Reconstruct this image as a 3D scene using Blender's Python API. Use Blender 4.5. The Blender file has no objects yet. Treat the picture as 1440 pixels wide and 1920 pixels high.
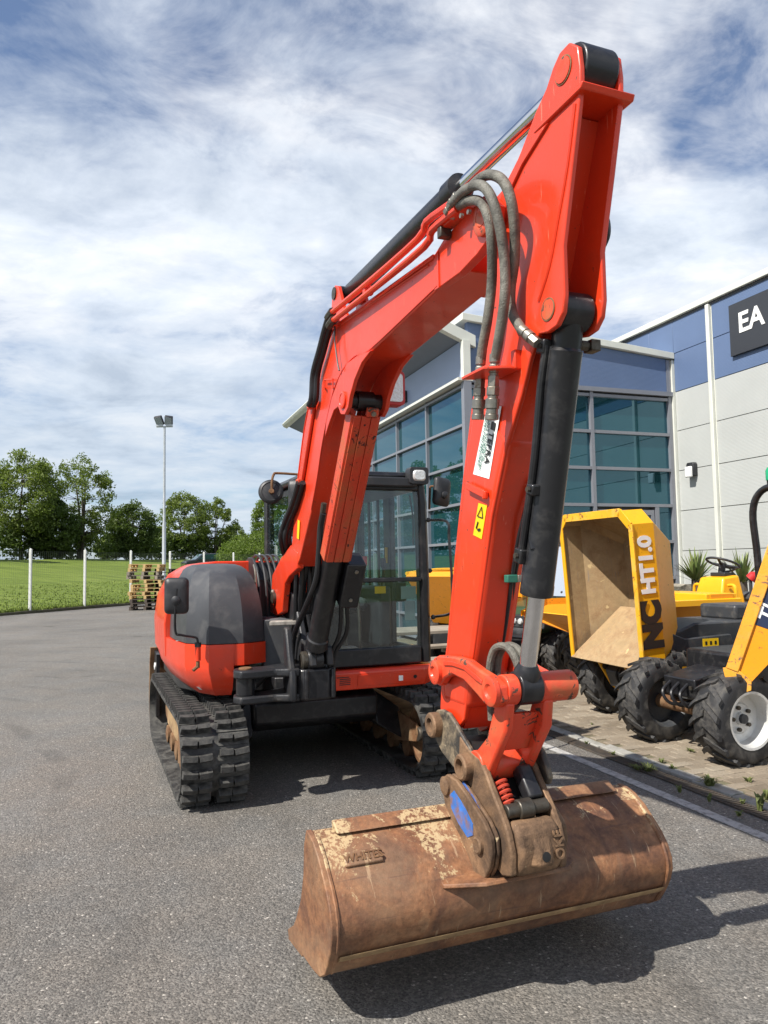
import bpy, bmesh, math, random
from mathutils import Vector, Matrix
R = math.radians
S = bpy.context.scene
C = S.collection
random.seed(7)

# ------------------------------------------------------------------ camera
FPX, HORIZON, EYE, TILT = 1410.0, 1060.0, 1.6, 0.016
_roll = math.atan(TILT)
_th = math.atan((HORIZON - 960) * math.cos(_roll) / FPX)
_fwd = Vector((0, math.cos(_th), math.sin(_th)))
_up0 = Vector((0, -math.sin(_th), math.cos(_th)))
_r0 = Vector((1, 0, 0))
_c, _s = math.cos(_roll), math.sin(_roll)
_right = _c * _r0 - _s * _up0
_up = _s * _r0 + _c * _up0
CAMP = Vector((0, 0, EYE))
cam = bpy.data.cameras.new('camera')
camo = bpy.data.objects.new('camera', cam)
C.objects.link(camo)
m = Matrix((_right, _up, -_fwd)).transposed().to_4x4()
m.translation = CAMP
camo.matrix_world = m
cam.sensor_fit = 'VERTICAL'
cam.sensor_height = 24.0
cam.lens = 24.0 * FPX / 1920.0
cam.clip_start = 0.05
cam.clip_end = 2000
S.camera = camo

def ray(px, py):
    return _right * ((px - 720) / FPX) - _up * ((py - 960) / FPX) + _fwd
def ground(px, py, z=0.0):
    r = ray(px, py)
    return CAMP + r * ((z - EYE) / r.z)
def atdepth(px, py, y):
    r = ray(px, py)
    return CAMP + r * (y / r.y)

# ------------------------------------------------------------------ sun, sky, exposure
SUN_EL = R(50)
SUN_DIR = Vector((-0.789 * math.cos(SUN_EL), -0.615 * math.cos(SUN_EL), math.sin(SUN_EL)))   # towards the sun
sl = bpy.data.lights.new('sun', 'SUN')
sl.energy = 4.9
sl.angle = R(0.6)
sl.color = (1.0, 0.95, 0.87)
so = bpy.data.objects.new('sun', sl)
so.rotation_euler = (-SUN_DIR).to_track_quat('-Z', 'Y').to_euler()
so.location = SUN_DIR * 60
C.objects.link(so)

w = bpy.data.worlds.new('World')
S.world = w
w.use_nodes = True
nt = w.node_tree
nt.nodes.clear()
def N(t, typ, **kw):
    n = t.nodes.new(typ)
    for k, v in kw.items():
        setattr(n, k, v)
    return n
def ramp(t, stops, interp='LINEAR'):
    n = t.nodes.new('ShaderNodeValToRGB')
    n.color_ramp.interpolation = interp
    e = n.color_ramp.elements
    while len(e) < len(stops):
        e.new(0.5)
    for i, (p, c) in enumerate(stops):
        e[i].position = p
        e[i].color = (c, c, c, 1) if not isinstance(c, (tuple, list)) else (*c[:3], 1)
    return n
def mth(t, op, a, b=None, clamp=False):
    n = t.nodes.new('ShaderNodeMath')
    n.operation = op
    n.use_clamp = clamp
    for i, v in enumerate((a, b)):
        if v is None: continue
        if isinstance(v, (int, float)): n.inputs[i].default_value = v
        else: t.links.new(v, n.inputs[i])
    return n.outputs[0]
def mixc(t, fac, a, b, blend='MIX'):
    n = t.nodes.new('ShaderNodeMix')
    n.data_type = 'RGBA'
    n.blend_type = blend
    for sock, v in ((n.inputs[0], fac), (n.inputs[6], a), (n.inputs[7], b)):
        if isinstance(v, (int, float)): sock.default_value = v
        elif isinstance(v, (tuple, list)): sock.default_value = (*v[:3], 1)
        else: t.links.new(v, sock)
    return n.outputs[2]
sky = N(nt, 'ShaderNodeTexSky', sky_type='NISHITA', sun_disc=False)
sky.sun_elevation = SUN_EL
sky.sun_rotation = math.atan2(SUN_DIR.x, SUN_DIR.y)
sky.air_density = 1.0
sky.dust_density = 0.6
sky.ozone_density = 1.6
tc = N(nt, 'ShaderNodeTexCoord')
sep = N(nt, 'ShaderNodeSeparateXYZ')
nt.links.new(tc.outputs['Generated'], sep.inputs[0])
zc = mth(nt, 'MAXIMUM', sep.outputs[2], 0.02)
den = mth(nt, 'ADD', zc, 0.16)
cmb = N(nt, 'ShaderNodeCombineXYZ')
nt.links.new(mth(nt, 'DIVIDE', sep.outputs[0], den), cmb.inputs[0])
nt.links.new(mth(nt, 'DIVIDE', sep.outputs[1], den), cmb.inputs[1])
mp = N(nt, 'ShaderNodeMapping')
mp.inputs['Rotation'].default_value = (0, 0, R(-35))
mp.inputs['Scale'].default_value = (0.95, 1.1, 1)
mp.inputs['Location'].default_value = (2.55, 0.5, 0.0)
nt.links.new(cmb.outputs[0], mp.inputs[0])
def wnoise(scale, detail, rough, dist, loc=None):
    n = N(nt, 'ShaderNodeTexNoise')
    n.inputs['Scale'].default_value = scale
    n.inputs['Detail'].default_value = detail
    n.inputs['Roughness'].default_value = rough
    n.inputs['Distortion'].default_value = dist
    nt.links.new(mp.outputs[0], n.inputs['Vector'])
    return n.outputs[0]
big = wnoise(1.05, 6, 0.6, 0.25)
fine = wnoise(4.4, 10, 0.66, 0.5)
cover = mth(nt, 'ADD', mth(nt, 'MULTIPLY', big, 0.72), mth(nt, 'MULTIPLY', fine, 0.28))
cover = mth(nt, 'SUBTRACT', cover, mth(nt, 'MULTIPLY', mth(nt, 'MAXIMUM', mth(nt, 'SUBTRACT', sep.outputs[2], 0.34), 0.0), 0.42))
cov = ramp(nt, [(0.335, 0.06), (0.405, 0.45), (0.465, 0.78), (0.54, 0.96)], 'LINEAR')
nt.links.new(cover, cov.inputs[0])
shade = ramp(nt, [(0.32, (0.58, 0.65, 0.75)), (0.46, (0.80, 0.86, 0.94)), (0.60, (0.98, 0.995, 1.02))])
nt.links.new(wnoise(1.9, 9, 0.6, 0.3), shade.inputs[0])
low = ramp(nt, [(0.0, (0.64, 0.71, 0.78)), (0.16, (0.72, 0.77, 0.82)), (0.34, (0.98, 0.99, 1.0)), (0.55, (1, 1, 1))])
nt.links.new(sep.outputs[2], low.inputs[0])
ccol = mixc(nt, 1.0, shade.outputs[0], low.outputs[0], 'MULTIPLY')
CLOUD = 10.3
cl = N(nt, 'ShaderNodeVectorMath', operation='SCALE')
cl.inputs['Scale'].default_value = CLOUD
nt.links.new(ccol, cl.inputs[0])
skm = mixc(nt, 1.0, sky.outputs[0], (0.98, 1.08, 1.22), 'MULTIPLY')
final = mixc(nt, cov.outputs[0], skm, cl.outputs[0])
bg = N(nt, 'ShaderNodeBackground')
bg.inputs['Strength'].default_value = 0.074
nt.links.new(final, bg.inputs[0])
wo = N(nt, 'ShaderNodeOutputWorld')
nt.links.new(bg.outputs[0], wo.inputs[0])

vs = S.view_settings
vs.view_transform = 'Standard'
vs.look = 'None'
vs.exposure = 0.56
vs.gamma = 1.0
vs.use_curve_mapping = False

# ------------------------------------------------------------------ object helpers
def tag(o, label=None, cat=None, group=None, kind=None):
    if label: o['label'] = label
    if cat: o['category'] = cat
    if group: o['group'] = group
    if kind: o['kind'] = kind
    return o
def empty(name, loc=(0, 0, 0), rz=0.0, parent=None):
    o = bpy.data.objects.new(name, None)
    o.empty_display_size = 0.2
    C.objects.link(o)
    o.location = loc
    o.rotation_euler = (0, 0, rz)
    if parent: o.parent = parent
    return o
def copy_tree(o, parent=None):
    c = o.copy()
    C.objects.link(c)
    c.parent = parent
    for ch in list(o.children):
        copy_tree(ch, c)
    return c
def ax(axis, p, q, a):
    return {'l': (p, a, q), 'z': (p, q, a), 'f': (a, p, q)}[axis]
def catmull(pts, n=6):
    P = [Vector(p) for p in pts]
    if len(P) < 3: return P
    out = []
    for i in range(len(P) - 1):
        p0 = P[i - 1] if i else P[0] * 2 - P[1]
        p1, p2 = P[i], P[i + 1]
        p3 = P[i + 2] if i + 2 < len(P) else P[-1] * 2 - P[-2]
        for k in range(n):
            t = k / n
            out.append(0.5 * ((2 * p1) + (p2 - p0) * t + (2 * p0 - 5 * p1 + 4 * p2 - p3) * t * t + (3 * p1 - p0 - 3 * p2 + p3) * t ** 3))
    out.append(P[-1])
    return out
class MB:
    def __init__(s):
        s.v, s.f = [], []
    def add(s, vs, fs):
        b = len(s.v)
        s.v += [tuple(x) for x in vs]
        s.f += [tuple(b + i for i in f) for f in fs]
        return s
    def prism(s, poly, a0, a1, axis='l'):
        n = len(poly)
        return s.add([ax(axis, p[0], p[1], a0) for p in poly] + [ax(axis, p[0], p[1], a1) for p in poly],
                     [tuple(range(n))] + [tuple(range(2 * n - 1, n - 1, -1))] + [(i, (i + 1) % n, n + (i + 1) % n, n + i) for i in range(n)])
    def box(s, c, d, rot=None):
        c = Vector(c)
        q = [Vector((x * d[0] / 2, y * d[1] / 2, z * d[2] / 2)) for x in (-1, 1) for y in (-1, 1) for z in (-1, 1)]
        if rot is not None: q = [rot @ p for p in q]
        return s.add([c + p for p in q], [(0, 1, 3, 2), (4, 6, 7, 5), (0, 4, 5, 1), (2, 3, 7, 6), (0, 2, 6, 4), (1, 5, 7, 3)])
    def ring(s, c, u, w, r, n):
        return [c + (u * math.cos(2 * math.pi * i / n) + w * math.sin(2 * math.pi * i / n)) * r for i in range(n)]
    def lathe(s, prof, o, axis, n=24, cap=True):
        o = Vector(o); a = Vector(axis).normalized()
        u = a.orthogonal().normalized(); w = a.cross(u)
        vs = []
        for r, h in prof: vs += s.ring(o + a * h, u, w, max(r, 1e-4), n)
        fs = []
        for k in range(len(prof) - 1):
            for i in range(n):
                j = (i + 1) % n
                fs.append((k * n + i, k * n + j, (k + 1) * n + j, (k + 1) * n + i))
        if cap: fs += [tuple(range(n - 1, -1, -1)), tuple(range((len(prof) - 1) * n, len(prof) * n))]
        return s.add(vs, fs)
    def cyl(s, p0, p1, r0, r1=None, n=16):
        p0, p1 = Vector(p0), Vector(p1)
        return s.lathe([(r0, 0), (r0 if r1 is None else r1, (p1 - p0).length)], p0, p1 - p0, n)
    def tube(s, pts, r, n=8, smooth=6, closed=False):
        P = catmull(pts, smooth) if smooth else [Vector(p) for p in pts]
        m = len(P)
        rr = r if callable(r) else (lambda t: r)
        u = None; vs = []
        for i in range(m):
            t = (P[min(i + 1, m - 1)] - P[max(i - 1, 0)]).normalized()
            if u is None: u = t.orthogonal().normalized()
            u = (u - t * u.dot(t)).normalized()
            vs += s.ring(P[i], u, t.cross(u), rr(i / (m - 1)), n)
        fs = [(k * n + i, k * n + (i + 1) % n, (k + 1) * n + (i + 1) % n, (k + 1) * n + i) for k in range(m - 1) for i in range(n)]
        fs += [tuple(range(n - 1, -1, -1)), tuple(range((m - 1) * n, m * n))]
        return s.add(vs, fs)
    def plate(s, pts, thick):
        P = [Vector(p) for p in pts]
        nrm = (P[1] - P[0]).cross(P[2] - P[0]).normalized() * thick
        n = len(P)
        return s.add(P + [p + nrm for p in P], [tuple(range(n))] + [tuple(range(2 * n - 1, n - 1, -1))] + [(i, (i + 1) % n, n + (i + 1) % n, n + i) for i in range(n)])
    def loft(s, rows, closed=False, caps=False):
        m, n = len(rows), len(rows[0])
        vs = [p for r in rows for p in r]
        fs = []
        for k in range(m - 1):
            for i in range(n if closed else n - 1):
                j = (i + 1) % n
                fs.append((k * n + i, k * n + j, (k + 1) * n + j, (k + 1) * n + i))
        if caps: fs += [tuple(range(n - 1, -1, -1)), tuple(range((m - 1) * n, m * n))]
        return s.add(vs, fs)
    def mesh(s, name, mat, smooth=True, angle=35, recalc=True):
        me = bpy.data.meshes.new(name)
        me.from_pydata(s.v, [], s.f)
        if recalc:
            bm = bmesh.new(); bm.from_mesh(me)
            bmesh.ops.recalc_face_normals(bm, faces=bm.faces)
            bm.to_mesh(me); bm.free()
        if mat is not None: me.materials.append(mat)
        if smooth:
            me.polygons.foreach_set('use_smooth', [True] * len(me.polygons))
            me.set_sharp_from_angle(angle=R(angle))
        me.update()
        return me
    def build(s, name, mat, parent=None, bevel=0.0, smooth=True, angle=35, recalc=True, seg=2):
        o = bpy.data.objects.new(name, s.mesh(name, mat, smooth, angle, recalc))
        C.objects.link(o)
        if parent: o.parent = parent
        if bevel:
            b = o.modifiers.new('bevel', 'BEVEL')
            b.width = bevel; b.segments = seg; b.limit_method = 'ANGLE'; b.angle_limit = R(32)
            b.harden_normals = False
        return o
def inst(name, me, parent=None, mw=None):
    o = bpy.data.objects.new(name, me)
    C.objects.link(o)
    if parent: o.parent = parent
    if mw is not None: o.matrix_local = mw
    return o
def text_obj(name, txt, size, mat, parent, mw, depth=0.002, bold=0.0, shear=0.0, squash=1.0):
    cu = bpy.data.curves.new(name, 'FONT')
    cu.body = txt; cu.size = size; cu.extrude = depth; cu.offset = bold; cu.shear = shear
    cu.align_x = 'CENTER'; cu.align_y = 'CENTER'
    cu.resolution_u = 3
    tmp = bpy.data.objects.new(name, cu)
    C.objects.link(tmp)
    dg = bpy.context.evaluated_depsgraph_get()
    me = bpy.data.meshes.new_from_object(tmp.evaluated_get(dg))
    bpy.data.objects.remove(tmp)
    if squash != 1.0:
        for v in me.vertices: v.co.x *= squash
    me.materials.clear(); me.materials.append(mat)
    o = bpy.data.objects.new(name, me)
    C.objects.link(o)
    o.parent = parent
    o.matrix_local = mw
    return o
def frame(o, x, y):
    x = Vector(x).normalized(); y = Vector(y); y = (y - x * y.dot(x)).normalized()
    z = x.cross(y)
    mt = Matrix((x, y, z)).transposed().to_4x4()
    mt.translation = Vector(o)
    return mt

# ------------------------------------------------------------------ materials
def pmat(name, c, rough=0.5, metal=0.0, spec=0.5, coat=0.0, var=0.0, vscale=4.0, bump=0.0, bscale=60.0, dirt=None, chips=None, trans=0.0, ior=1.45, alpha=1.0, rvar=0.0, scratch=None):
    """dirt=(colour, amount 0..1, scale); chips=(colour, amount, scale)"""
    m = bpy.data.materials.new(name)
    m.use_nodes = True
    t = m.node_tree
    b = t.nodes['Principled BSDF']
    b.inputs['Base Color'].default_value = (*c, 1)
    b.inputs['Roughness'].default_value = rough
    b.inputs['Metallic'].default_value = metal
    b.inputs['Specular IOR Level'].default_value = spec
    b.inputs['Coat Weight'].default_value = coat
    b.inputs['Coat Roughness'].default_value = 0.08
    b.inputs['Transmission Weight'].default_value = trans
    b.inputs['IOR'].default_value = ior
    b.inputs['Alpha'].default_value = alpha
    co = N(t, 'ShaderNodeTexCoord').outputs['Object']
    def noise(sc, det=4, ro=0.6, dist=0.0, v=co):
        n = N(t, 'ShaderNodeTexNoise')
        n.inputs['Scale'].default_value = sc; n.inputs['Detail'].default_value = det
        n.inputs['Roughness'].default_value = ro; n.inputs['Distortion'].default_value = dist
        t.links.new(v, n.inputs['Vector'])
        return n.outputs[0]
    col = None
    if var:
        rp = ramp(t, [(0.3, 1 - var), (0.7, 1 + var)])
        t.links.new(noise(vscale, 5), rp.inputs[0])
        col = mixc(t, 1.0, c, rp.outputs[0], 'MULTIPLY')
    rsock = None
    if dirt:
        rp = ramp(t, [(0.62 - 0.35 * dirt[1], 0.0), (0.82 - 0.30 * dirt[1], dirt[3] if len(dirt) > 3 else 0.85)])
        t.links.new(noise(dirt[2], 8, 0.65, 0.3), rp.inputs[0])
        col = mixc(t, rp.outputs[0], col if col is not None else c, dirt[0])
        rsock = mixc(t, rp.outputs[0], (rough,) * 3, (min(1, rough + 0.35),) * 3)
    if chips:
        rp = ramp(t, [(0.725 - 0.14 * chips[1], 0.0), (0.745 - 0.14 * chips[1], 1.0)])
        t.links.new(noise(chips[2], 7, 0.7, 0.6), rp.inputs[0])
        col = mixc(t, rp.outputs[0], col if col is not None else c, chips[0])
        rsock = mixc(t, rp.outputs[0], rsock if rsock is not None else (rough,) * 3, (0.85,) * 3)
    if scratch:
        mp_ = N(t, 'ShaderNodeMapping'); mp_.inputs['Scale'].default_value = scratch[2]; mp_.inputs['Rotation'].default_value = (0.3, 0.4, 0.2)
        t.links.new(co, mp_.inputs[0])
        rp = ramp(t, [(0.70 - 0.1 * scratch[1], 0.0), (0.74 - 0.1 * scratch[1], 0.55)])
        t.links.new(noise(scratch[3], 4, 0.6, 0.0, mp_.outputs[0]), rp.inputs[0])
        col = mixc(t, rp.outputs[0], col if col is not None else c, scratch[0])
    if col is not None: t.links.new(col, b.inputs['Base Color'])
    if rvar:
        rp = ramp(t, [(0.3, max(0, rough - rvar)), (0.7, min(1, rough + rvar))])
        t.links.new(noise(vscale * 2.3, 5), rp.inputs[0])
        if rsock is None: rsock = rp.outputs[0]
    if rsock is not None: t.links.new(rsock, b.inputs['Roughness'])
    if bump:
        bp = N(t, 'ShaderNodeBump')
        bp.inputs['Strength'].default_value = bump
        bp.inputs['Distance'].default_value = 0.01
        t.links.new(noise(bscale, 6), bp.inputs['Height'])
        t.links.new(bp.outputs[0], b.inputs['Normal'])
    return m
M = {}
DUST = (0.22, 0.19, 0.15)
M['red'] = pmat('red_paint', (0.70, 0.043, 0.010), 0.33, coat=0.28, var=0.09, vscale=2.0, dirt=((0.40, 0.060, 0.035), 0.42, 3.0, 0.45), chips=((0.07, 0.038, 0.026), 0.46, 26.0), bump=0.05, bscale=90, rvar=0.08, scratch=((0.80, 0.22, 0.14), 0.35, (6, 6, 0.5), 14))
M['red_worn'] = pmat('worn_red_paint', (0.68, 0.060, 0.022), 0.42, coat=0.2, var=0.08, vscale=6.0, dirt=((0.30, 0.14, 0.05), 0.45, 9.0, 0.6), chips=((0.075, 0.05, 0.035), 0.95, 15.0), bump=0.12, bscale=70)
M['red_streak'] = pmat('scraped_red_paint', (0.60, 0.050, 0.018), 0.38, coat=0.2, var=0.10, vscale=5, dirt=((0.36, 0.10, 0.03), 0.5, 5.0, 0.7), chips=((0.03, 0.012, 0.01), 0.85, 16.0), bump=0.06, scratch=((0.05, 0.02, 0.015), 0.7, (8, 8, 0.7), 10))
M['black_paint'] = pmat('black_paint', (0.012, 0.012, 0.014), 0.36, coat=0.1, var=0.25, vscale=6, dirt=((0.08, 0.075, 0.07), 0.35, 14.0, 0.35), bump=0.04)
M['black_plastic'] = pmat('black_plastic', (0.024, 0.025, 0.028), 0.46, var=0.2, vscale=5, dirt=((0.09, 0.085, 0.08), 0.30, 10.0, 0.4), bump=0.05, bscale=220)
M['cover'] = pmat('weathered_grey_plastic', (0.045, 0.047, 0.052), 0.46, var=0.18, vscale=3, dirt=((0.15, 0.145, 0.14), 0.38, 7.0, 0.30), bump=0.05, bscale=260, chips=((0.25, 0.25, 0.24), 0.03, 40))
M['cast'] = pmat('dark_cast_steel', (0.020, 0.021, 0.024), 0.45, 0.1, var=0.25, vscale=8, dirt=((0.10, 0.08, 0.06), 0.30, 8.0, 0.4), bump=0.15, bscale=80)
M['hose'] = pmat('black_hose', (0.016, 0.016, 0.018), 0.42, var=0.2, vscale=9, bump=0.08, bscale=200)
M['wrap'] = pmat('grey_hose_wrap', (0.16, 0.152, 0.125), 0.42, var=0.35, vscale=12, dirt=((0.05, 0.045, 0.04), 0.45, 18, 0.8), bump=0.5, bscale=170)
M['steel'] = pmat('zinc_fitting', (0.33, 0.31, 0.27), 0.38, 0.85, var=0.25, vscale=25, dirt=((0.12, 0.09, 0.05), 0.5, 25, 0.7))
M['dark_steel'] = pmat('dark_fitting', (0.10, 0.09, 0.075), 0.42, 0.7, var=0.3, vscale=25, dirt=((0.06, 0.045, 0.03), 0.5, 25, 0.8))
M['chrome'] = pmat('chromed_rod', (0.70, 0.70, 0.71), 0.07, 1.0, var=0.08, vscale=14, rvar=0.06)
M['rubber'] = pmat('track_rubber', (0.022, 0.022, 0.022), 0.58, var=0.25, vscale=8, dirt=((0.13, 0.125, 0.112), 0.60, 9.0, 0.75), bump=0.25, bscale=120)
M['tyre'] = pmat('tyre_rubber', (0.020, 0.020, 0.021), 0.58, var=0.25, vscale=8, dirt=((0.13, 0.12, 0.105), 0.45, 10.0, 0.7), bump=0.2, bscale=120)
M['rust_mud'] = pmat('rusty_steel', (0.17, 0.085, 0.040), 0.75, 0.2, var=0.35, vscale=7, dirt=((0.30, 0.20, 0.11), 0.5, 6.0, 0.8), chips=((0.05, 0.03, 0.02), 0.5, 18), bump=0.4, bscale=60)
M['tan_steel'] = pmat('muddy_track_frame', (0.36, 0.24, 0.12), 0.8, var=0.3, vscale=6, dirt=((0.16, 0.09, 0.05), 0.5, 7, 0.8), bump=0.3)
M['glass'] = pmat('cab_glass', (0.74, 0.86, 0.85), 0.01, trans=1.0, ior=1.42, spec=0.5)
M['glass_dark'] = pmat('tinted_cab_glass', (0.30, 0.46, 0.50), 0.01, trans=1.0, ior=1.42, spec=0.5)
def thin_glass(name, tint, refl):
    m = bpy.data.materials.new(name); m.use_nodes = True
    t = m.node_tree; t.nodes.clear()
    tr = N(t, 'ShaderNodeBsdfTransparent'); tr.inputs[0].default_value = (*tint, 1)
    gl = N(t, 'ShaderNodeBsdfGlossy'); gl.inputs['Roughness'].default_value = 0.01; gl.inputs[0].default_value = (1, 1, 1, 1)
    lw = N(t, 'ShaderNodeLayerWeight'); fr = mth(t, 'ADD', mth(t, 'MULTIPLY', mth(t, 'POWER', lw.outputs['Facing'], 5.0), 0.9), refl)
    mx = N(t, 'ShaderNodeMixShader'); t.links.new(fr, mx.inputs[0]); t.links.new(tr.outputs[0], mx.inputs[1]); t.links.new(gl.outputs[0], mx.inputs[2])
    o = N(t, 'ShaderNodeOutputMaterial'); t.links.new(mx.outputs[0], o.inputs[0])
    return m
M['glass'] = thin_glass('cab_glass', (0.93, 0.97, 0.97), 0.045)
M['glass_dark'] = thin_glass('tinted_cab_glass', (0.80, 0.90, 0.91), 0.035)
M['lamp_glass'] = pmat('lamp_lens', (0.75, 0.76, 0.74), 0.12, 0.4, spec=0.7, bump=0.6, bscale=70)
M['white'] = pmat('white_paint', (0.78, 0.78, 0.76), 0.45, var=0.06)
M['sticker'] = pmat('white_sticker', (0.80, 0.81, 0.79), 0.35)
M['ink'] = pmat('black_ink', (0.015, 0.015, 0.015), 0.5)
M['green_ink'] = pmat('green_ink', (0.10, 0.25, 0.20), 0.5)
M['yellow_sticker'] = pmat('yellow_sticker', (0.85, 0.55, 0.01), 0.4)
M['blue_paint'] = pmat('worn_blue_paint', (0.025, 0.14, 0.46), 0.5, var=0.3, vscale=14, dirt=((0.20, 0.10, 0.05), 0.55, 20.0, 0.9), chips=((0.19, 0.09, 0.045), 0.75, 18.0), bump=0.2)
M['spring'] = pmat('red_spring', (0.42, 0.05, 0.025), 0.45, chips=((0.05, 0.03, 0.02), 0.6, 30))
M['seat'] = pmat('dark_seat_fabric', (0.07, 0.074, 0.08), 0.85, bump=0.2, bscale=300)
M['grey_plate'] = pmat('grey_plate', (0.085, 0.088, 0.094), 0.5, var=0.15, dirt=((0.16, 0.15, 0.13), 0.4, 10, 0.5))
M['pale_step'] = pmat('scuffed_step', (0.34, 0.31, 0.27), 0.6, var=0.2, dirt=((0.10, 0.08, 0.07), 0.5, 14, 0.8))
M['grey_sheet'] = pmat('grey_green_sheet', (0.16, 0.23, 0.22), 0.5)
M['green_paint'] = pmat('green_clamp', (0.03, 0.16, 0.11), 0.5, var=0.2)
M['red_plastic'] = pmat('red_plastic', (0.5, 0.03, 0.03), 0.4)
# rusty bucket: brown rust with flakes of cream paint left on it
def bucket_mat(name, cream):
    m = bpy.data.materials.new(name); m.use_nodes = True
    t = m.node_tree; b = t.nodes['Principled BSDF']
    co = N(t, 'ShaderNodeTexCoord').outputs['Object']
    def noise(sc, det=6, ro=0.62, dist=0.0, scale=None):
        n = N(t, 'ShaderNodeTexNoise')
        n.inputs['Scale'].default_value = sc; n.inputs['Detail'].default_value = det
        n.inputs['Roughness'].default_value = ro; n.inputs['Distortion'].default_value = dist
        if scale:
            mp = N(t, 'ShaderNodeMapping'); mp.inputs['Scale'].default_value = scale
            t.links.new(co, mp.inputs[0]); t.links.new(mp.outputs[0], n.inputs['Vector'])
        else: t.links.new(co, n.inputs['Vector'])
        return n.outputs[0]
    r1 = ramp(t, [(0.30, (0.070, 0.034, 0.022)), (0.44, (0.150, 0.066, 0.033)), (0.57, (0.240, 0.108, 0.048)), (0.70, (0.36, 0.200, 0.10))])
    t.links.new(noise(4.5, 9, 0.68, 0.6), r1.inputs[0])
    r2 = ramp(t, [(0.35, 0.72), (0.65, 1.25)])
    t.links.new(noise(38, 6, 0.7), r2.inputs[0])
    col = mixc(t, 1.0, r1.outputs[0], r2.outputs[0], 'MULTIPLY')
    streak = ramp(t, [(0.55, 0.0), (0.75, 0.55)])
    t.links.new(noise(9, 5, 0.6, 0.3, (0.5, 3.0, 0.5)), streak.inputs[0])
    col = mixc(t, streak.outputs[0], col, (0.17, 0.10, 0.06))
    dust = ramp(t, [(0.46, 0.0), (0.72, 0.62)])
    t.links.new(noise(2.4, 7, 0.66, 0.5, (1.0, 0.7, 1.6)), dust.inputs[0])
    col = mixc(t, dust.outputs[0], col, (0.33, 0.21, 0.12))
    scr = ramp(t, [(0.63, 0.0), (0.67, 0.5)])
    t.links.new(noise(22, 4, 0.6, 0.0, (2.5, 0.12, 2.5)), scr.inputs[0])
    col = mixc(t, scr.outputs[0], col, (0.10, 0.05, 0.035))
    scr2 = ramp(t, [(0.65, 0.0), (0.68, 0.6)])
    t.links.new(noise(16, 4, 0.6, 0.0, (0.3, 3.0, 0.3)), scr2.inputs[0])
    col = mixc(t, scr2.outputs[0], col, (0.40, 0.27, 0.16))
    if cream:
        # old cream paint clings to the upper shell near the left end and round the hanger plates
        sp = N(t, 'ShaderNodeSeparateXYZ'); t.links.new(co, sp.inputs[0])
        zf = mth(t, 'MULTIPLY', mth(t, 'SUBTRACT', sp.outputs[2], 0.44), 2.2, )
        zf = mth(t, 'MINIMUM', mth(t, 'MAXIMUM', zf, -0.5), 0.34)
        def near(c0, wd, amt):
            d = mth(t, 'ABSOLUTE', mth(t, 'SUBTRACT', sp.outputs[1], c0))
            return mth(t, 'MULTIPLY', mth(t, 'SUBTRACT', 1.0, mth(t, 'MINIMUM', mth(t, 'DIVIDE', d, wd), 1.0)), amt)
        bias = mth(t, 'ADD', near(-0.88, 0.20, 0.30), near(-0.46, 0.17, 0.34))
        bias = mth(t, 'ADD', bias, near(0.50, 0.10, 0.25))
        s = mth(t, 'ADD', mth(t, 'ADD', noise(13, 9, 0.74, 0.5), mth(t, 'MULTIPLY', zf, 0.5)), mth(t, 'MULTIPLY', bias, 0.62))
        cr = ramp(t, [(0.755, 0.0), (0.79, 0.9)])
        t.links.new(s, cr.inputs[0])
        speck = ramp(t, [(0.50, 1.0), (0.58, 0.0)])
        t.links.new(noise(70, 4, 0.6), speck.inputs[0])
        fac = mth(t, 'MULTIPLY', cr.outputs[0], speck.outputs[0])
        col = mixc(t, fac, col, (0.46, 0.345, 0.19))
    t.links.new(col, b.inputs['Base Color'])
    b.inputs['Metallic'].default_value = 0.0
    rr = ramp(t, [(0.3, 0.50), (0.7, 0.80)]); t.links.new(noise(11, 6), rr.inputs[0]); t.links.new(rr.outputs[0], b.inputs['Roughness'])
    bp = N(t, 'ShaderNodeBump'); bp.inputs['Strength'].default_value = 0.45; bp.inputs['Distance'].default_value = 0.006
    t.links.new(noise(45, 8, 0.7), bp.inputs['Height']); t.links.new(bp.outputs[0], b.inputs['Normal'])
    return m
M['bucket'] = bucket_mat('rusty_bucket_steel', True)
M['rust'] = bucket_mat('rusty_steel_plate', False)
M['coupler'] = pmat('brown_cast_steel', (0.235, 0.140, 0.078), 0.62, 0.25, var=0.28, vscale=7, dirt=((0.060, 0.038, 0.026), 0.62, 9.0, 0.85), chips=((0.46, 0.36, 0.22), 0.5, 14), bump=0.4, bscale=90)
M['lever'] = pmat('greasy_dirty_steel', (0.055, 0.050, 0.045), 0.45, 0.3, var=0.3, dirt=((0.36, 0.28, 0.18), 0.55, 12, 0.9), chips=((0.55, 0.47, 0.33), 0.4, 17), bump=0.5, bscale=70)
M['yellow'] = pmat('yellow_paint', (0.82, 0.40, 0.008), 0.42, coat=0.08, var=0.06, vscale=3, dirt=((0.40, 0.20, 0.03), 0.25, 6, 0.4), chips=((0.16, 0.08, 0.03), 0.40, 22), scratch=((0.45, 0.25, 0.05), 0.4, (6, 6, 0.7), 12))
M['yellow_worn'] = pmat('worn_yellow_paint', (0.80, 0.42, 0.02), 0.5, var=0.1, dirt=((0.75, 0.50, 0.16), 0.4, 7, 0.5), chips=((0.26, 0.10, 0.03), 0.95, 15), bump=0.15)
M['orange'] = pmat('orange_paint', (0.80, 0.30, 0.010), 0.42, coat=0.08, var=0.06, vscale=3, dirt=((0.42, 0.17, 0.02), 0.3, 6, 0.4), chips=((0.14, 0.06, 0.03), 0.60, 18), scratch=((0.40, 0.18, 0.04), 0.4, (6, 6, 0.7), 12))
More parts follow.
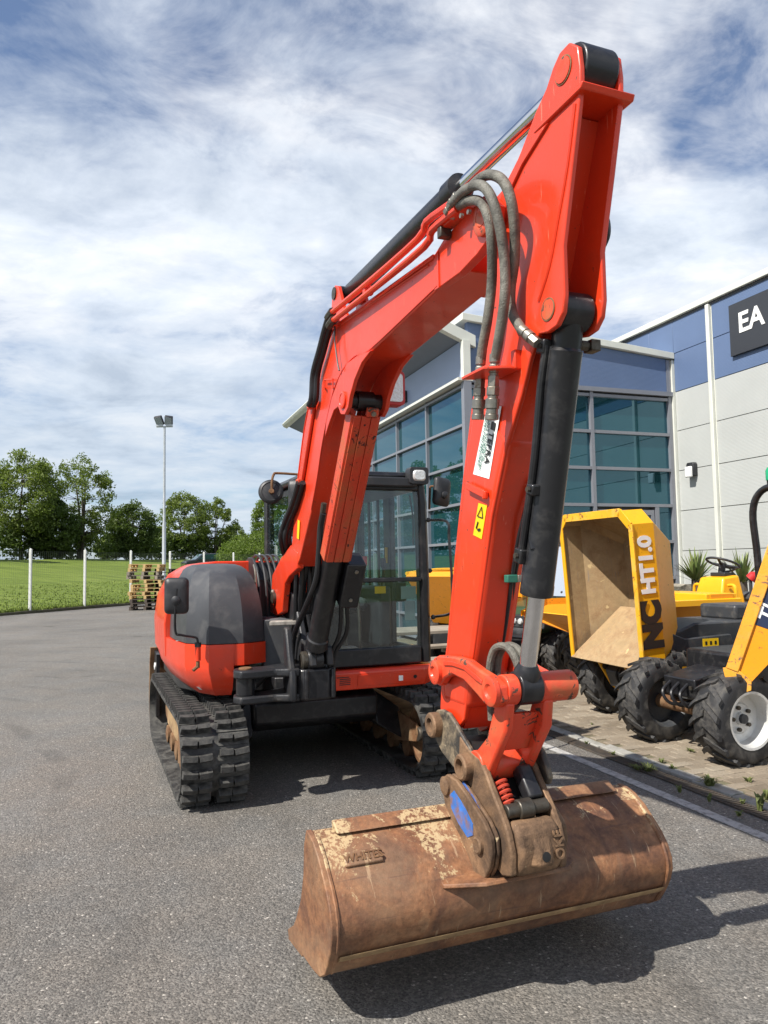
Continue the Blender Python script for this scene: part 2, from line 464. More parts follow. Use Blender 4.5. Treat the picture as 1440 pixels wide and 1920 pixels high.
M['orange_worn'] = pmat('worn_orange_paint', (0.78, 0.34, 0.03), 0.5, var=0.1, dirt=((0.62, 0.36, 0.10), 0.4, 7, 0.5), chips=((0.20, 0.11, 0.07), 1.05, 13), bump=0.15)
M['skip_inside'] = pmat('scoured_skip_steel', (0.40, 0.28, 0.15), 0.55, 0.15, var=0.22, vscale=5, dirt=((0.24, 0.14, 0.07), 0.5, 5, 0.8), chips=((0.56, 0.42, 0.22), 0.6, 7), bump=0.25, bscale=50, scratch=((0.22, 0.20, 0.18), 0.8, (8, 8, 0.6), 9))
M['rim_silver'] = pmat('silver_wheel_paint', (0.62, 0.62, 0.60), 0.35, 0.3, var=0.06, dirt=((0.35, 0.31, 0.26), 0.3, 9, 0.5))
M['dark_grey_paint'] = pmat('dark_grey_paint', (0.04, 0.043, 0.048), 0.42, var=0.15, dirt=((0.14, 0.13, 0.11), 0.35, 9, 0.5))
M['green_body'] = pmat('dark_green_panel', (0.025, 0.055, 0.028), 0.4, coat=0.2, var=0.1)
M['beacon'] = pmat('green_beacon_lens', (0.01, 0.32, 0.14), 0.25, spec=0.7)
M['windscreen'] = pmat('clear_windscreen', (0.30, 0.34, 0.40), 0.12, spec=0.8)
# ------------------------------------------------------------------ setting materials
def nodes_mat(name):
    m = bpy.data.materials.new(name); m.use_nodes = True
    t = m.node_tree
    return m, t, t.nodes['Principled BSDF'], N(t, 'ShaderNodeTexCoord').outputs['Object']
def tnoise(t, co, sc, det=6, ro=0.6, dist=0.0, scale=None, rotz=0.0):
    n = N(t, 'ShaderNodeTexNoise')
    n.inputs['Scale'].default_value = sc; n.inputs['Detail'].default_value = det
    n.inputs['Roughness'].default_value = ro; n.inputs['Distortion'].default_value = dist
    if scale or rotz:
        mp = N(t, 'ShaderNodeMapping'); mp.inputs['Scale'].default_value = scale or (1, 1, 1); mp.inputs['Rotation'].default_value = (0, 0, rotz)
        t.links.new(co, mp.inputs[0]); t.links.new(mp.outputs[0], n.inputs['Vector'])
    else: t.links.new(co, n.inputs['Vector'])
    return n.outputs[0]
def asphalt_mat():
    m, t, b, co = nodes_mat('worn_asphalt')
    vo = N(t, 'ShaderNodeTexVoronoi'); vo.inputs['Scale'].default_value = 105; vo.inputs['Randomness'].default_value = 1.0; t.links.new(co, vo.inputs['Vector'])
    sp = N(t, 'ShaderNodeSeparateColor'); t.links.new(vo.outputs['Color'], sp.inputs[0])
    stone = ramp(t, [(0.0, (0.082, 0.079, 0.074)), (0.5, (0.130, 0.124, 0.115)), (0.93, (0.180, 0.171, 0.158)), (0.985, (0.20, 0.19, 0.175)), (1.0, (0.42, 0.40, 0.37))])
    t.links.new(sp.outputs[0], stone.inputs[0])
    grain = ramp(t, [(0.28, 0.72), (0.50, 1.0), (0.74, 1.30)])
    t.links.new(tnoise(t, co, 48, 8, 0.72), grain.inputs[0])
    col = mixc(t, 1.0, stone.outputs[0], grain.outputs[0], 'MULTIPLY')
    pit = ramp(t, [(0.37, 0.85), (0.435, 0.0)])
    t.links.new(tnoise(t, co, 105, 5, 0.66, 0.8), pit.inputs[0])
    col = mixc(t, pit.outputs[0], col, (0.040, 0.038, 0.035))
    big = ramp(t, [(0.28, 0.92), (0.50, 1.24), (0.74, 1.48)])
    t.links.new(tnoise(t, co, 0.45, 7, 0.62), big.inputs[0])
    col = mixc(t, 1.0, col, big.outputs[0], 'MULTIPLY')
    warm = ramp(t, [(0.40, (1.05, 1.0, 0.94)), (0.65, (1.0, 1.0, 0.99))])
    t.links.new(tnoise(t, co, 1.7, 5, 0.6), warm.inputs[0])
    col = mixc(t, 1.0, col, warm.outputs[0], 'MULTIPLY')
    # faint tyre and track scrubs across the yard
    wv = N(t, 'ShaderNodeTexWave', wave_type='RINGS', rings_direction='Z'); wv.inputs['Scale'].default_value = 0.42; wv.inputs['Distortion'].default_value = 1.6; wv.inputs['Detail'].default_value = 3
    mpw = N(t, 'ShaderNodeMapping'); mpw.inputs['Location'].default_value = (9.0, -3.0, 0); t.links.new(co, mpw.inputs[0]); t.links.new(mpw.outputs[0], wv.inputs['Vector'])
    wr = ramp(t, [(0.86, 0.0), (0.97, 1.0)]); t.links.new(wv.outputs[0], wr.inputs[0])
    mk = ramp(t, [(0.46, 0.0), (0.62, 0.34)]); t.links.new(tnoise(t, co, 1.1, 5, 0.6), mk.inputs[0])
    col = mixc(t, mth(t, 'MULTIPLY', wr.outputs[0], mk.outputs[0]), col, (0.065, 0.062, 0.058))
    sc = ramp(t, [(0.69, 0.0), (0.76, 0.7)])
    t.links.new(tnoise(t, co, 2.6, 9, 0.76, 0.4, (0.6, 1.9, 1), R(-25)), sc.inputs[0])
    col = mixc(t, sc.outputs[0], col, (0.30, 0.285, 0.26))
    oil = ramp(t, [(0.27, 0.6), (0.34, 0.0)])
    t.links.new(tnoise(t, co, 0.8, 5, 0.55), oil.inputs[0])
    col = mixc(t, oil.outputs[0], col, (0.055, 0.052, 0.047))
    t.links.new(col, b.inputs['Base Color'])
    b.inputs['Roughness'].default_value = 0.80
    b.inputs['Specular IOR Level'].default_value = 0.4
    h = mth(t, 'ADD', mth(t, 'MULTIPLY', vo.outputs['Distance'], -0.7), mth(t, 'MULTIPLY', tnoise(t, co, 95, 5, 0.62, 0.6), 1.4))
    bp = N(t, 'ShaderNodeBump'); bp.inputs['Strength'].default_value = 1.0; bp.inputs['Distance'].default_value = 0.007
    t.links.new(h, bp.inputs['Height']); t.links.new(bp.outputs[0], b.inputs['Normal'])
    return m
M['asphalt'] = asphalt_mat()
def grass_mat():
    m, t, b, co = nodes_mat('mown_grass')
    r1 = ramp(t, [(0.30, (0.080, 0.115, 0.018)), (0.52, (0.135, 0.185, 0.030)), (0.72, (0.200, 0.240, 0.055))])
    t.links.new(tnoise(t, co, 0.8, 8, 0.7, 0.3, (0.35, 1.5, 1), R(20)), r1.inputs[0])
    r2 = ramp(t, [(0.3, 0.65), (0.7, 1.35)]); t.links.new(tnoise(t, co, 14, 5, 0.7), r2.inputs[0])
    t.links.new(mixc(t, 1.0, r1.outputs[0], r2.outputs[0], 'MULTIPLY'), b.inputs['Base Color'])
    b.inputs['Roughness'].default_value = 0.8; b.inputs['Specular IOR Level'].default_value = 0.2
    bp = N(t, 'ShaderNodeBump'); bp.inputs['Strength'].default_value = 0.8; bp.inputs['Distance'].default_value = 0.05
    t.links.new(tnoise(t, co, 22, 5, 0.7), bp.inputs['Height']); t.links.new(bp.outputs[0], b.inputs['Normal'])
    return m
M['grass'] = grass_mat()
M['blade'] = pmat('grass_blade', (0.150, 0.200, 0.034), 0.7, var=0.35, vscale=0.9, spec=0.2)
M['weed'] = pmat('weed_leaf', (0.115, 0.135, 0.042), 0.6, var=0.35, vscale=12, spec=0.3)
M['field'] = pmat('rough_field', (0.07, 0.11, 0.025), 0.9, var=0.3, vscale=0.2)
def block_mat():
    m, t, b, co = nodes_mat('sandy_paving_block')
    oi = N(t, 'ShaderNodeObjectInfo')
    r1 = ramp(t, [(0.0, (0.185, 0.150, 0.108)), (0.5, (0.225, 0.185, 0.138)), (1.0, (0.27, 0.23, 0.175))])
    t.links.new(oi.outputs['Random'], r1.inputs[0])
    ge = N(t, 'ShaderNodeNewGeometry')
    r2 = ramp(t, [(0.28, 0.66), (0.5, 1.0), (0.75, 1.22)])
    t.links.new(tnoise(t, ge.outputs['Position'], 1.6, 8, 0.68), r2.inputs[0])
    r3 = ramp(t, [(0.3, 0.8), (0.7, 1.2)]); t.links.new(tnoise(t, ge.outputs['Position'], 60, 5, 0.7), r3.inputs[0])
    col = mixc(t, 1.0, mixc(t, 1.0, r1.outputs[0], r2.outputs[0], 'MULTIPLY'), r3.outputs[0], 'MULTIPLY')
    mo = ramp(t, [(0.62, 0.0), (0.74, 0.6)]); t.links.new(tnoise(t, ge.outputs['Position'], 3.5, 7, 0.7, 0.3), mo.inputs[0])
    col = mixc(t, mo.outputs[0], col, (0.10, 0.095, 0.055))
    t.links.new(col, b.inputs['Base Color'])
    b.inputs['Roughness'].default_value = 0.85; b.inputs['Specular IOR Level'].default_value = 0.3
    bp = N(t, 'ShaderNodeBump'); bp.inputs['Strength'].default_value = 0.5; bp.inputs['Distance'].default_value = 0.004
    t.links.new(tnoise(t, ge.outputs['Position'], 120, 6, 0.7), bp.inputs['Height']); t.links.new(bp.outputs[0], b.inputs['Normal'])
    return m
M['block'] = block_mat()
M['sand'] = pmat('joint_sand', (0.17, 0.14, 0.095), 0.95, var=0.35, vscale=5, dirt=((0.07, 0.08, 0.035), 0.5, 4, 0.8), bump=0.4)
M['concrete'] = pmat('pale_concrete', (0.34, 0.33, 0.30), 0.85, var=0.2, vscale=4, dirt=((0.17, 0.16, 0.13), 0.55, 5, 0.8), bump=0.3)
M['kerb'] = pmat('mossy_kerb', (0.10, 0.085, 0.065), 0.9, var=0.25, vscale=2, dirt=((0.06, 0.065, 0.03), 0.6, 2.5, 0.85), bump=0.4)
def line_mat():
    m, t, b, co = nodes_mat('worn_line_paint')
    f = ramp(t, [(0.36, 0.0), (0.54, 1.0)]); t.links.new(tnoise(t, co, 16, 8, 0.75), f.inputs[0])
    t.links.new(mixc(t, f.outputs[0], (0.16, 0.155, 0.15), (0.42, 0.41, 0.39)), b.inputs['Base Color'])
    b.inputs['Roughness'].default_value = 0.8
    bp = N(t, 'ShaderNodeBump'); bp.inputs['Strength'].default_value = 0.6; bp.inputs['Distance'].default_value = 0.005
    t.links.new(tnoise(t, co, 110, 5, 0.7), bp.inputs['Height']); t.links.new(bp.outputs[0], b.inputs['Normal'])
    return m
M['line'] = line_mat()
M['iron'] = pmat('rusted_grate', (0.085, 0.075, 0.065), 0.7, 0.4, var=0.3, dirt=((0.14, 0.10, 0.07), 0.5, 12, 0.7), bump=0.2)
M['dark_hole'] = pmat('dark_channel', (0.01, 0.01, 0.01), 0.9)
def clad_mat(name, c, ridge=0.0):
    m, t, b, co = nodes_mat(name)
    r = ramp(t, [(0.3, 0.95), (0.7, 1.05)]); t.links.new(tnoise(t, co, 1.2, 6), r.inputs[0])
    st = ramp(t, [(0.60, 0.0), (0.85, 0.25)]); t.links.new(tnoise(t, co, 3, 6, 0.6, 0, (1, 1, 0.12)), st.inputs[0])
    col = mixc(t, 1.0, c, r.outputs[0], 'MULTIPLY')
    t.links.new(mixc(t, st.outputs[0], col, tuple(x * 0.72 for x in c)), b.inputs['Base Color'])
    b.inputs['Roughness'].default_value = 0.42
    wv = N(t, 'ShaderNodeTexWave', wave_type='BANDS', bands_direction='Z'); wv.inputs['Scale'].default_value = 13
    t.links.new(co, wv.inputs['Vector'])
    bp = N(t, 'ShaderNodeBump'); bp.inputs['Strength'].default_value = 0.25; bp.inputs['Distance'].default_value = 0.004
    t.links.new(wv.outputs[0], bp.inputs['Height']); t.links.new(bp.outputs[0], b.inputs['Normal'])
    return m
M['clad_grey'] = clad_mat('pale_grey_cladding', (0.43, 0.445, 0.43))
M['clad_blue'] = clad_mat('blue_grey_cladding', (0.105, 0.155, 0.27))
M['fascia'] = clad_mat('light_blue_fascia', (0.30, 0.36, 0.50))
M['soffit'] = pmat('grey_soffit', (0.16, 0.185, 0.23), 0.55, var=0.05)
M['trim'] = pmat('off_white_trim', (0.62, 0.63, 0.57), 0.45, var=0.06, vscale=3)
M['alu'] = pmat('grey_aluminium_frame', (0.24, 0.25, 0.28), 0.4, 0.3, var=0.05)
def bglass():
    m, t, b, co = nodes_mat('tinted_window_glass')
    b.inputs['Base Color'].default_value = (0.010, 0.048, 0.056, 1)
    b.inputs['Roughness'].default_value = 0.015
    b.inputs['IOR'].default_value = 2.2
    b.inputs['Specular IOR Level'].default_value = 0.5
    b.inputs['Specular Tint'].default_value = (0.42, 0.76, 1.0, 1)
    bp = N(t, 'ShaderNodeBump'); bp.inputs['Strength'].default_value = 0.02; bp.inputs['Distance'].default_value = 0.05
    t.links.new(tnoise(t, co, 0.7, 1), bp.inputs['Height']); t.links.new(bp.outputs[0], b.inputs['Normal'])
    return m
M['bglass'] = bglass()
M['sign'] = pmat('charcoal_sign', (0.035, 0.038, 0.045), 0.35, var=0.05)
M['galv'] = pmat('galvanised_steel', (0.45, 0.47, 0.48), 0.45, 0.5, var=0.12, vscale=8)
M['post'] = pmat('pale_post', (0.70, 0.70, 0.66), 0.55, var=0.05, vscale=3)
M['wire'] = pmat('fence_wire', (0.10, 0.12, 0.10), 0.6, 0.3)
M['wood_new'] = pmat('new_pallet_wood', (0.52, 0.36, 0.16), 0.75, var=0.2, vscale=3)
M['wood_old'] = pmat('old_pallet_wood', (0.10, 0.08, 0.065), 0.85, var=0.3, vscale=3)
M['wood_mid'] = pmat('weathered_wood', (0.28, 0.24, 0.19), 0.85, var=0.25, vscale=3)
M['bark'] = pmat('bark', (0.075, 0.062, 0.048), 0.9, var=0.3, vscale=3, bump=0.4, bscale=12)
M['stone'] = pmat('garden_stone', (0.30, 0.27, 0.22), 0.85, var=0.3, vscale=6, dirt=((0.10, 0.10, 0.06), 0.5, 7, 0.8), bump=0.6, bscale=20)
def leaf_mat(name, a, b_, c_):
    m, t, b, co = nodes_mat(name)
    r = ramp(t, [(0.25, a), (0.5, b_), (0.75, c_)])
    t.links.new(tnoise(t, co, 0.55, 6, 0.75), r.inputs[0])
    r2 = ramp(t, [(0.3, 0.7), (0.7, 1.3)]); t.links.new(tnoise(t, co, 5, 3), r2.inputs[0])
    col = mixc(t, 1.0, r.outputs[0], r2.outputs[0], 'MULTIPLY')
    t.links.new(col, b.inputs['Base Color'])
    b.inputs['Roughness'].default_value = 0.55; b.inputs['Specular IOR Level'].default_value = 0.3
    tr = N(t, 'ShaderNodeBsdfTranslucent'); t.links.new(mixc(t, 1.0, col, (1.1, 1.2, 0.5), 'MULTIPLY'), tr.inputs[0])
    mx = N(t, 'ShaderNodeMixShader'); mx.inputs[0].default_value = 0.40
    t.links.new(b.outputs[0], mx.inputs[1]); t.links.new(tr.outputs[0], mx.inputs[2])
    t.links.new(mx.outputs[0], t.nodes['Material Output'].inputs[0])
    return m
M['leaf_dark'] = leaf_mat('dark_leaf', (0.042, 0.068, 0.017), (0.078, 0.116, 0.028), (0.135, 0.175, 0.048))
M['leaf_mid'] = leaf_mat('mid_leaf', (0.080, 0.112, 0.026), (0.145, 0.190, 0.044), (0.23, 0.27, 0.085))
M['leaf_light'] = leaf_mat('light_leaf', (0.075, 0.115, 0.022), (0.130, 0.185, 0.034), (0.200, 0.250, 0.060))

# ------------------------------------------------------------------ ground, yard, lawn
g = MB().add([(-700, -200, -0.03), (700, -200, -0.03), (700, 1200, -0.03), (-700, 1200, -0.03)], [(0, 1, 2, 3)]).build('ground', M['field'], smooth=False)
tag(g, kind='structure')
yd = MB().add([(-32, -14, 0), (24, -14, 0), (24, 70, 0), (-32, 70, 0)], [(0, 1, 2, 3)]).build('asphalt_yard', M['asphalt'], smooth=False)
tag(yd, kind='structure')

FP0 = Vector((-13.46, 28.4, 0)); FD = Vector((0.3517, 0.936, 0)); FN = Vector((-0.936, 0.3517, 0))
def lawn_z(b):
    k = min(max(b / 23.0, 0), 1)
    return 0.09 + 2.42 * (k * 0.75 + 0.25 * k * k * (3 - 2 * k))
def lawn_pt(a, b):
    p = FP0 + FD * a + FN * b
    return Vector((p.x, p.y, lawn_z(b) + 0.05 * math.sin(a * 0.5) * min(b / 8, 1)))
rows = []
for i in range(0, 43):
    b = 0.1 + i * 0.8
    rows.append([lawn_pt(a * 2.0 - 22, b) for a in range(0, 56)])
lawn = MB().loft(rows).build('lawn', M['grass'], smooth=True, angle=80)
tag(lawn, kind='structure')
# grass blades over the near lawn
gb = MB()
rg = random.Random(3)
for i in range(16000):
    b = 0.12 + 8 * rg.random() ** 3
    a = rg.uniform(-4, 26)
    p = lawn_pt(a, b)
    h = rg.uniform(0.03, 0.07) * (2.4 if b < 0.5 and rg.random() < 0.4 else 1)
    an = rg.uniform(0, 6.28)
    d = Vector((math.cos(an), math.sin(an), 0)) * rg.uniform(0.02, 0.045)
    ln = Vector((rg.uniform(-1, 1), rg.uniform(-1, 1), 0)) * h * 0.5
    gb.add([p - d, p + d, p + ln + Vector((0, 0, h))], [(0, 1, 2)])
tag(gb.build('lawn_grass', M['blade'], smooth=False, recalc=False), 'short green grass blades covering the sloping lawn', 'grass', kind='stuff')
# kerb along the lawn
kb = empty('lawn_kerb', FP0 + FD * 0)
tag(kb, 'mossy concrete kerb edging the lawn behind the yard', 'kerb')
kme = MB().box((0, 0, 0.035), (0.13, 0.90, 0.15)).mesh('kerb_stone', M['kerb'])
for i in range(-6, 50):
    p = FD * (i * 0.915) + FN * 0.02
    inst('kerb_stone', kme, kb, Matrix.Translation(p + Vector((0, 0, random.uniform(-0.015, 0.015)))) @ Matrix.Rotation(math.atan2(FD.y, FD.x) - math.pi / 2 + random.uniform(-.01, .01), 4, 'Z'))

# ------------------------------------------------------------------ building frame
K2 = atdepth(870, 900, 13.43); K2.z = 0
BANG = math.atan2(0.3277, 0.945)
bld = empty('office_building', K2, BANG)
tag(bld, 'pale grey and blue warehouse office with tall tinted glass walls', 'building')
def B2W(x, y, z=0):
    c, s = math.cos(BANG), math.sin(BANG)
    return Vector((K2.x + c * x - s * y, K2.y + s * x + c * y, z))
def W2B(p):
    c, s = math.cos(BANG), math.sin(BANG)
    dx, dy = p.x - K2.x, p.y - K2.y
    return (c * dx + s * dy, -s * dx + c * dy)
ZR = [0.10, 0.56, 1.27, 1.98, 2.69, 3.40, 4.11, 4.82]
LB = 4.67
def bbox(name, mat, x0, x1, y0, y1, z0, z1, parent=None, bevel=0.0):
    return MB().box(((x0 + x1) / 2, (y0 + y1) / 2, (z0 + z1) / 2), (x1 - x0, y1 - y0, z1 - z0)).build(name, mat, parent or bld, bevel)
# backing volumes, so nothing is paper thin
bbox('core_wall', M['dark_grey_paint'], 0.16, 12.0, 0.10, 10.9, 0.0, 5.6)
bbox('core_wall', M['dark_grey_paint'], LB + 0.10, 13.0, -9.0, 9.0, 0.0, 6.35)
# glazed wall A (x = 0, facing -x)
MY = [0, 1.75, 3.5, 5.25, 7.0, 8.75, 10.5]
for j in range(6):
    for k in range(7):
        tw = (random.uniform(-.004, .004), random.uniform(-.004, .004))
        o = MB().box((0, 0, 0), (0.012, MY[j + 1] - MY[j] - 0.05, ZR[k + 1] - ZR[k] - 0.05)).build('window_pane', M['bglass'], bld, smooth=False)
        o.location = (0.07, (MY[j] + MY[j + 1]) / 2, (ZR[k] + ZR[k + 1]) / 2)
        o.rotation_euler = (0, tw[0], tw[1])
for y in MY:
    bbox('mullion', M['alu'], 0.0, 0.12, y - 0.025, y + 0.025, 0.02, 4.88)
for z in ZR:
    for j in range(6):
        bbox('transom', M['alu'], 0.0, 0.115, MY[j] + 0.027, MY[j + 1] - 0.027, z - 0.024, z + 0.024)
bbox('sill', M['trim'], -0.14, 0.15, -0.16, 10.9, 4.885, 4.935)
bbox('fascia_panel', M['fascia'], 0.02, 0.15, 0.04, 10.9, 4.94, 5.66)
# gull-wing canopy over wall A
cp = MB().prism([(0.16, 5.63), (-0.80, 6.02), (-0.86, 6.06), (-0.86, 6.14), (0.16, 5.80)], 0.03, 11.1, 'l')
cp.build('canopy', M['soffit'], bld, 0.004)
MB().prism([(0.25, 5.52), (-0.93, 6.00), (-0.93, 6.20), (0.25, 5.74)], -0.11, 0.026, 'l').build('verge_trim', M['trim'], bld, 0.006)
MB().prism([(-0.865, 6.00), (-0.98, 6.05), (-1.03, 6.13), (-0.98, 6.19), (-0.865, 6.17)], 0.03, 11.25, 'l').build('gutter', M['trim'], bld, 0.01)
bbox('corner_trim', M['trim'], -0.03, 0.11, -0.16, -0.04, 4.94, 5.62)
bbox('corner_post', M['alu'], -0.03, 0.12, -0.155, -0.035, 0.0, 4.88)
# glazed wall B (y = 0, facing -y)
MX = [0.12, 1.37, 2.73, LB - 0.10]
for j in range(3):
    for k in range(7):
        if j == 2 and k < 4: continue
        x0, x1 = MX[j], MX[j + 1]
        o = MB().box((0, 0, 0), (x1 - x0 - 0.05, 0.012, ZR[k + 1] - ZR[k] - 0.05)).build('window_pane', M['bglass'], bld, smooth=False)
        o.location = ((x0 + x1) / 2, 0.05, (ZR[k] + ZR[k + 1]) / 2)
        o.rotation_euler = (random.uniform(-.003, .003), 0, random.uniform(-.003, .003))
for x in MX:
    bbox('mullion', M['alu'], x - 0.035, x + 0.035, -0.03, 0.10, 0.02, 4.88)
for z in ZR:
    for j in range(3):
        if j == 2 and z < 2.5: continue
        bbox('transom', M['alu'], MX[j] + 0.037, MX[j + 1] - 0.037, -0.02, 0.095, z - 0.03, z + 0.03)
XD = 4.16
for k in range(4):
    o = MB().box((0, 0, 0), (MX[3] - XD - 0.07, 0.012, ZR[k + 1] - ZR[k] - 0.05)).build('window_pane', M['bglass'], bld, smooth=False)
    o.location = ((XD + MX[3]) / 2, 0.05, (ZR[k] + ZR[k + 1]) / 2)
    if k: bbox('transom', M['alu'], XD + 0.042, MX[3] - 0.037, -0.02, 0.095, ZR[k] - 0.03, ZR[k] + 0.03)
bbox('mullion', M['alu'], XD - 0.04, XD + 0.04, -0.03, 0.10, 0.02, 2.655)
door = bbox('door', M['alu'], 2.80, 4.10, -0.005, 0.06, 2.50, 2.60)
for x in (2.80, 3.42, 4.02):
    bbox('door_stile', M['alu'], x, x + 0.08, -0.005, 0.06, 0.05, 2.498, door)
for x0, x1 in ((2.88, 3.42), (3.50, 4.02)):
    bbox('door_pane', M['bglass'], x0 + 0.004, x1 - 0.004, 0.02, 0.034, 0.06, 2.495, door)
bbox('door_handle', M['black_plastic'], 3.44, 3.48, -0.07, -0.007, 0.95, 1.35, door, 0.008)
bbox('head_trim', M['alu'], 0.10, LB - 0.01, -0.07, 0.08, 4.885, 4.97)
# blue fascia over B with a sloping parapet
fb = MB(); pts = [(0.13, 4.975), (LB - 0.16, 4.975), (LB - 0.16, 5.64), (0.13, 6.01)]
fb.add([(x, -0.02, z) for x, z in pts] + [(x, 0.10, z) for x, z in pts], [(0, 1, 2, 3), (7, 6, 5, 4), (0, 4, 5, 1), (1, 5, 6, 2), (2, 6, 7, 3), (3, 7, 4, 0)])
fb.build('fascia_panel', M['clad_blue'], bld)
pts = [(0.0, 6.02), (LB - 0.005, 5.645), (LB - 0.005, 5.77), (0.0, 6.15)]
MB().add([(x, -0.10, z) for x, z in pts] + [(x, 0.6, z) for x, z in pts], [(0, 1, 2, 3), (7, 6, 5, 4), (0, 4, 5, 1), (1, 5, 6, 2), (2, 6, 7, 3), (3, 7, 4, 0)]).build('parapet_cap', M['trim'], bld, 0.006)
bbox('corner_trim', M['alu'], LB - 0.155, LB - 0.06, -0.03, 0.08, 4.975, 5.63)
bbox('corner_trim', M['trim'], LB - 0.055, LB + 0.02, -0.07, 0.02, 0.0, 5.62)
# clad wall C (x = LB, facing -x)
ZC = [0.2, 1.0, 1.79, 2.58, 3.38, 4.18, 4.97]
cols = [(-1.02, -0.075), (-6.9, -1.14)]
for y0, y1 in cols:
    for k in range(6):
        bbox('wall_panel', M['clad_grey'], LB, LB + 0.09, y0, y1, ZC[k] + 0.005, ZC[k + 1] - 0.005, bevel=0.006)
    bbox('wall_panel', M['concrete'], LB + 0.015, LB + 0.09, y0, y1, 0.0, 0.195)
    for z0, z1 in ((4.975, 5.75), (5.76, 6.46)):
        bbox('wall_panel', M['clad_blue'], LB, LB + 0.09, y0, y1, z0, z1, bevel=0.006)
bbox('wall_panel', M['clad_blue'], LB, LB + 0.09, 0.65, 4.5, 5.0, 6.46, bevel=0.006)
bbox('wall_panel', M['clad_blue'], LB, LB + 0.09, -0.07, 0.645, 5.78, 6.46, bevel=0.006)
bbox('parapet_cap', M['trim'], LB - 0.07, LB + 0.3, -7.0, 4.6, 6.465, 6.58, bevel=0.01)
bbox('cap_shadow_strip', M['dark_grey_paint'], LB - 0.012, LB - 0.002, -7.0, 4.6, 6.41, 6.463)  # dark solid strip, its colour stands in for the shade under the parapet cap
dp = MB().box((LB - 0.03, -1.08, 3.2), (0.07, 0.085, 6.45)).build('downpipe', M['trim'], bld, 0.012)
MB().box((LB + 0.02, -1.08, 3.2), (0.03, 0.115, 6.45)).build('joint_trim', M['trim'], bld)
sg = empty('shop_sign', B2W(LB - 0.03, -1.62, 5.27), BANG)
tag(sg, 'charcoal sign board with white letters EA high on the clad wall', 'sign')
MB().box((0, -1.9, 0.47), (0.06, 3.8, 0.94)).build('board', M['sign'], sg, 0.004)
text_obj('lettering', 'EA', 0.50, M['white'], sg, frame((-0.036, -0.50, 0.53), (0, -1, 0), (0, 0, 1)), 0.004, 0.012)
def wall_lamp(p, rz, label):
    o = empty('wall_light', p, rz)
    tag(o, label, 'lamp', 'bulkhead lights on the office walls')
    MB().prism([(-0.10, -0.13), (0.10, -0.13), (0.10, 0.09), (0.075, 0.13), (-0.075, 0.13), (-0.10, 0.09)], 0.0, -0.10, 'l').build('housing', M['black_plastic'], o, 0.01)
    MB().prism([(-0.085, -0.16), (0.085, -0.16), (0.085, 0.05), (-0.085, 0.05)], -0.101, -0.155, 'l').build('diffuser', M['lamp_glass'] if rz > 0 else M['white'], o, 0.02)
    return o
wall_lamp(B2W(LB - 0.002, -0.5, 3.36), BANG - math.pi / 2, 'black and white bulkhead light on the pale clad wall')
wall_lamp(B2W(0.018, 2.9, 5.25), BANG - math.pi / 2, 'small bulkhead light under the canopy above the slanted glazing')

# ------------------------------------------------------------------ paving, drain, line
pv = empty('block_paving', B2W(0, 0), BANG)
tag(pv, kind='structure')
MB().box((1.45, -5.0, -0.004), (6.42, 16.4, 0.016)).build('sand_bed', M['sand'], pv)
bl_me = []
for i in range(4):
    rr = random.Random(i)
    mb = MB(); L2, W2, h = 0.098, 0.0475, 0.012
    e = 0.006
    v = [(sx * L2, sy * W2, -0.01) for sx, sy in ((-1, -1), (1, -1), (1, 1), (-1, 1))]
    v += [(sx * L2, sy * W2, h - e) for sx, sy in ((-1, -1), (1, -1), (1, 1), (-1, 1))]
    v += [(sx * (L2 - e * rr.uniform(.8, 1.8)), sy * (W2 - e * rr.uniform(.8, 1.8)), h) for sx, sy in ((-1, -1), (1, -1), (1, 1), (-1, 1))]
    mb.add(v, [(0, 1, 5, 4), (1, 2, 6, 5), (2, 3, 7, 6), (3, 0, 4, 7), (4, 5, 9, 8), (5, 6, 10, 9), (6, 7, 11, 10), (7, 4, 8, 11), (8, 9, 10, 11)])
    bl_me.append(mb.mesh('paving_block', M['block'], smooth=False))
cand = []
rb = random.Random(11)
ny = int(12.8 / 0.1)
for j in range(ny):
    y = -13.1 + j * 0.1
    for i in range(32):
        x = -1.66 + i * 0.2 + (0.1 if j % 2 else 0)
        if x > 4.5: continue
        wp = B2W(x, y)
        d = wp - CAMP
        dep = d.dot(_fwd); px = 720 + FPX * d.dot(_right) / dep if dep > 0.3 else -999
        py = 960 - FPX * d.dot(_up) / dep if dep > 0.3 else 9999
        vis = 0 <= px <= 1450 and py < 1930
        cand.append((0 if vis else 1, dep, x, y))
cand.sort()
rest = MB()
for n, (vv, dep, x, y) in enumerate(cand):
    mt = Matrix.Translation((x, y, 0.006 + rb.uniform(-0.003, 0.003))) @ Matrix.Rotation(rb.uniform(-.025, .025), 4, 'Z') @ Matrix.Rotation(rb.uniform(-.02, .02), 4, 'X')
    me = bl_me[n % 4]
    if n < 298 and vv == 0: inst('paving_block', me, pv, mt)
    else: rest.add([mt @ q.co for q in me.vertices], [tuple(p.vertices) for p in me.polygons])
tag(rest.build('paving_blocks', M['block'], pv, smooth=False, recalc=False), kind='stuff')
eg = empty('edging_strip', B2W(-1.83, -6), BANG)
tag(eg, 'broken pale concrete edging between the drain and the block paving', 'kerb')
y = -8.0
while y < 6:
    l = random.uniform(0.35, 0.75)
    o = MB().box((0, 0, 0), (random.uniform(0.09, 0.13), l - 0.012, 0.05)).build('edging_stone', M['concrete'], eg, 0.008)
    o.location = (random.uniform(-.01, .01), y + l / 2, random.uniform(-0.012, 0.0)); o.rotation_euler = (0, random.uniform(-.06, .06), random.uniform(-.02, .02))
    y += l
dr = empty('drain_channel', B2W(-1.97, -4), BANG)
tag(dr, 'long rusty slotted drain grating beside the white line', 'drain')
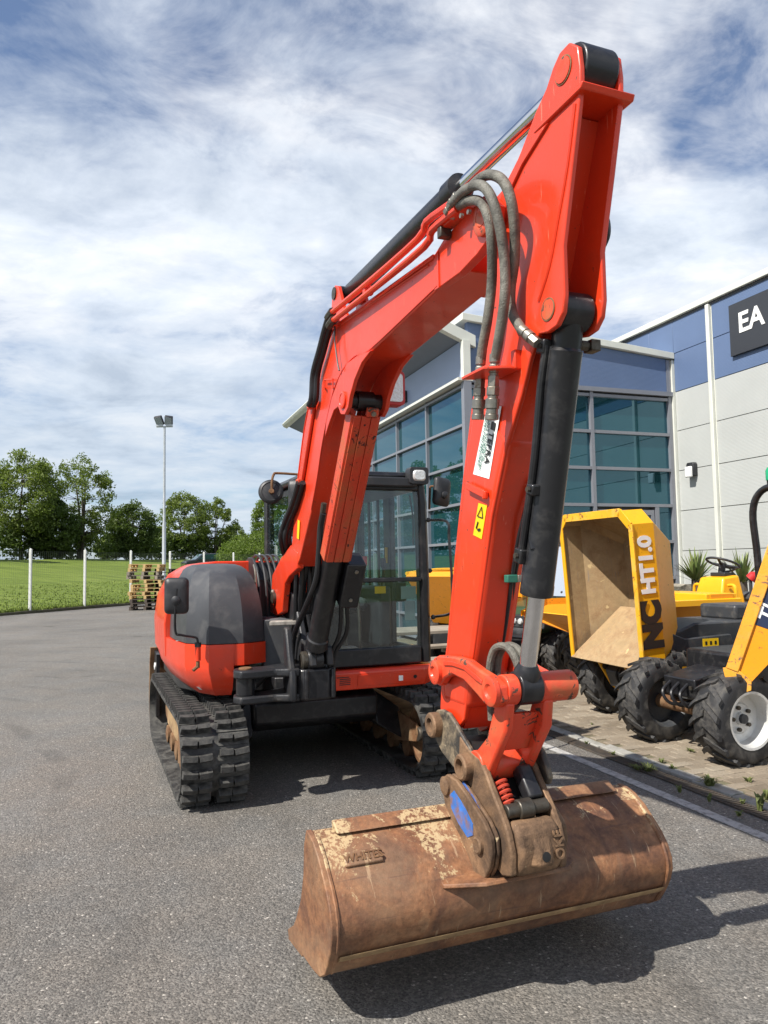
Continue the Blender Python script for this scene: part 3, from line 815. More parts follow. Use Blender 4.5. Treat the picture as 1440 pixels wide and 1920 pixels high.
MB().box((0, 0, 0.003), (0.115, 20, 0.004)).build('channel', M['dark_hole'], dr)
gr = MB()
for s in (-1, 1): gr.box((s * 0.056, 0, 0.007), (0.012, 20, 0.012))
for i in range(666): gr.box((0, -10 + i * 0.03, 0.008), (0.100, 0.014, 0.008))
tag(gr.build('grating', M['iron'], dr, smooth=False), kind='stuff')
ln = empty('white_line', B2W(-2.26, -4), BANG)
MB().box((0, 0, 0.004), (0.085, 22, 0.004)).build('paint', M['line'], ln, smooth=False)
tag(ln, kind='structure')

def tuft(name, label, p, n, h, spread, mat, rs, group, width=0.012, flat=0.0):
    r_ = random.Random(rs); mb = MB()
    for i in range(n):
        an = r_.uniform(0, 6.28); le = r_.uniform(0.4, 1) * spread; hh = h * r_.uniform(0.55, 1.1)
        d = Vector((math.cos(an), math.sin(an), 0)); s = Vector((-d.y, d.x, 0)) * width * r_.uniform(0.6, 1.2)
        b0 = d * r_.uniform(0, 0.25) * spread
        b1 = b0 + d * le * 0.45 + Vector((0, 0, hh * 0.75)); b2 = b0 + d * le + Vector((0, 0, hh * (1 - flat * r_.random())))
        mb.add([b0 - s, b0 + s, b1 + s, b1 - s, b2], [(0, 1, 2, 3), (3, 2, 4)])
    o = mb.build(name, mat, None, smooth=False, recalc=False)
    o.location = p
    return tag(o, label, 'plant', group)
for i, (px, py, n, h, sp, wd) in enumerate([(1330, 1475, 46, .10, .10, .008), (1215, 1446, 40, .07, .11, .006), (1195, 1443, 26, .05, .09, .006), (1262, 1444, 20, .05, .05, .006), (1404, 1468, 16, .06, .05, .009),
                                   (1425, 1520, 14, .14, .05, .012), (1274, 1486, 9, .07, .04, .006), (1295, 1411, 24, .05, .06, .007), (1240, 1430, 12, .05, .05, .006), (1150, 1415, 14, .04, .05, .006),
                                   (1100, 1395, 12, .04, .04, .006), (1180, 1340, 8, .04, .03, .006), (1392, 1507, 10, .05, .04, .007), (1437, 1498, 16, .08, .05, .01), (1330, 1503, 9, .08, .04, .006), (1110, 1360, 8, .03, .03, .006), (1385, 1530, 10, .05, .05, .008)]):
    lab = ['bushy weed tuft in the open paving by the drain', 'wide grassy weed patch at the paving edge', 'low grassy weed touching the left of the wide patch', 'small tuft right of the wide grassy patch', 'small weed below the white wheel rim', 'tall leafy weed at the right frame edge by the drain', 'thin sprig on the edging left of the bushy tuft', 'weed at the foot of the big front tyre', 'tiny tuft above the wide grassy patch', 'weed in bare paving left of the wide patch', 'weed near the mirror shadow on the paving', 'tiny sprout near the far tyre shadow', 'small weed between bushy tuft and drain', 'upright weed at the right edge of the paving', 'thin upright sprig beside the drain grating', 'tiny sprout beside the white line end', 'lowest weed growing over the edging stones'][i]
    tuft('weed', lab, ground(px, py, 0.01), n, h * 0.85, sp * 0.9, M['weed'], i, 'weeds in the block paving', wd, 0.5)

# ------------------------------------------------------------------ fence
fe = empty('mesh_fence', FP0 + FD * 0.25 + FN * 0.12)
tag(fe, 'wire mesh fence with pale posts between yard and lawn', 'fence')
pme = MB().box((0, 0, 1.2), (0.085, 0.085, 2.4)).mesh('post', M['post'])
cme = MB().add([(-.05, -.05, 2.4), (.05, -.05, 2.4), (.05, .05, 2.4), (-.05, .05, 2.4), (0, 0, 2.44)], [(0, 1, 4), (1, 2, 4), (2, 3, 4), (3, 0, 4), (3, 2, 1, 0)]).mesh('post_cap', M['post'])
SPC = 2.863
for i in range(-2, 11):
    p = FD * (i * SPC)
    po = inst('post', pme, fe, Matrix.Translation((p.x, p.y, 0.02)))
    inst('post_cap', cme, po)
fa = math.atan2(FD.y, FD.x)
wp = MB()
for k in range(28): wp.box((0.09 + k * 0.0993, 0, 1.2), (0.0032, 0.0032, 2.25))
for k in range(12): wp.box((SPC / 2, 0, 0.12 + k * 0.2), (SPC - 0.1, 0.0036, 0.0036))
wme = wp.mesh('mesh_panel', M['wire'], smooth=False)
for i in range(-2, 10):
    p = FD * (i * SPC)
    inst('mesh_panel', wme, fe, Matrix.Translation((p.x, p.y, 0.02)) @ Matrix.Rotation(fa, 4, 'Z'))

# ------------------------------------------------------------------ floodlight mast
lp = empty('floodlight_mast', ground(307, 1133))
tag(lp, 'tall galvanised floodlight mast with two black floodlights by the pallets', 'lamp post')
D0 = ground(307, 1133).y
HT = atdepth(308, 800, D0).z
MB().lathe([(0.11, 0), (0.11, 1.3), (0.085, 1.35), (0.085, 3.6), (0.06, 3.7), (0.05, HT - 0.1), (0.05, HT)], (0, 0, 0), (0, 0, 1), 16).build('pole', M['galv'], lp)
MB().lathe([(0.20, 0), (0.20, 0.03), (0.12, 0.04), (0.12, 0.1)], (0, 0, 0), (0, 0, 1), 16).build('base_plate', M['galv'], lp)
MB().box((0, 0, HT), (0.75, 0.06, 0.06)).build('crossbar', M['galv'], lp)
for s in (-1, 1):
    ro = Matrix.Rotation(R(38), 3, 'X') @ Matrix.Rotation(R(10 * s), 3, 'Y')
    c_ = Vector((0.22 * s, -0.10, HT + 0.27))
    fl = MB().box(c_, (0.36, 0.16, 0.44), ro).build('floodlight', M['black_plastic'], lp, 0.03)
    MB().box(c_ + ro @ Vector((0, -0.085, 0)), (0.30, 0.01, 0.36), ro).build('lens', M['windscreen'], fl)
    MB().box((0.22 * s, -0.02, HT + 0.05), (0.30, 0.10, 0.07)).build('bracket', M['galv'], fl)

# ------------------------------------------------------------------ pallets
def pallet_mesh(mat):
    mb = MB()
    for k in range(7): mb.box((0, -0.45 + k * 0.15, 0.133), (1.2, 0.10, 0.022))
    for x in (-0.55, 0, 0.55):
        mb.box((x, 0, 0.111), (0.10, 1.0, 0.022)); mb.box((x, 0, 0.011), (0.10, 1.0, 0.022))
        for yy in (-0.45, 0, 0.45): mb.box((x, yy, 0.061), (0.10, 0.10, 0.078))
    return mb.mesh('pallet', mat, smooth=False)
PM = {k: pallet_mesh(M[k]) for k in ('wood_new', 'wood_old', 'wood_mid')}
PA = ground(277, 1143); PB = ground(316, 1141)
def pallet(mat, p, rz, tilt, label):
    o = inst('pallet', PM[mat], None, Matrix.Translation(p) @ Matrix.Rotation(rz, 4, 'Z') @ Matrix.Rotation(tilt, 4, 'Y'))
    return tag(o, label, 'pallet', 'pallets stacked by the lawn fence')
zz = 0.0
seq = [('wood_old', 0, 0, 0), ('wood_old', 0.02, 0, 0), ('wood_old', 0.0, 0, 0.0), ('wood_new', -0.02, 0, 0), ('wood_new', -0.06, 0, 0), ('wood_new', 0.05, 0.03, 0), ('wood_new', 0.07, -0.05, 0), ('wood_new', 0.02, 0.04, 0), ('wood_mid', -0.10, 0.02, 0), ('wood_mid', -0.12, 0, 0), ('wood_new', -0.05, 0.0, 0), ('wood_new', -0.02, 0.02, 0)]
names = ['bottom dark', 'second dark', 'third dark', 'lowest pale', 'second pale', 'third pale', 'fourth pale', 'fifth pale', 'lower grey', 'upper grey', 'next-to-top pale', 'topmost pale']
for i, (mt, dx, ti, _) in enumerate(seq):
    pallet(mt, PA + Vector((dx, 0, zz)), 0.1 + random.uniform(-.08, .08), ti, names[i] + ' pallet of the front stack beside the mast')
    zz += 0.146 + abs(ti) * 0.35
for i in range(11):
    pallet('wood_old', PB + Vector((random.uniform(-.03, .03), 0.5, i * 0.146)), 0.1 + random.uniform(-.04, .04), 0, 'dark pallet, number %s from the ground in the dark back stack' % ['one', 'two', 'three', 'four', 'five', 'six', 'seven', 'eight', 'nine', 'ten', 'eleven'][i])

# ------------------------------------------------------------------ trees and shrubs
def leaves(mb, c, rad, n, size, rnd):
    for _ in range(n):
        while True:
            q = Vector((rnd.uniform(-1, 1), rnd.uniform(-1, 1), rnd.uniform(-1, 1)))
            if q.length < 1: break
        p = c + Vector((q.x * rad.x, q.y * rad.y, q.z * rad.z))
        nrm = Vector((rnd.gauss(0, 1), rnd.gauss(0, 1), rnd.gauss(0.5, 1))).normalized()
        u = nrm.orthogonal().normalized(); u.rotate(Matrix.Rotation(rnd.uniform(0, 6.28), 3, nrm)); w_ = nrm.cross(u)
        s = size * rnd.uniform(0.6, 1.3)
        mb.add([p - u * s, p - w_ * s * .55, p + u * s, p + w_ * s * .55], [(0, 1, 2, 3)])
def tree(label, base, height, rx, seed, mat='leaf_mid', nclump=70, per=60, size=0.17, clear=0.25, lean=0.0, gap=1.0, name='broadleaf_tree', group='trees behind the lawn', stems=1):
    rnd = random.Random(seed)
    o = empty(name, base)
    tag(o, label, 'tree', group)
    tr = MB(); cr = MB()
    cz = height * (clear + 1) / 2; rz = height * (1 - clear) / 2
    anchors = []
    for s in range(stems):
        off = Vector((rnd.uniform(-.4, .4), rnd.uniform(-.4, .4), 0)) * (s > 0)
        top = Vector((lean + off.x * 3, off.y * 2, height * 0.72))
        mid = off + Vector((lean * 0.3 + rnd.uniform(-.2, .2), rnd.uniform(-.2, .2), height * 0.35))
        tr.tube([off, mid, top], lambda t: 0.022 * height * (1 - 0.82 * t), 7, 5)
        anchors += [(off + (mid - off) * k, 0.012 * height) for k in (0.7, 1.0)] + [(mid + (top - mid) * k, 0.009 * height * (1.2 - k)) for k in (0.3, 0.6, 0.9)]
    for i in range(nclump):
        while True:
            q = Vector((rnd.uniform(-1, 1), rnd.uniform(-1, 1), rnd.uniform(-1, 1)))
            if 0.25 < q.length < 1: break
        q *= (0.72 + 0.28 * rnd.random()) / max(q.length, 0.55)
        taper = 1.0 - 0.25 * max(q.z, 0) - 0.15 * max(-q.z, 0)
        c = Vector((q.x * rx * taper + lean * (0.5 + q.z * 0.5), q.y * rx * taper, cz + q.z * rz))
        cr_ = rx * rnd.uniform(0.15, 0.27) * gap
        leaves(cr, c, Vector((cr_, cr_, cr_ * 0.75)), int(per * 1.7 * rnd.uniform(0.6, 1.3)), size * 0.68, rnd)
        if i % 2 == 0:
            a, ra = min(anchors, key=lambda a_: (a_[0] - c).length + (2 if a_[0].z > c.z else 0))
            tr.tube([a, (a + c) / 2 + Vector((0, 0, -0.06 * (c - a).length)), c], lambda t, ra=ra: max(ra * 0.6 * (1 - 0.85 * t), 0.012), 5, 4)
    tr.build('trunk', M['bark'], o, angle=60)
    cr.build('crown', M[mat], o, smooth=False, recalc=False)
    return o
def on_lawn(px, b):
    k = (px - 720) / FPX
    # solve along the pixel column for the lawn's b coordinate
    # (k*Y - X0)*FN.x + (Y - Y0)*FN.y = b
    Y = (b + FP0.x * FN.x + FP0.y * FN.y) / (k * FN.x + FN.y)
    return Vector((k * Y, Y, lawn_z(b) - 0.05))
def hgt(px, py, p):
    return atdepth(px, py, p.y).z - p.z
def tr_at(label, px, topy, halfpx, b, **kw):
    p = on_lawn(px, b)
    return tree(label, p, hgt(px, topy, p), halfpx / FPX * p.y, kw.pop('seed', int(px) + 500), **kw)
tr_at('tall dense tree at the left edge behind the lawn', 40, 843, 78, 26, mat='leaf_mid', nclump=190, per=70, size=0.16, clear=0.10)
tr_at('tall airy tree with open crown behind the lawn', 152, 852, 64, 25, mat='leaf_mid', nclump=170, per=46, size=0.15, clear=0.08, gap=0.85, stems=3)
tr_at('dark ivy-covered tree below the tall airy tree', 96, 935, 48, 24.5, mat='leaf_dark', nclump=150, per=80, size=0.15, clear=0.0)
tr_at('round dark green tree left of the floodlight mast', 248, 940, 50, 25, mat='leaf_dark', nclump=150, per=72, size=0.16, clear=0.02)
tr_at('spreading green tree right behind the floodlight mast', 345, 924, 52, 26, mat='leaf_mid', nclump=140, per=58, size=0.17, clear=0.08, gap=0.9, stems=2)
tr_at('slender see-through tree right of the mast', 404, 934, 38, 24, mat='leaf_mid', nclump=105, per=42, size=0.16, clear=0.10, gap=0.85, stems=3)
tr_at('dense light green tree behind the round mirror', 512, 922, 46, 21, mat='leaf_light', nclump=150, per=80, size=0.17, clear=0.0)
tr_at('small dark tree in the gap beside the slender tree', 452, 1000, 34, 20, mat='leaf_dark', nclump=50, per=50, size=0.14, clear=0.0)
tr_at('bright green laurel bush behind the excavator engine hood', 478, 1002, 72, 6, mat='leaf_light', nclump=120, per=80, size=0.11, clear=0.0, name='laurel_bush', group='shrubs behind the excavator')
for i, (px, ty, hw) in enumerate([(-110, 830, 75), (-260, 800, 90), (-450, 850, 110)]):
    tr_at(['tall tree just beyond the left frame edge', 'broad tree further left of the yard', 'leftmost broad tree of the row behind the lawn'][i], px, ty, hw, 24 + i, mat='leaf_mid', nclump=80, per=50, size=0.24, clear=0.12)
for i, (px, ty, hw) in enumerate([(205, 1000, 30), (298, 985, 30), (440, 985, 30)]):
    tr_at(['low bushy tree between the airy tree and the round tree', 'low bushy tree tucked behind the floodlight mast', 'low bushy tree left of the laurel bush'][i], px, ty, hw, 27, mat='leaf_mid', nclump=80, per=50, size=0.15, clear=0.0)
hd = MB(); rnd = random.Random(5)
for i in range(620):
    a = rnd.uniform(-22, 62); p = lawn_pt(a, 25.5 + rnd.uniform(-.7, 1.2))
    leaves(hd, p + Vector((0, 0, rnd.uniform(0.2, 2.4))), Vector((0.9, 0.9, 0.6)), 46, 0.16, rnd)
tag(hd.build('hedge', M['leaf_dark'], smooth=False, recalc=False), 'low dark hedge running along the top of the lawn', 'hedge')
# ------------------------------------------------------------------ excavator (local x = forward, y = machine left, z = up)
_F = Vector((0.37, -0.93)).normalized()
ex = empty('excavator', (-0.774, 6.564, 0), math.atan2(_F.y, _F.x))
tag(ex, 'red tracked excavator with black cover and wide rusty ditching bucket', 'excavator')
EXM = Matrix.Translation((-0.774, 6.564, 0)) @ Matrix.Rotation(math.atan2(_F.y, _F.x), 4, 'Z')
EXI = EXM.inverted()
_cm = EXI @ CAMP
def onl(px, py, l):
    r = EXI.to_3x3() @ ray(px, py)
    return _cm + r * ((l - _cm.y) / r.y)
def onf(px, py, f):
    r = EXI.to_3x3() @ ray(px, py)
    return _cm + r * ((f - _cm.x) / r.x)
def P2(p): return (p.x, p.z)

# ---- tracks
TR = 0.268; FC, RC = 1.0, -1.05
def track_path(s):
    """s along the outer belt -> (f, z, tangent angle), starting at the rear bottom and running forward underneath"""
    L1 = FC - RC; L2 = math.pi * TR
    s %= 2 * (L1 + L2)
    cz = TR + 0.04
    if s < L1: return RC + s, 0.04, 0.0
    s -= L1
    if s < L2:
        a = s / TR
        return FC + TR * math.sin(a), cz - TR * math.cos(a), a
    s -= L2
    if s < L1: return FC - s, cz + TR, math.pi
    s -= L1
    a = math.pi + s / TR
    return RC + TR * math.sin(a), cz - TR * math.cos(a), a
TL = 2 * ((FC - RC) + math.pi * TR)
lug_me = MB()
def lug(mb, w, d0, d1, h):
    mb.add([(-d0, -w, -0.004), (d0, -w, -0.004), (d0, w, -0.004), (-d0, w, -0.004), (-d1, -w * .9, h), (d1, -w * .9, h), (d1, w * .9, h), (-d1, w * .9, h)],
           [(0, 1, 5, 4), (1, 2, 6, 5), (2, 3, 7, 6), (3, 0, 4, 7), (4, 5, 6, 7)])
    return mb
LUGM = [lug(MB(), 0.046, 0.025, 0.018, 0.046).mesh('tread_lug', M['rubber']), lug(MB(), 0.052, 0.024, 0.017, 0.046).mesh('tread_lug', M['rubber'])]
def make_track(l0, l1, vis_rows, label):
    o = MB()
    n = 96; rows = []
    mid = (l0 + l1) / 2
    for inner in (0, 1):
        pass
    prof = []
    for k in range(n):
        f, z, a = track_path(k * TL / n)
        nx, nz = math.sin(a), -math.cos(a)
        q = 0.022
        rows.append([(f, l0, z), (f, l1, z), (f - nx * q, l1, z - nz * q), (f - nx * q, l0, z - nz * q)])
    rows.append(rows[0])
    o.loft(rows, closed=True)
    # bars across the belt under each lug row and guide teeth inside
    nr = 62
    for r_ in range(nr):
        f, z, a = track_path(r_ * TL / nr)
        mt = Matrix.Translation((f, mid, z)) @ Matrix.Rotation(-a, 4, 'Y')
        for c_, wd in ((-0.118, 0.105), (0.118, 0.105)):
            q = [Vector((sx * 0.026, c_ + sy * wd, sz)) for sx in (-1, 1) for sy in (-1, 1) for sz in (0.0, -0.005)]
            o.add([mt @ v for v in q], [(0, 1, 3, 2), (4, 6, 7, 5), (0, 4, 5, 1), (2, 3, 7, 6), (0, 2, 6, 4), (1, 5, 7, 3)])
        for c_ in (-0.05, 0.05):
            q = [Vector((sx * 0.022, c_ + sy * 0.018, sz)) for sx in (-1, 1) for sy in (-1, 1) for sz in (0.02, 0.062)]
            o.add([mt @ v for v in q], [(0, 1, 3, 2), (4, 6, 7, 5), (0, 4, 5, 1), (2, 3, 7, 6), (0, 2, 6, 4), (1, 5, 7, 3)])
    belt = o.build('track', M['rubber'], ex, angle=40)
    if label: belt['label'] = label
    rest = MB(); count = 0
    rl = random.Random(2)
    for r_ in range(nr):
        for side in (-1, 1):
            s = (r_ + (0.22 if side > 0 else 0)) * TL / nr
            f, z, a = track_path(s)
            for q, (cc, mi) in enumerate(((0.068, 0), (0.168, 1))):
                # flip so +z of the lug points out of the belt
                mt = Matrix.Translation((f, mid + side * cc, z)) @ Matrix.Rotation(-a, 4, 'Y') @ Matrix.Rotation(math.pi, 4, 'X') @ Matrix.Translation((rl.uniform(-.003, .003), 0, 0.006 + rl.uniform(-.004, .002))) @ Matrix.Rotation((0.10 if q else -0.04) * side + rl.uniform(-.04, .04), 4, 'Z')
                if r_ in vis_rows: inst('tread_lug', LUGM[mi], belt, mt)
                else: rest.add([mt @ v.co for v in LUGM[mi].vertices], [tuple(p.vertices) for p in LUGM[mi].polygons])
    tag(rest.build('tread_lugs', M['rubber'], belt), kind='stuff')
    # running gear
    fr = MB().prism([(-0.80, 0.20), (0.70, 0.18), (0.74, 0.26), (0.62, 0.40), (-0.70, 0.42), (-0.82, 0.34)], l0 + 0.12, l1 - 0.10, 'l').build('track_frame', M['tan_steel'], belt, 0.01)
    for s in (-1, 1):
        MB().prism([(0.52, 0.16), (0.98, 0.24), (1.02, 0.31), (0.98, 0.38), (0.52, 0.42)], mid + s * 0.15 - 0.012, mid + s * 0.15 + 0.012, 'l').build('idler_guard', M['rust_mud'], belt, 0.005)
    ic = (FC, mid, TR + 0.03)
    MB().lathe([(0.06, -0.10), (0.07, -0.10), (0.19, -0.085), (0.205, -0.125), (0.235, -0.125), (0.235, -0.05), (0.215, -0.04), (0.215, 0.04), (0.235, 0.05), (0.235, 0.125), (0.205, 0.125), (0.19, 0.085), (0.07, 0.10)], ic, (0, 1, 0), 40).build('idler', M['rust_mud'], belt)
    MB().lathe([(0.05, -0.16), (0.06, -0.14), (0.06, 0.14), (0.05, 0.16)], ic, (0, 1, 0), 20).build('idler_hub', M['dark_steel'], belt, 0.004)
    sp = MB().lathe([(0.08, -0.09), (0.20, -0.06), (0.21, -0.05), (0.21, 0.05), (0.20, 0.06), (0.08, 0.09)], (RC, mid, TR + 0.03), (0, 1, 0), 30)
    for k in range(18):
        a = k * 2 * math.pi / 18
        sp.box((RC + 0.225 * math.cos(a), mid, TR + 0.03 + 0.225 * math.sin(a)), (0.05, 0.05, 0.03), Matrix.Rotation(-a, 3, 'Y'))
    sp.build('sprocket', M['rust_mud'], belt, 0.004)
    for k in range(5):
        MB().lathe([(0.03, -0.13), (0.075, -0.12), (0.075, -0.06), (0.05, -0.05), (0.05, 0.05), (0.075, 0.06), (0.075, 0.12), (0.03, 0.13)], (-0.68 + k * 0.34, mid, 0.135), (0, 1, 0), 20).build('roller', M['rust_mud'], belt)
    return belt
make_track(-1.115, -0.665, set(range(17, 55)), None)
make_track(0.615, 1.065, set(range(18, 52)), None)
# undercarriage frame
uc = MB().prism([(-0.75, 0.36), (0.62, 0.36), (0.72, 0.42), (0.72, 0.58), (0.62, 0.62), (-0.75, 0.62)], -0.52, 0.47, 'l').build('undercarriage_frame', M['black_paint'], ex, 0.02)
for l0, l1, s in ((-0.70, -0.523, -1), (0.473, 0.70, 1)):
    MB().loft([[(0.70, l0 if s < 0 else l1, 0.20), (0.60, l0 if s < 0 else l1, 0.44), (-0.60, l0 if s < 0 else l1, 0.44), (-0.70, l0 if s < 0 else l1, 0.20)],
               [(0.68, l1 if s < 0 else l0, 0.34), (0.60, l1 if s < 0 else l0, 0.60), (-0.60, l1 if s < 0 else l0, 0.60), (-0.70, l1 if s < 0 else l0, 0.34)]], closed=True, caps=True).build('side_leg', M['black_paint'], uc, 0.008)
MB().lathe([(0.46, 0.60), (0.46, 0.635), (0.52, 0.64), (0.52, 0.69)], (0, -0.03, 0), (0, 0, 1), 40).build('slewing_ring', M['dark_steel'], ex)
# dozer blade behind
bp_ = [(-1.46, 0.10), (-1.53, 0.20), (-1.56, 0.42), (-1.52, 0.68), (-1.45, 0.83), (-1.425, 0.83), (-1.49, 0.68), (-1.53, 0.42), (-1.50, 0.20), (-1.44, 0.12)]
bld_ = MB().prism(bp_, -1.10, 1.06, 'l').build('dozer_blade', M['rust_mud'], ex, 0.004)
MB().prism([(-1.47, 0.15), (-1.20, 0.20), (-1.20, 0.78), (-1.44, 0.80)], -1.06, -1.03, 'l').build('blade_side_plate', M['black_paint'], bld_)
MB().lathe([(0.035, 0), (0.035, 0.01), (0.0, 0.015)], (-1.30, -1.061, 0.66), (0, -1, 0), 16).build('reflector', M['white'], bld_)
for l in (-0.45, 0.45): MB().box((-1.05, l, 0.36), (0.9, 0.10, 0.14)).build('blade_arm', M['black_paint'], bld_, 0.01)

# ---- upper frame and bodywork
MB().prism([(-1.25, -0.85), (-0.9, -1.02), (0.3, -1.02), (0.62, -0.90), (0.72, -0.45), (0.95, -0.42), (1.05, -0.10), (0.88, 0.0), (0.86, 0.84), (-0.9, 0.90), (-1.25, 0.6)], 0.675, 0.80, 'z').build('upper_frame', M['black_paint'], ex, 0.01)
def plan_loft(pts_rows, name, mat, parent=ex, bevel=0.006):
    return MB().loft(pts_rows, closed=True, caps=True).build(name, mat, parent, bevel, angle=28)
outer = [(0.955, -0.715), (0.93, -0.885), (0.74, -1.03), (0.38, -1.085), (-0.2, -1.115), (-0.85, -1.08), (-1.28, -0.85), (-1.42, -0.5), (-1.2, -0.45), (0.2, -0.45), (0.25, -0.715)]
def sc(pl, k, kf, z): return [(-0.1 + (f + 0.1) * kf, -0.72 + (l + 0.72) * (k if l < -0.72 else 1), z) for f, l in pl]
red = plan_loft([sc(outer, 0.62, 0.90, 0.685), sc(outer, 0.80, 0.955, 0.74), sc(outer, 0.98, 0.995, 0.855), sc(outer, 1.0, 1.0, 0.90), sc(outer, 1.0, 0.99, 1.055)], 'body_panel', M['red'], bevel=0)
inner = [(0.86, -0.465), (0.952, -0.64), (0.9465, -0.7148), (0.45, -0.7148), (0.45, -0.465)]
plan_loft([[(f, l, z) for f, l in inner] for z in (0.905, 1.0552)], 'body_panel', M['red'], bevel=0)
from mathutils.bvhtree import BVHTree
def surf(o, px, py):
    me = o.data
    bv = BVHTree.FromPolygons([v.co for v in me.vertices], [tuple(p.vertices) for p in me.polygons])
    d = EXI.to_3x3() @ ray(px, py)
    h_ = bv.ray_cast(_cm, d.normalized())
    return h_[0], h_[1] if h_[1].dot(d) < 0 else -h_[1]
def decal(o, px, py, w_, h_, mat, name, parent):
    p, n = surf(o, px, py)
    x = Vector((0, 0, 1)).cross(n).normalized(); y = n.cross(x)
    p = p + n * 0.0025
    return MB().add([p + x * sx * w_ / 2 + y * sy * h_ / 2 for sx, sy in ((-1, -1), (1, -1), (1, 1), (-1, 1))], [(0, 1, 2, 3)]).build(name, mat, parent, smooth=False)
decal(red, 374, 1290, 0.035, 0.04, M['sticker'], 'body_sticker', red)
decal(red, 336, 1202, 0.05, 0.03, M['sticker'], 'body_sticker', red)
# rounded black engine cover: faceted dome
cov_plan = [(0.66, -0.455), (0.85, -0.475), (0.945, -0.645), (0.915, -0.885), (0.73, -1.02), (0.40, -1.065), (0.1, -1.07), (-0.35, -1.03), (-0.55, -0.72), (-0.35, -0.47), (0.1, -0.455)]
cen = Vector((0.12, -0.735)); rows = []
for k in range(13):
    a = k / 12 * math.pi / 2 * 0.985
    s = math.cos(a) ** 0.46; z = 1.06 + 0.575 * math.sin(a) ** 1.0
    rows.append([(cen.x + (f - cen.x) * s, cen.y + (l - cen.y) * (0.10 + 0.90 * s), z) for f, l in cov_plan])
cover_o = MB().loft(rows, closed=True, caps=True).build('engine_cover', M['cover'], ex, 0, angle=17)
for sgn in ():
    pass
# red hood behind the cover
hs = [(-1.105, 0.90), (-1.115, 1.16), (-1.085, 1.38), (-0.99, 1.56), (-0.86, 1.635), (-0.70, 1.655), (-0.16, 1.655), (-0.14, 0.90)]
def hood_row(f, k, dz): return [(f, -0.6 + (l + 0.6) * k, 0.9 + (z - 0.9) * dz) for l, z in hs]
MB().loft([hood_row(0.10, 1.0, 1.0), hood_row(-0.5, 1.005, 1.0), hood_row(-1.0, 0.97, 0.98), hood_row(-1.28, 0.85, 0.93), hood_row(-1.42, 0.6, 0.8)], closed=True, caps=True).build('engine_hood', M['red'], ex, 0.01, angle=40)
# black louvred side vent beside the boom foot
vent = MB().prism([(-0.1, 1.12), (-0.1, 1.64), (0.08, 1.685), (0.24, 1.68), (0.40, 1.60), (0.50, 1.44), (0.53, 1.12)], -0.435, -0.415, 'l').build('side_vent', M['black_plastic'], ex, 0.006)
for k in range(4):
    l = -0.375 + k * 0.047
    MB().tube([(0.53, l, 1.12), (0.51, l, 1.40), (0.42, l, 1.58), (0.26, l, 1.685), (0.05, l, 1.695), (-0.1, l, 1.65)], 0.011, 6, 4).build('rib', M['black_plastic'], vent)
MB().prism([(-0.1, 1.12), (-0.1, 1.60), (0.22, 1.64), (0.42, 1.50), (0.47, 1.12)], -0.41, -0.20, 'l').build('vent_core', M['ink'], vent)
MB().tube([(0.44, -0.46, 1.62), (0.50, -0.46, 1.55), (0.53, -0.46, 1.32)], 0.010, 6).build('latch_rod', M['steel'], vent)
# steps, inner plates by the boom foot
MB().box((0.78, -0.36, 1.0), (0.10, 0.22, 0.42)).build('front_plate', M['grey_plate'], ex, 0.008)
MB().box((0.55, -0.30, 1.19), (0.50, 0.26, 0.05)).build('deck_plate', M['grey_plate'], ex, 0.006)
p = onf(535, 1167, 0.98); MB().prism([(0.90, p.y - 0.09), (0.99, p.y - 0.12), (1.02, p.y + 0.09), (0.90, p.y + 0.10)], p.z - 0.02, p.z + 0.012, 'z').build('step', M['pale_step'], ex, 0.006)
p = onf(567, 1190, 1.0); MB().box(p, (0.1, 0.12, 0.03)).build('step', M['pale_step'], ex, 0.006)

# right-hand mirror on its arm
bk = onf(371, 1225, 0.97)
mir = MB().cyl(bk + Vector((0, 0, -0.05)), bk + Vector((0, 0, 0.06)), 0.020, n=12).build('mirror_bracket', M['red'], ex)
MB().cyl(bk + Vector((0.0, 0, -0.10)), bk + Vector((0, 0, -0.055)), 0.014, n=8).cyl(bk + Vector((0.0, 0.0, -0.09)), bk + Vector((0.01, -0.035, -0.115)), 0.012, n=8).build('clamp_bolt', M['rust_mud'], mir)
MB().cyl(bk + Vector((0, 0, 0.045)), bk + Vector((0, 0, 0.075)), 0.023, n=12).build('collar', M['black_plastic'], mir)
mc = onf(331, 1117, 1.02)
MB().tube([bk + Vector((0, 0, 0.05)), bk + Vector((0, -0.005, 0.10)), bk + Vector((0, -0.03, 0.115)), Vector((1.0, mc.y + 0.035, bk.z + 0.135)), Vector((1.01, mc.y - 0.005, bk.z + 0.16)), mc + Vector((0.02, -0.01, -0.08)), mc + Vector((0.025, 0, 0.05))], 0.0085, 8).build('mirror_arm', M['black_paint'], mir)
def rrect(w, h, r, n=4):
    out = []
    for cx, cy, a0 in ((w - r, h - r, 0), (-w + r, h - r, 90), (-w + r, -h + r, 180), (w - r, -h + r, 270)):
        out += [(cx + r * math.cos(R(a0 + 90 * k / n)), cy + r * math.sin(R(a0 + 90 * k / n))) for k in range(n + 1)]
    return out
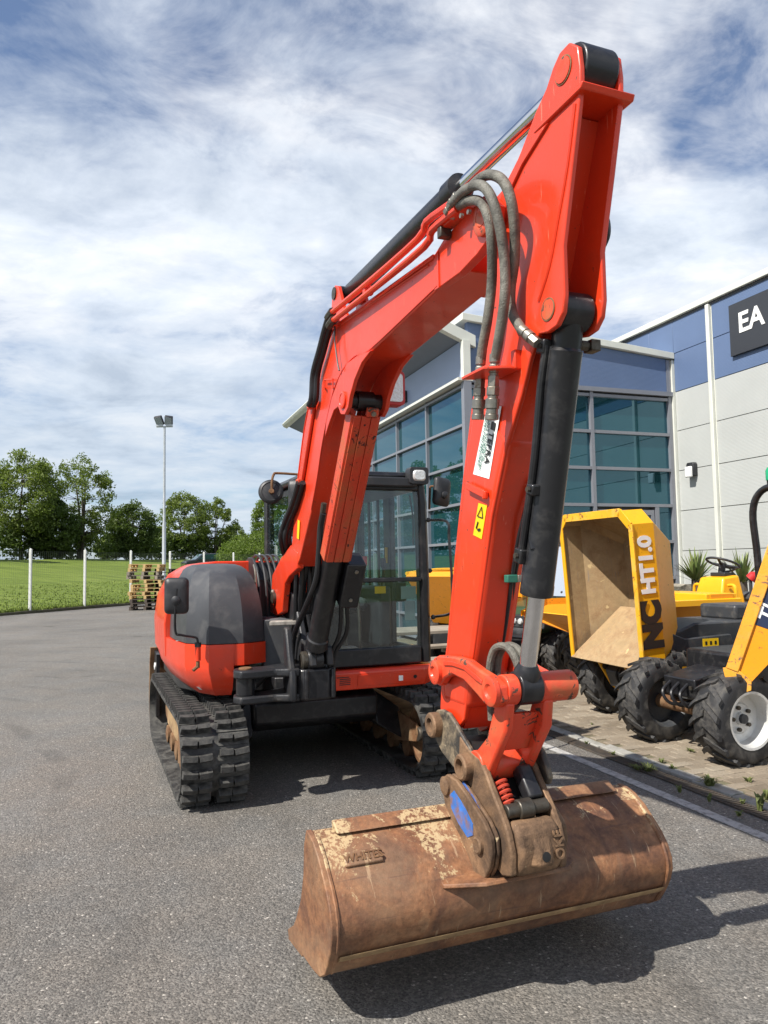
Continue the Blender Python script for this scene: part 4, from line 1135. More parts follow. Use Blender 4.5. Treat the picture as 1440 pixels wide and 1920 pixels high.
def mirror_head(name, c, w, h, rot, parent, mat='black_plastic'):
    pl = rrect(w, h, min(w, h) * 0.38)
    rows = [[(x, p[0] * k, p[1] * k) for p in pl] for x, k in ((-0.022, 0.98), (0.0, 1.0), (0.014, 0.93), (0.026, 0.70), (0.030, 0.35))]
    o = MB().loft(rows, closed=True, caps=True).build(name, M[mat], parent, angle=50)
    o.matrix_local = Matrix.Translation(c) @ rot
    MB().loft([[(-0.0225, p[0] * .9, p[1] * .9) for p in pl], [(-0.024, p[0] * .9, p[1] * .9) for p in pl]], closed=True, caps=True).build('mirror_glass', M['chrome'], o) if name == 'mirror_x' else None
    MB().lathe([(0.030, 0.02), (0.030, 0.045), (0.012, 0.055)], (0, 0, -0.03), (1, 0, 0), 14).build('ball_joint', M['black_plastic'], o)
    return o
mirror_head('mirror', mc, 0.082, 0.125, Matrix.Rotation(R(-14), 4, 'Z'), ex)

# ---- swing bracket
sw = MB()
sw.prism([(1.02, -0.38), (1.33, -0.36), (1.37, -0.31), (1.37, -0.13), (1.32, -0.07), (1.02, -0.06)], 0.69, 0.90, 'z')
swing = sw.build('swing_bracket', M['black_paint'], ex, 0.015)
MB().prism([(0.86, 0.92), (1.40, 0.92), (1.36, 1.05), (1.16, 1.08), (1.02, 1.28), (0.92, 1.40), (0.66, 1.42), (0.62, 1.28), (0.80, 1.10)], -0.275, -0.225, 'l').build('cheek_plate', M['cast'], swing, 0.012)
MB().prism([(0.86, 0.92), (1.40, 0.92), (1.36, 1.05), (1.16, 1.08), (1.02, 1.28), (0.92, 1.40), (0.66, 1.42), (0.62, 1.28), (0.80, 1.10)], -0.155, -0.105, 'l').build('cheek_plate', M['cast'], swing, 0.012)
# the two-armed lug for the swing cylinder, reaching to machine right
for z, t_ in ((0.885, 0.055), (0.715, 0.050)):
    MB().prism([(1.12, -0.70), (1.16, -0.755), (1.26, -0.775), (1.34, -0.74), (1.34, -0.66), (1.31, -0.50), (1.36, -0.42), (1.36, -0.34), (1.02, -0.34), (1.06, -0.45), (1.13, -0.55)], z - t_ / 2, z + t_ / 2, 'z').build('lug_arm', M['cast'], swing, 0.012)
MB().prism([(1.24, 0.69), (1.38, 0.69), (1.38, 0.86), (1.31, 1.0), (1.25, 1.18), (1.18, 1.18), (1.20, 0.9)], -0.415, -0.365, 'l').build('web', M['cast'], swing, 0.015)
MB().cyl((1.24, -0.69, 0.74), (1.24, -0.69, 0.86), 0.062, n=20).build('swing_pin', M['black_paint'], swing, 0.006)
MB().cyl((1.24, -0.69, 0.90), (1.24, -0.69, 0.925), 0.045, n=16).build('pin_cap', M['rust_mud'], swing, 0.005)
MB().cyl((1.24, -0.66, 0.80), (0.85, -0.50, 0.80), 0.045, n=16).build('swing_cylinder', M['black_paint'], swing)
for l in (-0.30, -0.11): MB().box((1.375, l, 0.80), (0.03, 0.025, 0.20)).build('rib', M['black_paint'], swing, 0.008)

# ---- boom
BOOM = [(1.02, 1.735), (1.12, 1.752), (1.21, 1.985), (1.296, 2.195), (1.40, 2.398), (1.48, 2.53), (1.58, 2.645), (1.72, 2.765), (1.885, 2.895), (2.03, 2.985), (2.176, 3.045), (3.584, 2.925), (3.70, 2.935), (3.80, 2.925), (3.80, 2.765), (3.592, 2.765), (2.755, 2.715), (2.55, 2.742), (2.40, 2.735), (2.26, 2.70), (2.12, 2.62), (1.99, 2.49), (1.865, 2.325), (1.765, 2.15), (1.623, 1.955), (1.336, 1.653), (1.25, 1.60), (1.06, 1.62)]
BL0, BL1 = -0.33, -0.105
boom = MB().prism(BOOM, BL0, BL1, 'l').build('boom', M['red'], ex, 0.007)
FOOT = [(0.47, 1.24), (0.455, 1.30), (0.53, 1.54), (0.82, 1.672), (1.10, 1.755), (1.28, 1.70), (1.277, 1.587), (1.05, 1.53), (0.92, 1.475), (0.86, 1.35), (0.835, 1.262), (0.66, 1.225)]
for a, b in ((BL0 - 0.004, BL0 + 0.045), (BL1 - 0.045, BL1 + 0.004)):
    MB().prism(FOOT, a, b, 'l').build('foot_plate', M['red'], boom, 0.007)
MB().cyl((0.62, BL0 - 0.03, 1.36), (0.62, BL1 + 0.03, 1.36), 0.045, n=18).build('foot_pin', M['dark_steel'], boom)
pz = onl(513, 1111, BL0 - 0.01); MB().lathe([(0.026, 0), (0.026, 0.012), (0.018, 0.02)], pz, (0, -1, 0), 14).build('grease_cap', M['steel'], boom)
GUS = [(2.80, 2.714), (2.60, 2.742), (2.42, 2.745), (2.28, 2.70), (2.13, 2.61), (2.02, 2.49), (1.985, 2.395), (2.06, 2.455), (2.17, 2.525), (2.25, 2.53), (2.30, 2.475), (2.37, 2.46), (2.43, 2.49), (2.46, 2.545), (2.54, 2.62), (2.66, 2.685)]
for a, b in ((BL0 - 0.012, BL0 + 0.012), (BL1 - 0.012, BL1 + 0.012)):
    MB().prism(GUS, a, b, 'l').build('cylinder_bracket', M['red'], boom, 0.004)
MB().lathe([(0.050, 0), (0.050, 0.010), (0.038, 0.013), (0.036, 0.010), (0.0, 0.012)], (2.353, BL0 - 0.012, 2.548), (0, -1, 0), 24).build('pin', M['red'], boom)
MB().cyl((2.353, BL0, 2.548), (2.353, BL1, 2.548), 0.045, n=18).build('pin_shaft', M['black_paint'], boom)
TIP = [(3.55, 2.765), (3.55, 2.92), (3.66, 2.955), (3.90, 2.972), (3.97, 2.972), (4.04, 2.955), (4.085, 2.90), (4.075, 2.84), (4.02, 2.80), (3.93, 2.775), (3.785, 2.757)]
for a, b in ((BL0 - 0.003, BL0 + 0.036), (-0.112, -0.085)):
    MB().prism(TIP, a, b, 'l').build('fork_plate', M['red'], boom, 0.005)
for s, l in ((-1, BL0), (1, -0.086)):
    MB().lathe([(0.072, 0), (0.072, 0.020), (0.062, 0.026), (0.042, 0.026), (0.040, 0.020), (0.037, 0.026), (0.0, 0.024)], (4.008, l, 2.888), (0, s, 0), 30).build('tip_boss', M['red_worn'], boom, 0.0)
# weld seam plates and top flange on the left face
MB().prism([(2.22, 3.035), (3.56, 2.925), (3.56, 2.905), (2.22, 3.010)], BL0 - 0.010, BL0 + 0.01, 'l').build('top_flange', M['red'], boom, 0.003)
MB().box((3.60, BL0 - 0.003, 2.84), (0.012, 0.010, 0.155)).build('weld_seam', M['red'], boom)
# weld beads along the plate edges
for pts_ in (BOOM[2:11], [(2.2, 3.028), (3.5, 2.912)], BOOM[15:25]):
    cxy = (2.2, 2.75)
    MB().tube([(f + (0.012 if f < 2.0 else 0.0), BL0 - 0.0015, z + (0.016 if pts_ is not BOOM[2:11] and z < 2.8 else -0.012)) for f, z in pts_], 0.0045, 5, 4).build('weld_bead', M['red'], boom)
# arm-cylinder bracket on the boom's back
for l in (-0.285, -0.125):
    MB().prism([(1.90, 2.93), (2.00, 3.18), (2.03, 3.29), (2.08, 3.325), (2.14, 3.30), (2.24, 3.12), (2.34, 3.02)], l - 0.012, l + 0.012, 'l').build('cylinder_lug', M['red'], boom, 0.004)
MB().cyl((2.075, -0.305, 3.275), (2.075, -0.105, 3.275), 0.038, n=18).build('lug_pin', M['dark_steel'], boom)
# decals, handle, cable on the boom's side
p = onl(561, 993, BL0); MB().box((p.x, BL0 - 0.006, p.z), (0.055, 0.002, 0.13), Matrix.Rotation(R(12), 3, 'Y')).build('warning_decal', M['yellow_sticker'], boom)
hp = [onl(a, b, BL0 - 0.02) for a, b in ((609, 727), (609, 712), (624, 711), (624, 727))]
MB().tube([onl(609, 727, BL0)] + hp[:2] + hp[2:] + [onl(624, 727, BL0)], 0.005, 6, 0).build('cable_loop', M['red'], boom)
MB().tube([onl(a, b, BL0 - 0.03) for a, b in ((628, 610), (628, 640), (633, 680), (636, 695))], 0.005, 6).build('cable', M['hose'], boom)
# steel pipes along the top of the left face
for q, pts in enumerate(([(620, 588), (700, 522), (785, 447), (800, 416), (845, 383)], [(622, 603), (705, 538), (796, 462), (810, 432), (858, 391)])):
    MB().tube([onl(a, b, BL0 - 0.05) for a, b in pts], 0.0165, 10, 3).build('hydraulic_pipe', M['red'], boom)
for a, b in ((833, 437), (690, 545), (628, 605)):
    p = onl(a, b, BL0 - 0.03); MB().box(p, (0.035, 0.05, 0.045)).build('pipe_clamp', M['red'] if a < 700 else M['dark_steel'], boom, 0.004)
p = onl(845, 405, BL0 - 0.02); MB().box(p + Vector((0.05, 0, -0.015)), (0.22, 0.05, 0.05)).build('manifold', M['red_worn'], boom, 0.004)
for a, b in ((868, 405), (882, 398)):
    p = onl(a, b, BL0 - 0.045); MB().cyl(p, p + Vector((0, -0.012, 0)), 0.010, n=6).build('bolt', M['steel'], boom)
for a, b in ((620, 588), (622, 603)):
    p = onl(a, b, BL0 - 0.05); MB().cyl(p + Vector((-0.05, 0, -0.01)), p + Vector((0.04, 0, 0.0)), 0.026, n=8).build('union', M['dark_steel'], boom)
# two hoses from the pipes down the boom's back, into the red channel
for dx, l in ((0, BL0 - 0.05), (7, BL0 - 0.03)):
    MB().tube([onl(a + dx, b, l) for a, b in ((618, 590), (609, 620), (600, 655), (588, 700), (585, 745), (580, 760))], 0.021, 10).build('hose', M['hose'], boom)
MB().prism([P2(onl(a, b, BL0 - 0.03)) for a, b in ((578, 758), (585, 762), (563, 905), (557, 905))], BL0 - 0.025, BL0 - 0.001, 'l').build('hose_channel', M['red'], boom, 0.008)
for a, b in ((583, 760), (562, 905)):
    p = onl(a, b, BL0 - 0.03); MB().box(p, (0.05, 0.045, 0.05)).build('channel_clamp', M['red_worn'], boom, 0.006)
for k, (dx, l) in enumerate(((0, BL0 - 0.045), (8, BL0 - 0.02), (15, BL0 + 0.01))):
    MB().tube([onl(a + dx, b, l) for a, b in ((560, 905), (548, 945), (532, 985), (527, 1015))] + [Vector((0.72, -0.25 + 0.03 * k, 1.55)), Vector((0.70, -0.25 + 0.03 * k, 1.25))], 0.020, 10).build('hose', M['hose'], boom)
# bundle of hoses between boom foot and frame
for k in range(7):
    l = -0.285 + k * 0.03
    MB().tube([(1.10 + 0.02 * (k % 3), l, 1.62), (1.06 + 0.03 * (k % 2), l, 1.45), (0.98, l + 0.01, 1.2), (0.90, l, 1.0), (0.88, l, 0.85)], 0.017, 8).build('hose', M['hose'], ex)
# boom work light on the far side
wl = onl(732, 730, -0.02)
wo_ = MB().prism(rrect(0.085, 0.105, 0.03), wl.x - 0.05, wl.x + 0.06, 'f')
wo_ = MB().loft([[(x, wl.y + p[0] * k, wl.z + p[1] * k) for p in rrect(0.075, 0.105, 0.03)] for x, k in ((wl.x - 0.09, 0.6), (wl.x - 0.03, 1.0), (wl.x + 0.05, 1.0))], closed=True, caps=True).build('work_light', M['red_plastic'], boom, 0.004)
MB().loft([[(x, wl.y + p[0], wl.z + p[1]) for p in rrect(0.058, 0.085, 0.02)] for x in (wl.x + 0.051, wl.x + 0.056)], closed=True, caps=True).build('lens', M['lamp_glass'], wo_)

# ---- boom cylinder
c0, c1 = Vector((1.30, -0.225, 0.955)), Vector((2.353, -0.217, 2.548))
ca = (c1 - c0).normalized(); cn = Vector((ca.z, 0, -ca.x))
bc = MB().lathe([(0.060, -0.02), (0.078, 0.0), (0.078, 0.07), (0.070, 0.08), (0.070, 0.80), (0.076, 0.81), (0.076, 0.87), (0.05, 0.88)], c0 + ca * 0.12, ca, 28).build('boom_cylinder', M['black_paint'], ex)
MB().cyl(c0 + Vector((0, -0.055, 0)), c0 + Vector((0, 0.055, 0)), 0.075, n=24).build('base_eye', M['black_paint'], bc, 0.006)
MB().lathe([(0.062, 0), (0.062, 0.03), (0.045, 0.04), (0.040, 0.035), (0, 0.03)], c0 + Vector((0, -0.056, 0)), (0, -1, 0), 24).build('base_pin', M['dark_steel'], bc)
MB().cyl(c0 + ca * 0.9, c1, 0.036, n=20).build('rod', M['chrome'], bc)
MB().cyl(c1 + Vector((0, -0.05, 0)), c1 + Vector((0, 0.05, 0)), 0.058, n=20).build('rod_eye', M['black_paint'], bc)
# red rod guard: ribbed plate that hangs from the rod end over the barrel
g0, g1 = c0 + ca * 0.86, c1 + ca * (-0.06)
gl = (g1 - g0).length
gm = frame((g0 + g1) / 2 + cn * 0.075, ca, (0, 1, 0))
gd = MB().box((0, 0, 0), (gl, 0.165, 0.012)).box((0, -0.084, 0.045), (gl, 0.012, 0.10)).box((0, 0.084, 0.045), (gl, 0.012, 0.10))
gd = gd.build('rod_guard', M['red_streak'], bc, 0.004)
gd.matrix_local = gm
zs = -1 if (gm.to_3x3() @ Vector((0, 0, 1))).dot(cn) > 0 else 1
for v in gd.data.vertices: v.co.z *= zs
gd.data.flip_normals() if zs < 0 else None
for y0, wd in ((-0.054, 0.044), (0.0, 0.054), (0.054, 0.044)):
    MB().box((0, y0, -0.010 * zs), (gl, wd, 0.012)).build('rib', M['red_streak'], gd, 0.004)
MB().box((gl / 2 + 0.03, 0.03, -0.012 * zs), (0.05, 0.07, 0.03)).build('guard_lug', M['red_worn'], gd, 0.004)
MB().cyl((gl / 2 + 0.03, 0.03, -0.026 * zs), (gl / 2 + 0.03, 0.03, -0.042 * zs), 0.016, n=6).build('bolt', M['steel'], gd)
# hoses and pipe on the cylinder
MB().tube([onl(a, b, -0.31) for a, b in ((606, 962), (601, 990), (598, 1040), (592, 1090), (570, 1145), (552, 1190), (547, 1235), (549, 1270))], 0.020, 10).build('hose', M['hose'], bc)
p = onl(605, 962, -0.31); MB().cyl(p, p + Vector((0.03, 0.0, 0.06)), 0.018, n=10).build('elbow', M['dark_steel'], bc)
MB().box(onl(551, 1272, -0.31), (0.05, 0.05, 0.04)).build('hose_clip', M['steel'], bc, 0.005)
for s in (1.04, 1.12):
    p = c0 + ca * s * 0.86 + cn * 0.07 + Vector((0, -0.03, 0)); MB().lathe([(0.013, 0), (0.010, 0.008), (0, 0.01)], p, cn, 10).build('bolt', M['steel'], bc)
p = onl(578, 1152, -0.29); MB().cyl(p, p + Vector((0.0, 0.03, -0.16)), 0.018, n=10).build('side_pipe', M['black_paint'], bc)
p = c0 + ca * 0.66 + Vector((0.02, 0.135, 0.0))
MB().box(p, (0.16, 0.13, 0.34), Matrix.Rotation(math.atan2(ca.x, ca.z), 3, 'Y')).build('valve_cover', M['black_paint'], bc, 0.012)
for dz in (0.12, -0.10):
    q = p + ca * dz + cn * 0.082; MB().lathe([(0.014, 0), (0.012, 0.008), (0, 0.01)], q, cn, 10).build('bolt', M['steel'], bc)
for k in range(2):
    MB().tube([p + ca * -0.17 + Vector((0, -0.03 + k * 0.04, 0)), Vector((1.44, -0.08 + k * 0.05, 1.15)), Vector((1.33, -0.11 + k * 0.025, 0.98)), Vector((1.30, -0.12 + k * 0.03, 0.80))], 0.015, 8).build('hose', M['hose'], bc)

# ---- arm (stick) cylinder along the boom's back
a0, a1 = Vector((2.075, -0.205, 3.275)), Vector((4.40, -0.205, 3.215))
aa = (a1 - a0).normalized()
ac = MB().lathe([(0.03, 0.02), (0.055, 0.07), (0.055, 1.40), (0.064, 1.41), (0.064, 1.50), (0.03, 1.51)], a0, aa, 26).build('arm_cylinder', M['black_paint'], ex)
MB().cyl(a0 + Vector((0, -0.06, 0)), a0 + Vector((0, 0.06, 0)), 0.05, n=20).build('base_eye', M['black_paint'], ac)
MB().cyl(a0 + aa * 1.50, a1, 0.031, n=20).build('rod', M['chrome'], ac)

# ---- arm (stick)
SL0, SL1 = -0.285, -0.115
STK = [(4.478, 3.262), (4.425, 3.262), (4.385, 3.235), (4.345, 3.19), (4.276, 3.145), (4.18, 3.06), (4.08, 2.985), (3.985, 2.975), (3.935, 2.92), (3.932, 2.85), (3.955, 2.74), (3.848, 2.477), (3.678, 1.941), (3.591, 1.633), (3.499, 1.262), (3.440, 1.10), (3.424, 0.985), (3.45, 0.91), (3.50, 0.885), (3.556, 0.905), (3.643, 0.975), (3.734, 1.253), (3.820, 1.512), (3.905, 1.78), (4.02, 2.02), (4.135, 2.19), (4.20, 2.31), (4.257, 2.375), (4.31, 2.365), (4.36, 2.372), (4.395, 2.405), (4.408, 2.46), (4.408, 2.622), (4.47, 2.852), (4.517, 3.036), (4.527, 3.085), (4.53, 3.15), (4.522, 3.22)]
arm = empty('arm', parent=ex)
for nm, a, b in (('side_plate', SL0, SL0 + 0.020), ('side_plate', SL1 - 0.020, SL1)):
    MB().prism(STK, a, b, 'l').build(nm, M['red'], arm, 0.005)
WEB = [(4.30, 3.075), (4.20, 3.02), (4.08, 2.96), (3.96, 2.90), (3.97, 2.74), (3.868, 2.477), (3.698, 1.941), (3.611, 1.633), (3.519, 1.262), (3.46, 1.10), (3.47, 0.95), (3.60, 0.93), (3.640, 0.985), (3.731, 1.258), (3.817, 1.514), (3.902, 1.785), (4.017, 2.025), (4.132, 2.195), (4.17, 2.30), (4.19, 2.42), (4.24, 2.60), (4.34, 2.85), (4.42, 3.06)]
MB().prism(WEB, SL0 + 0.020, SL1 - 0.020, 'l').build('box_section', M['red'], arm, 0.0)
MB().prism([(3.45, 1.13), (3.505, 1.262), (3.597, 1.633), (3.684, 1.941), (3.80, 2.30), (4.04, 2.05), (3.910, 1.786), (3.826, 1.512), (3.740, 1.253), (3.668, 1.02), (3.46, 1.02)], SL0 - 0.004, SL1 + 0.004, 'l').build('lower_box', M['red'], arm, 0.028, seg=4)
MB().prism([(4.28, 3.065), (4.545, 3.065), (4.555, 3.085), (4.28, 3.085)], SL0 - 0.012, SL1 + 0.022, 'l').build('cap_plate', M['red'], arm, 0.004)
MB().prism([(4.03, 2.80), (4.12, 2.95), (4.20, 3.0), (4.36, 3.06), (4.28, 3.065), (4.18, 3.035), (4.06, 2.97), (4.0, 2.86)], SL0 - 0.010, SL0 + 0.002, 'l').build('doubler', M['red'], arm, 0.003)
for s, l in ((-1, SL0), (1, SL1)):
    MB().lathe([(0.040, 0), (0.040, 0.006), (0.028, 0.008), (0.012, 0.004), (0, 0.004)], (4.445, l, 3.19), (0, s, 0), 24).build('pin_end', M['red_worn'], arm)
    MB().lathe([(0.034, 0), (0.034, 0.004), (0, 0.005)], (4.317, l, 2.44), (0, s, 0), 24).build('pin_end', M['red_worn'], arm)
MB().cyl((4.455, SL0 + 0.022, 3.185), (4.455, SL1 - 0.022, 3.185), 0.085, n=28).build('rod_eye', M['black_paint'], arm, 0.006)
MB().tube([onl(a, b, SL0 - 0.001) for a, b in ((1078, 195), (1064, 310), (1045, 420), (1030, 500), (1010, 565))], 0.006, 6, 3).build('weld_bead', M['red'], arm)
for f_, z_, r_ in ((4.445, 3.19, 0.041), (4.317, 2.44, 0.035)):
    MB().lathe([(r_, 0), (r_ + 0.004, 0.001), (r_ + 0.004, 0.003), (r_, 0.004)], (f_, SL0, z_), (0, -1, 0), 28, cap=False).build('pin_ring', M['rust_mud'], arm)
# sticker with the hitch maker's name
st = [onl(a, b, SL0 - 0.0065) for a, b in ((914, 757), (940, 762), (917, 898), (887, 889))]
so_ = MB().plate(st, 0.001).build('sticker', M['sticker'], arm, smooth=False)
sx = (st[2] - st[1]).normalized(); sy = (st[1] - st[0]).normalized()
ctr = sum(st, Vector()) / 4
def stext(name, t_, size, u, v, mat, bold=0.0, sq=1.0):
    # u runs down the sticker, v across it towards the front edge
    return text_obj(name, t_, size, mat, so_, frame(ctr + sx * u + sy * v + Vector((0, -0.004, 0)), sx, sy), 0.0006, bold, 0.0, sq)
MB().box(ctr + sx * -0.062 + sy * 0.028 + Vector((0, -0.003, 0)), (0.030, 0.002, 0.030), frame((0, 0, 0), sx, (0, -1, 0)).to_3x3()).build('emblem', M['ink'], so_)
stext('lettering', 'TEFRA', 0.046, 0.022, 0.024, M['ink'], 0.0008, 0.95)
stext('lettering', 'FULLY AUTOMATIC', 0.019, -0.005, -0.004, M['green_ink'])
stext('lettering', 'QUICK COUPLER FITTED', 0.019, 0.010, -0.020, M['green_ink'])
stext('lettering', 'NO SAFETY PIN REQUIRED', 0.019, -0.012, -0.036, M['green_ink'])
wd_ = [onl(a, b, SL0 - 0.0065) for a, b in ((897, 943), (913, 948), (903, 1011), (887, 1003))]
wo2 = MB().plate(wd_, 0.001).build('warning_decal', M['yellow_sticker'], arm, smooth=False)
wx = (wd_[3] - wd_[0]).normalized(); wy = (wd_[1] - wd_[0]).normalized(); wc = sum(wd_, Vector()) / 4
def tri(c, r, mat):
    pts = [c - wx * r, c + wx * r * 0.7 - wy * r * 0.9, c + wx * r * 0.7 + wy * r * 0.9]
    mb = MB()
    for i in range(3): mb.cyl(pts[i] + Vector((0, -0.003, 0)), pts[(i + 1) % 3] + Vector((0, -0.003, 0)), 0.0018, n=5)
    return mb.build('warning_symbol', mat, wo2)
tri(wc - wx * 0.032, 0.024, M['ink'])
MB().box(wc + wx * 0.035 + wy * 0.008 + Vector((0, -0.003, 0)), (0.022, 0.002, 0.010)).box(wc + wx * 0.02 - wy * 0.012 + Vector((0, -0.003, 0)), (0.006, 0.002, 0.03), Matrix.Rotation(0.6, 3, 'Y')).build('warning_symbol', M['ink'], wo2)
# small brackets
b0 = onl(878, 903, SL0 - 0.012); b1 = onl(915, 921, SL0 - 0.012)
MB().plate([b0, b1, b1 + Vector((0, 0, -0.03)), b0 + Vector((0, 0, -0.03))], -0.014).build('tie_bracket', M['red'], arm, 0.003)
MB().cyl(b0 + Vector((0.005, 0, -0.01)), b0 + Vector((0.005, -0.01, -0.01)), 0.010, n=8).build('bolt', M['dark_steel'], arm)
MB().box(b1 + Vector((-0.01, -0.008, -0.012)), (0.012, 0.02, 0.035)).build('bracket_end', M['red'], arm, 0.003)
# hose bracket and breakaway couplings
hb = onl(917, 700, SL0 - 0.07)
MB().prism([(hb.x - 0.10, SL0 - 0.13), (hb.x + 0.06, SL0 - 0.13), (hb.x + 0.10, SL0 - 0.05), (hb.x + 0.10, SL0), (hb.x - 0.05, SL0)], hb.z - 0.006, hb.z + 0.006, 'z').build('hose_bracket', M['red'], arm, 0.003)
MB().box((hb.x + 0.09, SL0 - 0.01, hb.z + 0.03), (0.03, 0.03, 0.07)).build('bracket_foot', M['red'], arm, 0.004)
def hexes(p, d, spec, name='hose_fitting'):
    mb = MB(); q = Vector(p); d = Vector(d).normalized()
    for r_, h, n_ in spec:
        mb.cyl(q, q + d * h, r_, n=n_); q = q + d * h
    return mb.build(name, M['steel'], arm, 0.0015)
h1 = [(858, 388), (880, 376), (902, 380), (916, 410), (922, 460), (922, 530), (914, 600), (905, 650), (901, 684)]
h2 = [(848, 381), (873, 356), (900, 347), (920, 368), (936, 420), (946, 490), (946, 560), (936, 630), (927, 680)]
h3 = [(862, 376), (890, 344), (915, 328), (942, 338), (958, 375), (965, 430), (964, 490), (957, 545), (960, 585), (980, 622)]
for pts, l0, l1 in ((h1, -0.37, -0.35), (h2, -0.39, -0.36), (h3, -0.37, -0.31)):
    n_ = len(pts)
    MB().tube([onl(a, b, l0 + (l1 - l0) * i / (n_ - 1) - 0.04 * math.sin(math.pi * min(1, i / (n_ - 1) * 1.6))) for i, (a, b) in enumerate(pts)], 0.0185, 12, 7).build('wrapped_hose', M['wrap'], arm)
for (a, b), l in (((901, 684), -0.352), ((927, 680), -0.362)):
    p = onl(a, b, l)
    hexes(p + Vector((0.004, 0, 0.03)), (-0.15, 0, -1), [(0.019, 0.03, 12), (0.015, 0.008, 12), (0.020, 0.028, 6), (0.016, 0.01, 12), (0.021, 0.04, 6), (0.024, 0.03, 6), (0.019, 0.012, 12), (0.025, 0.035, 16), (0.021, 0.02, 16), (0.024, 0.02, 16)])
hexes(onl(978, 618, -0.312), (onl(1003, 640, -0.30) - onl(978, 618, -0.312)), [(0.020, 0.03, 12), (0.017, 0.008, 12), (0.021, 0.025, 12), (0.019, 0.04, 6)])
for (a, b), l in (((848, 381), -0.39), ((858, 388), -0.37)):
    p = onl(a, b, l); d = Vector((1, 0, 0.35))
    hexes(p - d * 0.05, d, [(0.018, 0.025, 6), (0.014, 0.012, 12), (0.021, 0.03, 6), (0.017, 0.03, 12)])
MB().tube([onl(a, b, -0.05) for a, b in ((1118, 400), (1132, 410), (1135, 440), (1122, 470))], 0.018, 10).build('hose', M['hose'], arm)

# ---- bucket cylinder
d0, d1 = Vector((4.317, -0.2, 2.44)), Vector((3.972, -0.2, 1.145))
da = (d1 - d0).normalized()
LBC = (d1 - d0).length
bk_ = MB().lathe([(0.052, 0.03), (0.052, 0.12), (0.060, 0.13), (0.0585, 0.15), (0.0585, 0.945), (0.060, 0.95), (0.060, 0.985), (0.033, 0.99)], d0, da, 32).build('bucket_cylinder', M['black_paint'], ex)
MB().cyl(d0 + Vector((0, -0.058, 0)), d0 + Vector((0, 0.058, 0)), 0.066, n=26).build('head_eye', M['black_paint'], bk_, 0.006)
MB().cyl(d0 + da * 0.98, d1 + da * -0.07, 0.0325, n=24).build('rod', M['chrome'], bk_)
MB().lathe([(0.035, 0), (0.050, 0.03), (0.050, 0.06)], d1 + da * -0.09, da, 20).build('rod_collar', M['black_paint'], bk_)
MB().cyl(d1 + Vector((0, -0.045, 0)), d1 + Vector((0, 0.045, 0)), 0.062, n=26).build('rod_eye', M['black_paint'], bk_, 0.005)
pn = Vector((da.z, 0, -da.x)) * -1
pts = [onl(a, b, -0.268) for a, b in ((1022, 652), (1014, 720), (1003, 850), (990, 950), (978, 1035))]
MB().tube([onl(1008, 640, -0.29)] + pts, 0.0135, 10, 3).build('steel_pipe', M['black_paint'], bk_)
MB().tube([onl(a, b, -0.25) for a, b in ((1036, 650), (1026, 720), (1012, 850), (1003, 950), (996, 1005), (1000, 1030))], 0.010, 8, 3).build('steel_pipe', M['black_paint'], bk_)
for (a, b), sz in (((1020, 650), 0.05), ((1000, 918), 0.04), ((977, 1042), 0.055)):
    p = onl(a, b, -0.265); MB().box(p, (0.045, 0.035, sz), Matrix.Rotation(R(15), 3, 'Y')).build('pipe_clamp', M['black_paint'], bk_, 0.006)
    MB().cyl(p + Vector((0.005, -0.02, 0)), p + Vector((0.005, -0.03, 0)), 0.010, n=6).build('bolt', M['dark_steel'], bk_)
p = onl(1092, 648, -0.12); MB().cyl(p + Vector((0, -0.05, 0)), p + Vector((0, 0.03, 0)), 0.018, n=10).build('port', M['dark_steel'], bk_)
MB().box(p + Vector((0, 0.04, 0)), (0.05, 0.04, 0.04)).build('port_block', M['dark_steel'], bk_, 0.004)
# cables clipped to the stick front
MB().tube([onf(a, b, 3.99 - (b - 900) * 0.0008) for a, b in ((998, 900), (984, 960), (972, 1010), (962, 1070), (954, 1130), (947, 1180), (938, 1230))], 0.008, 8).build('cable', M['hose'], bk_)
MB().tube([onf(a, b, 3.98 - (b - 900) * 0.0008) for a, b in ((1001, 915), (990, 970), (978, 1020), (966, 1080), (958, 1140), (949, 1200))], 0.007, 8).build('cable', M['hose'], bk_)
p = onf(958, 1085, 3.86); MB().box(p, (0.03, 0.045, 0.03)).build('cable_clip', M['green_paint'], bk_, 0.003)
MB().box(p + Vector((0.012, 0.035, 0)), (0.02, 0.03, 0.028)).build('clip_plate', M['steel'], bk_, 0.002)

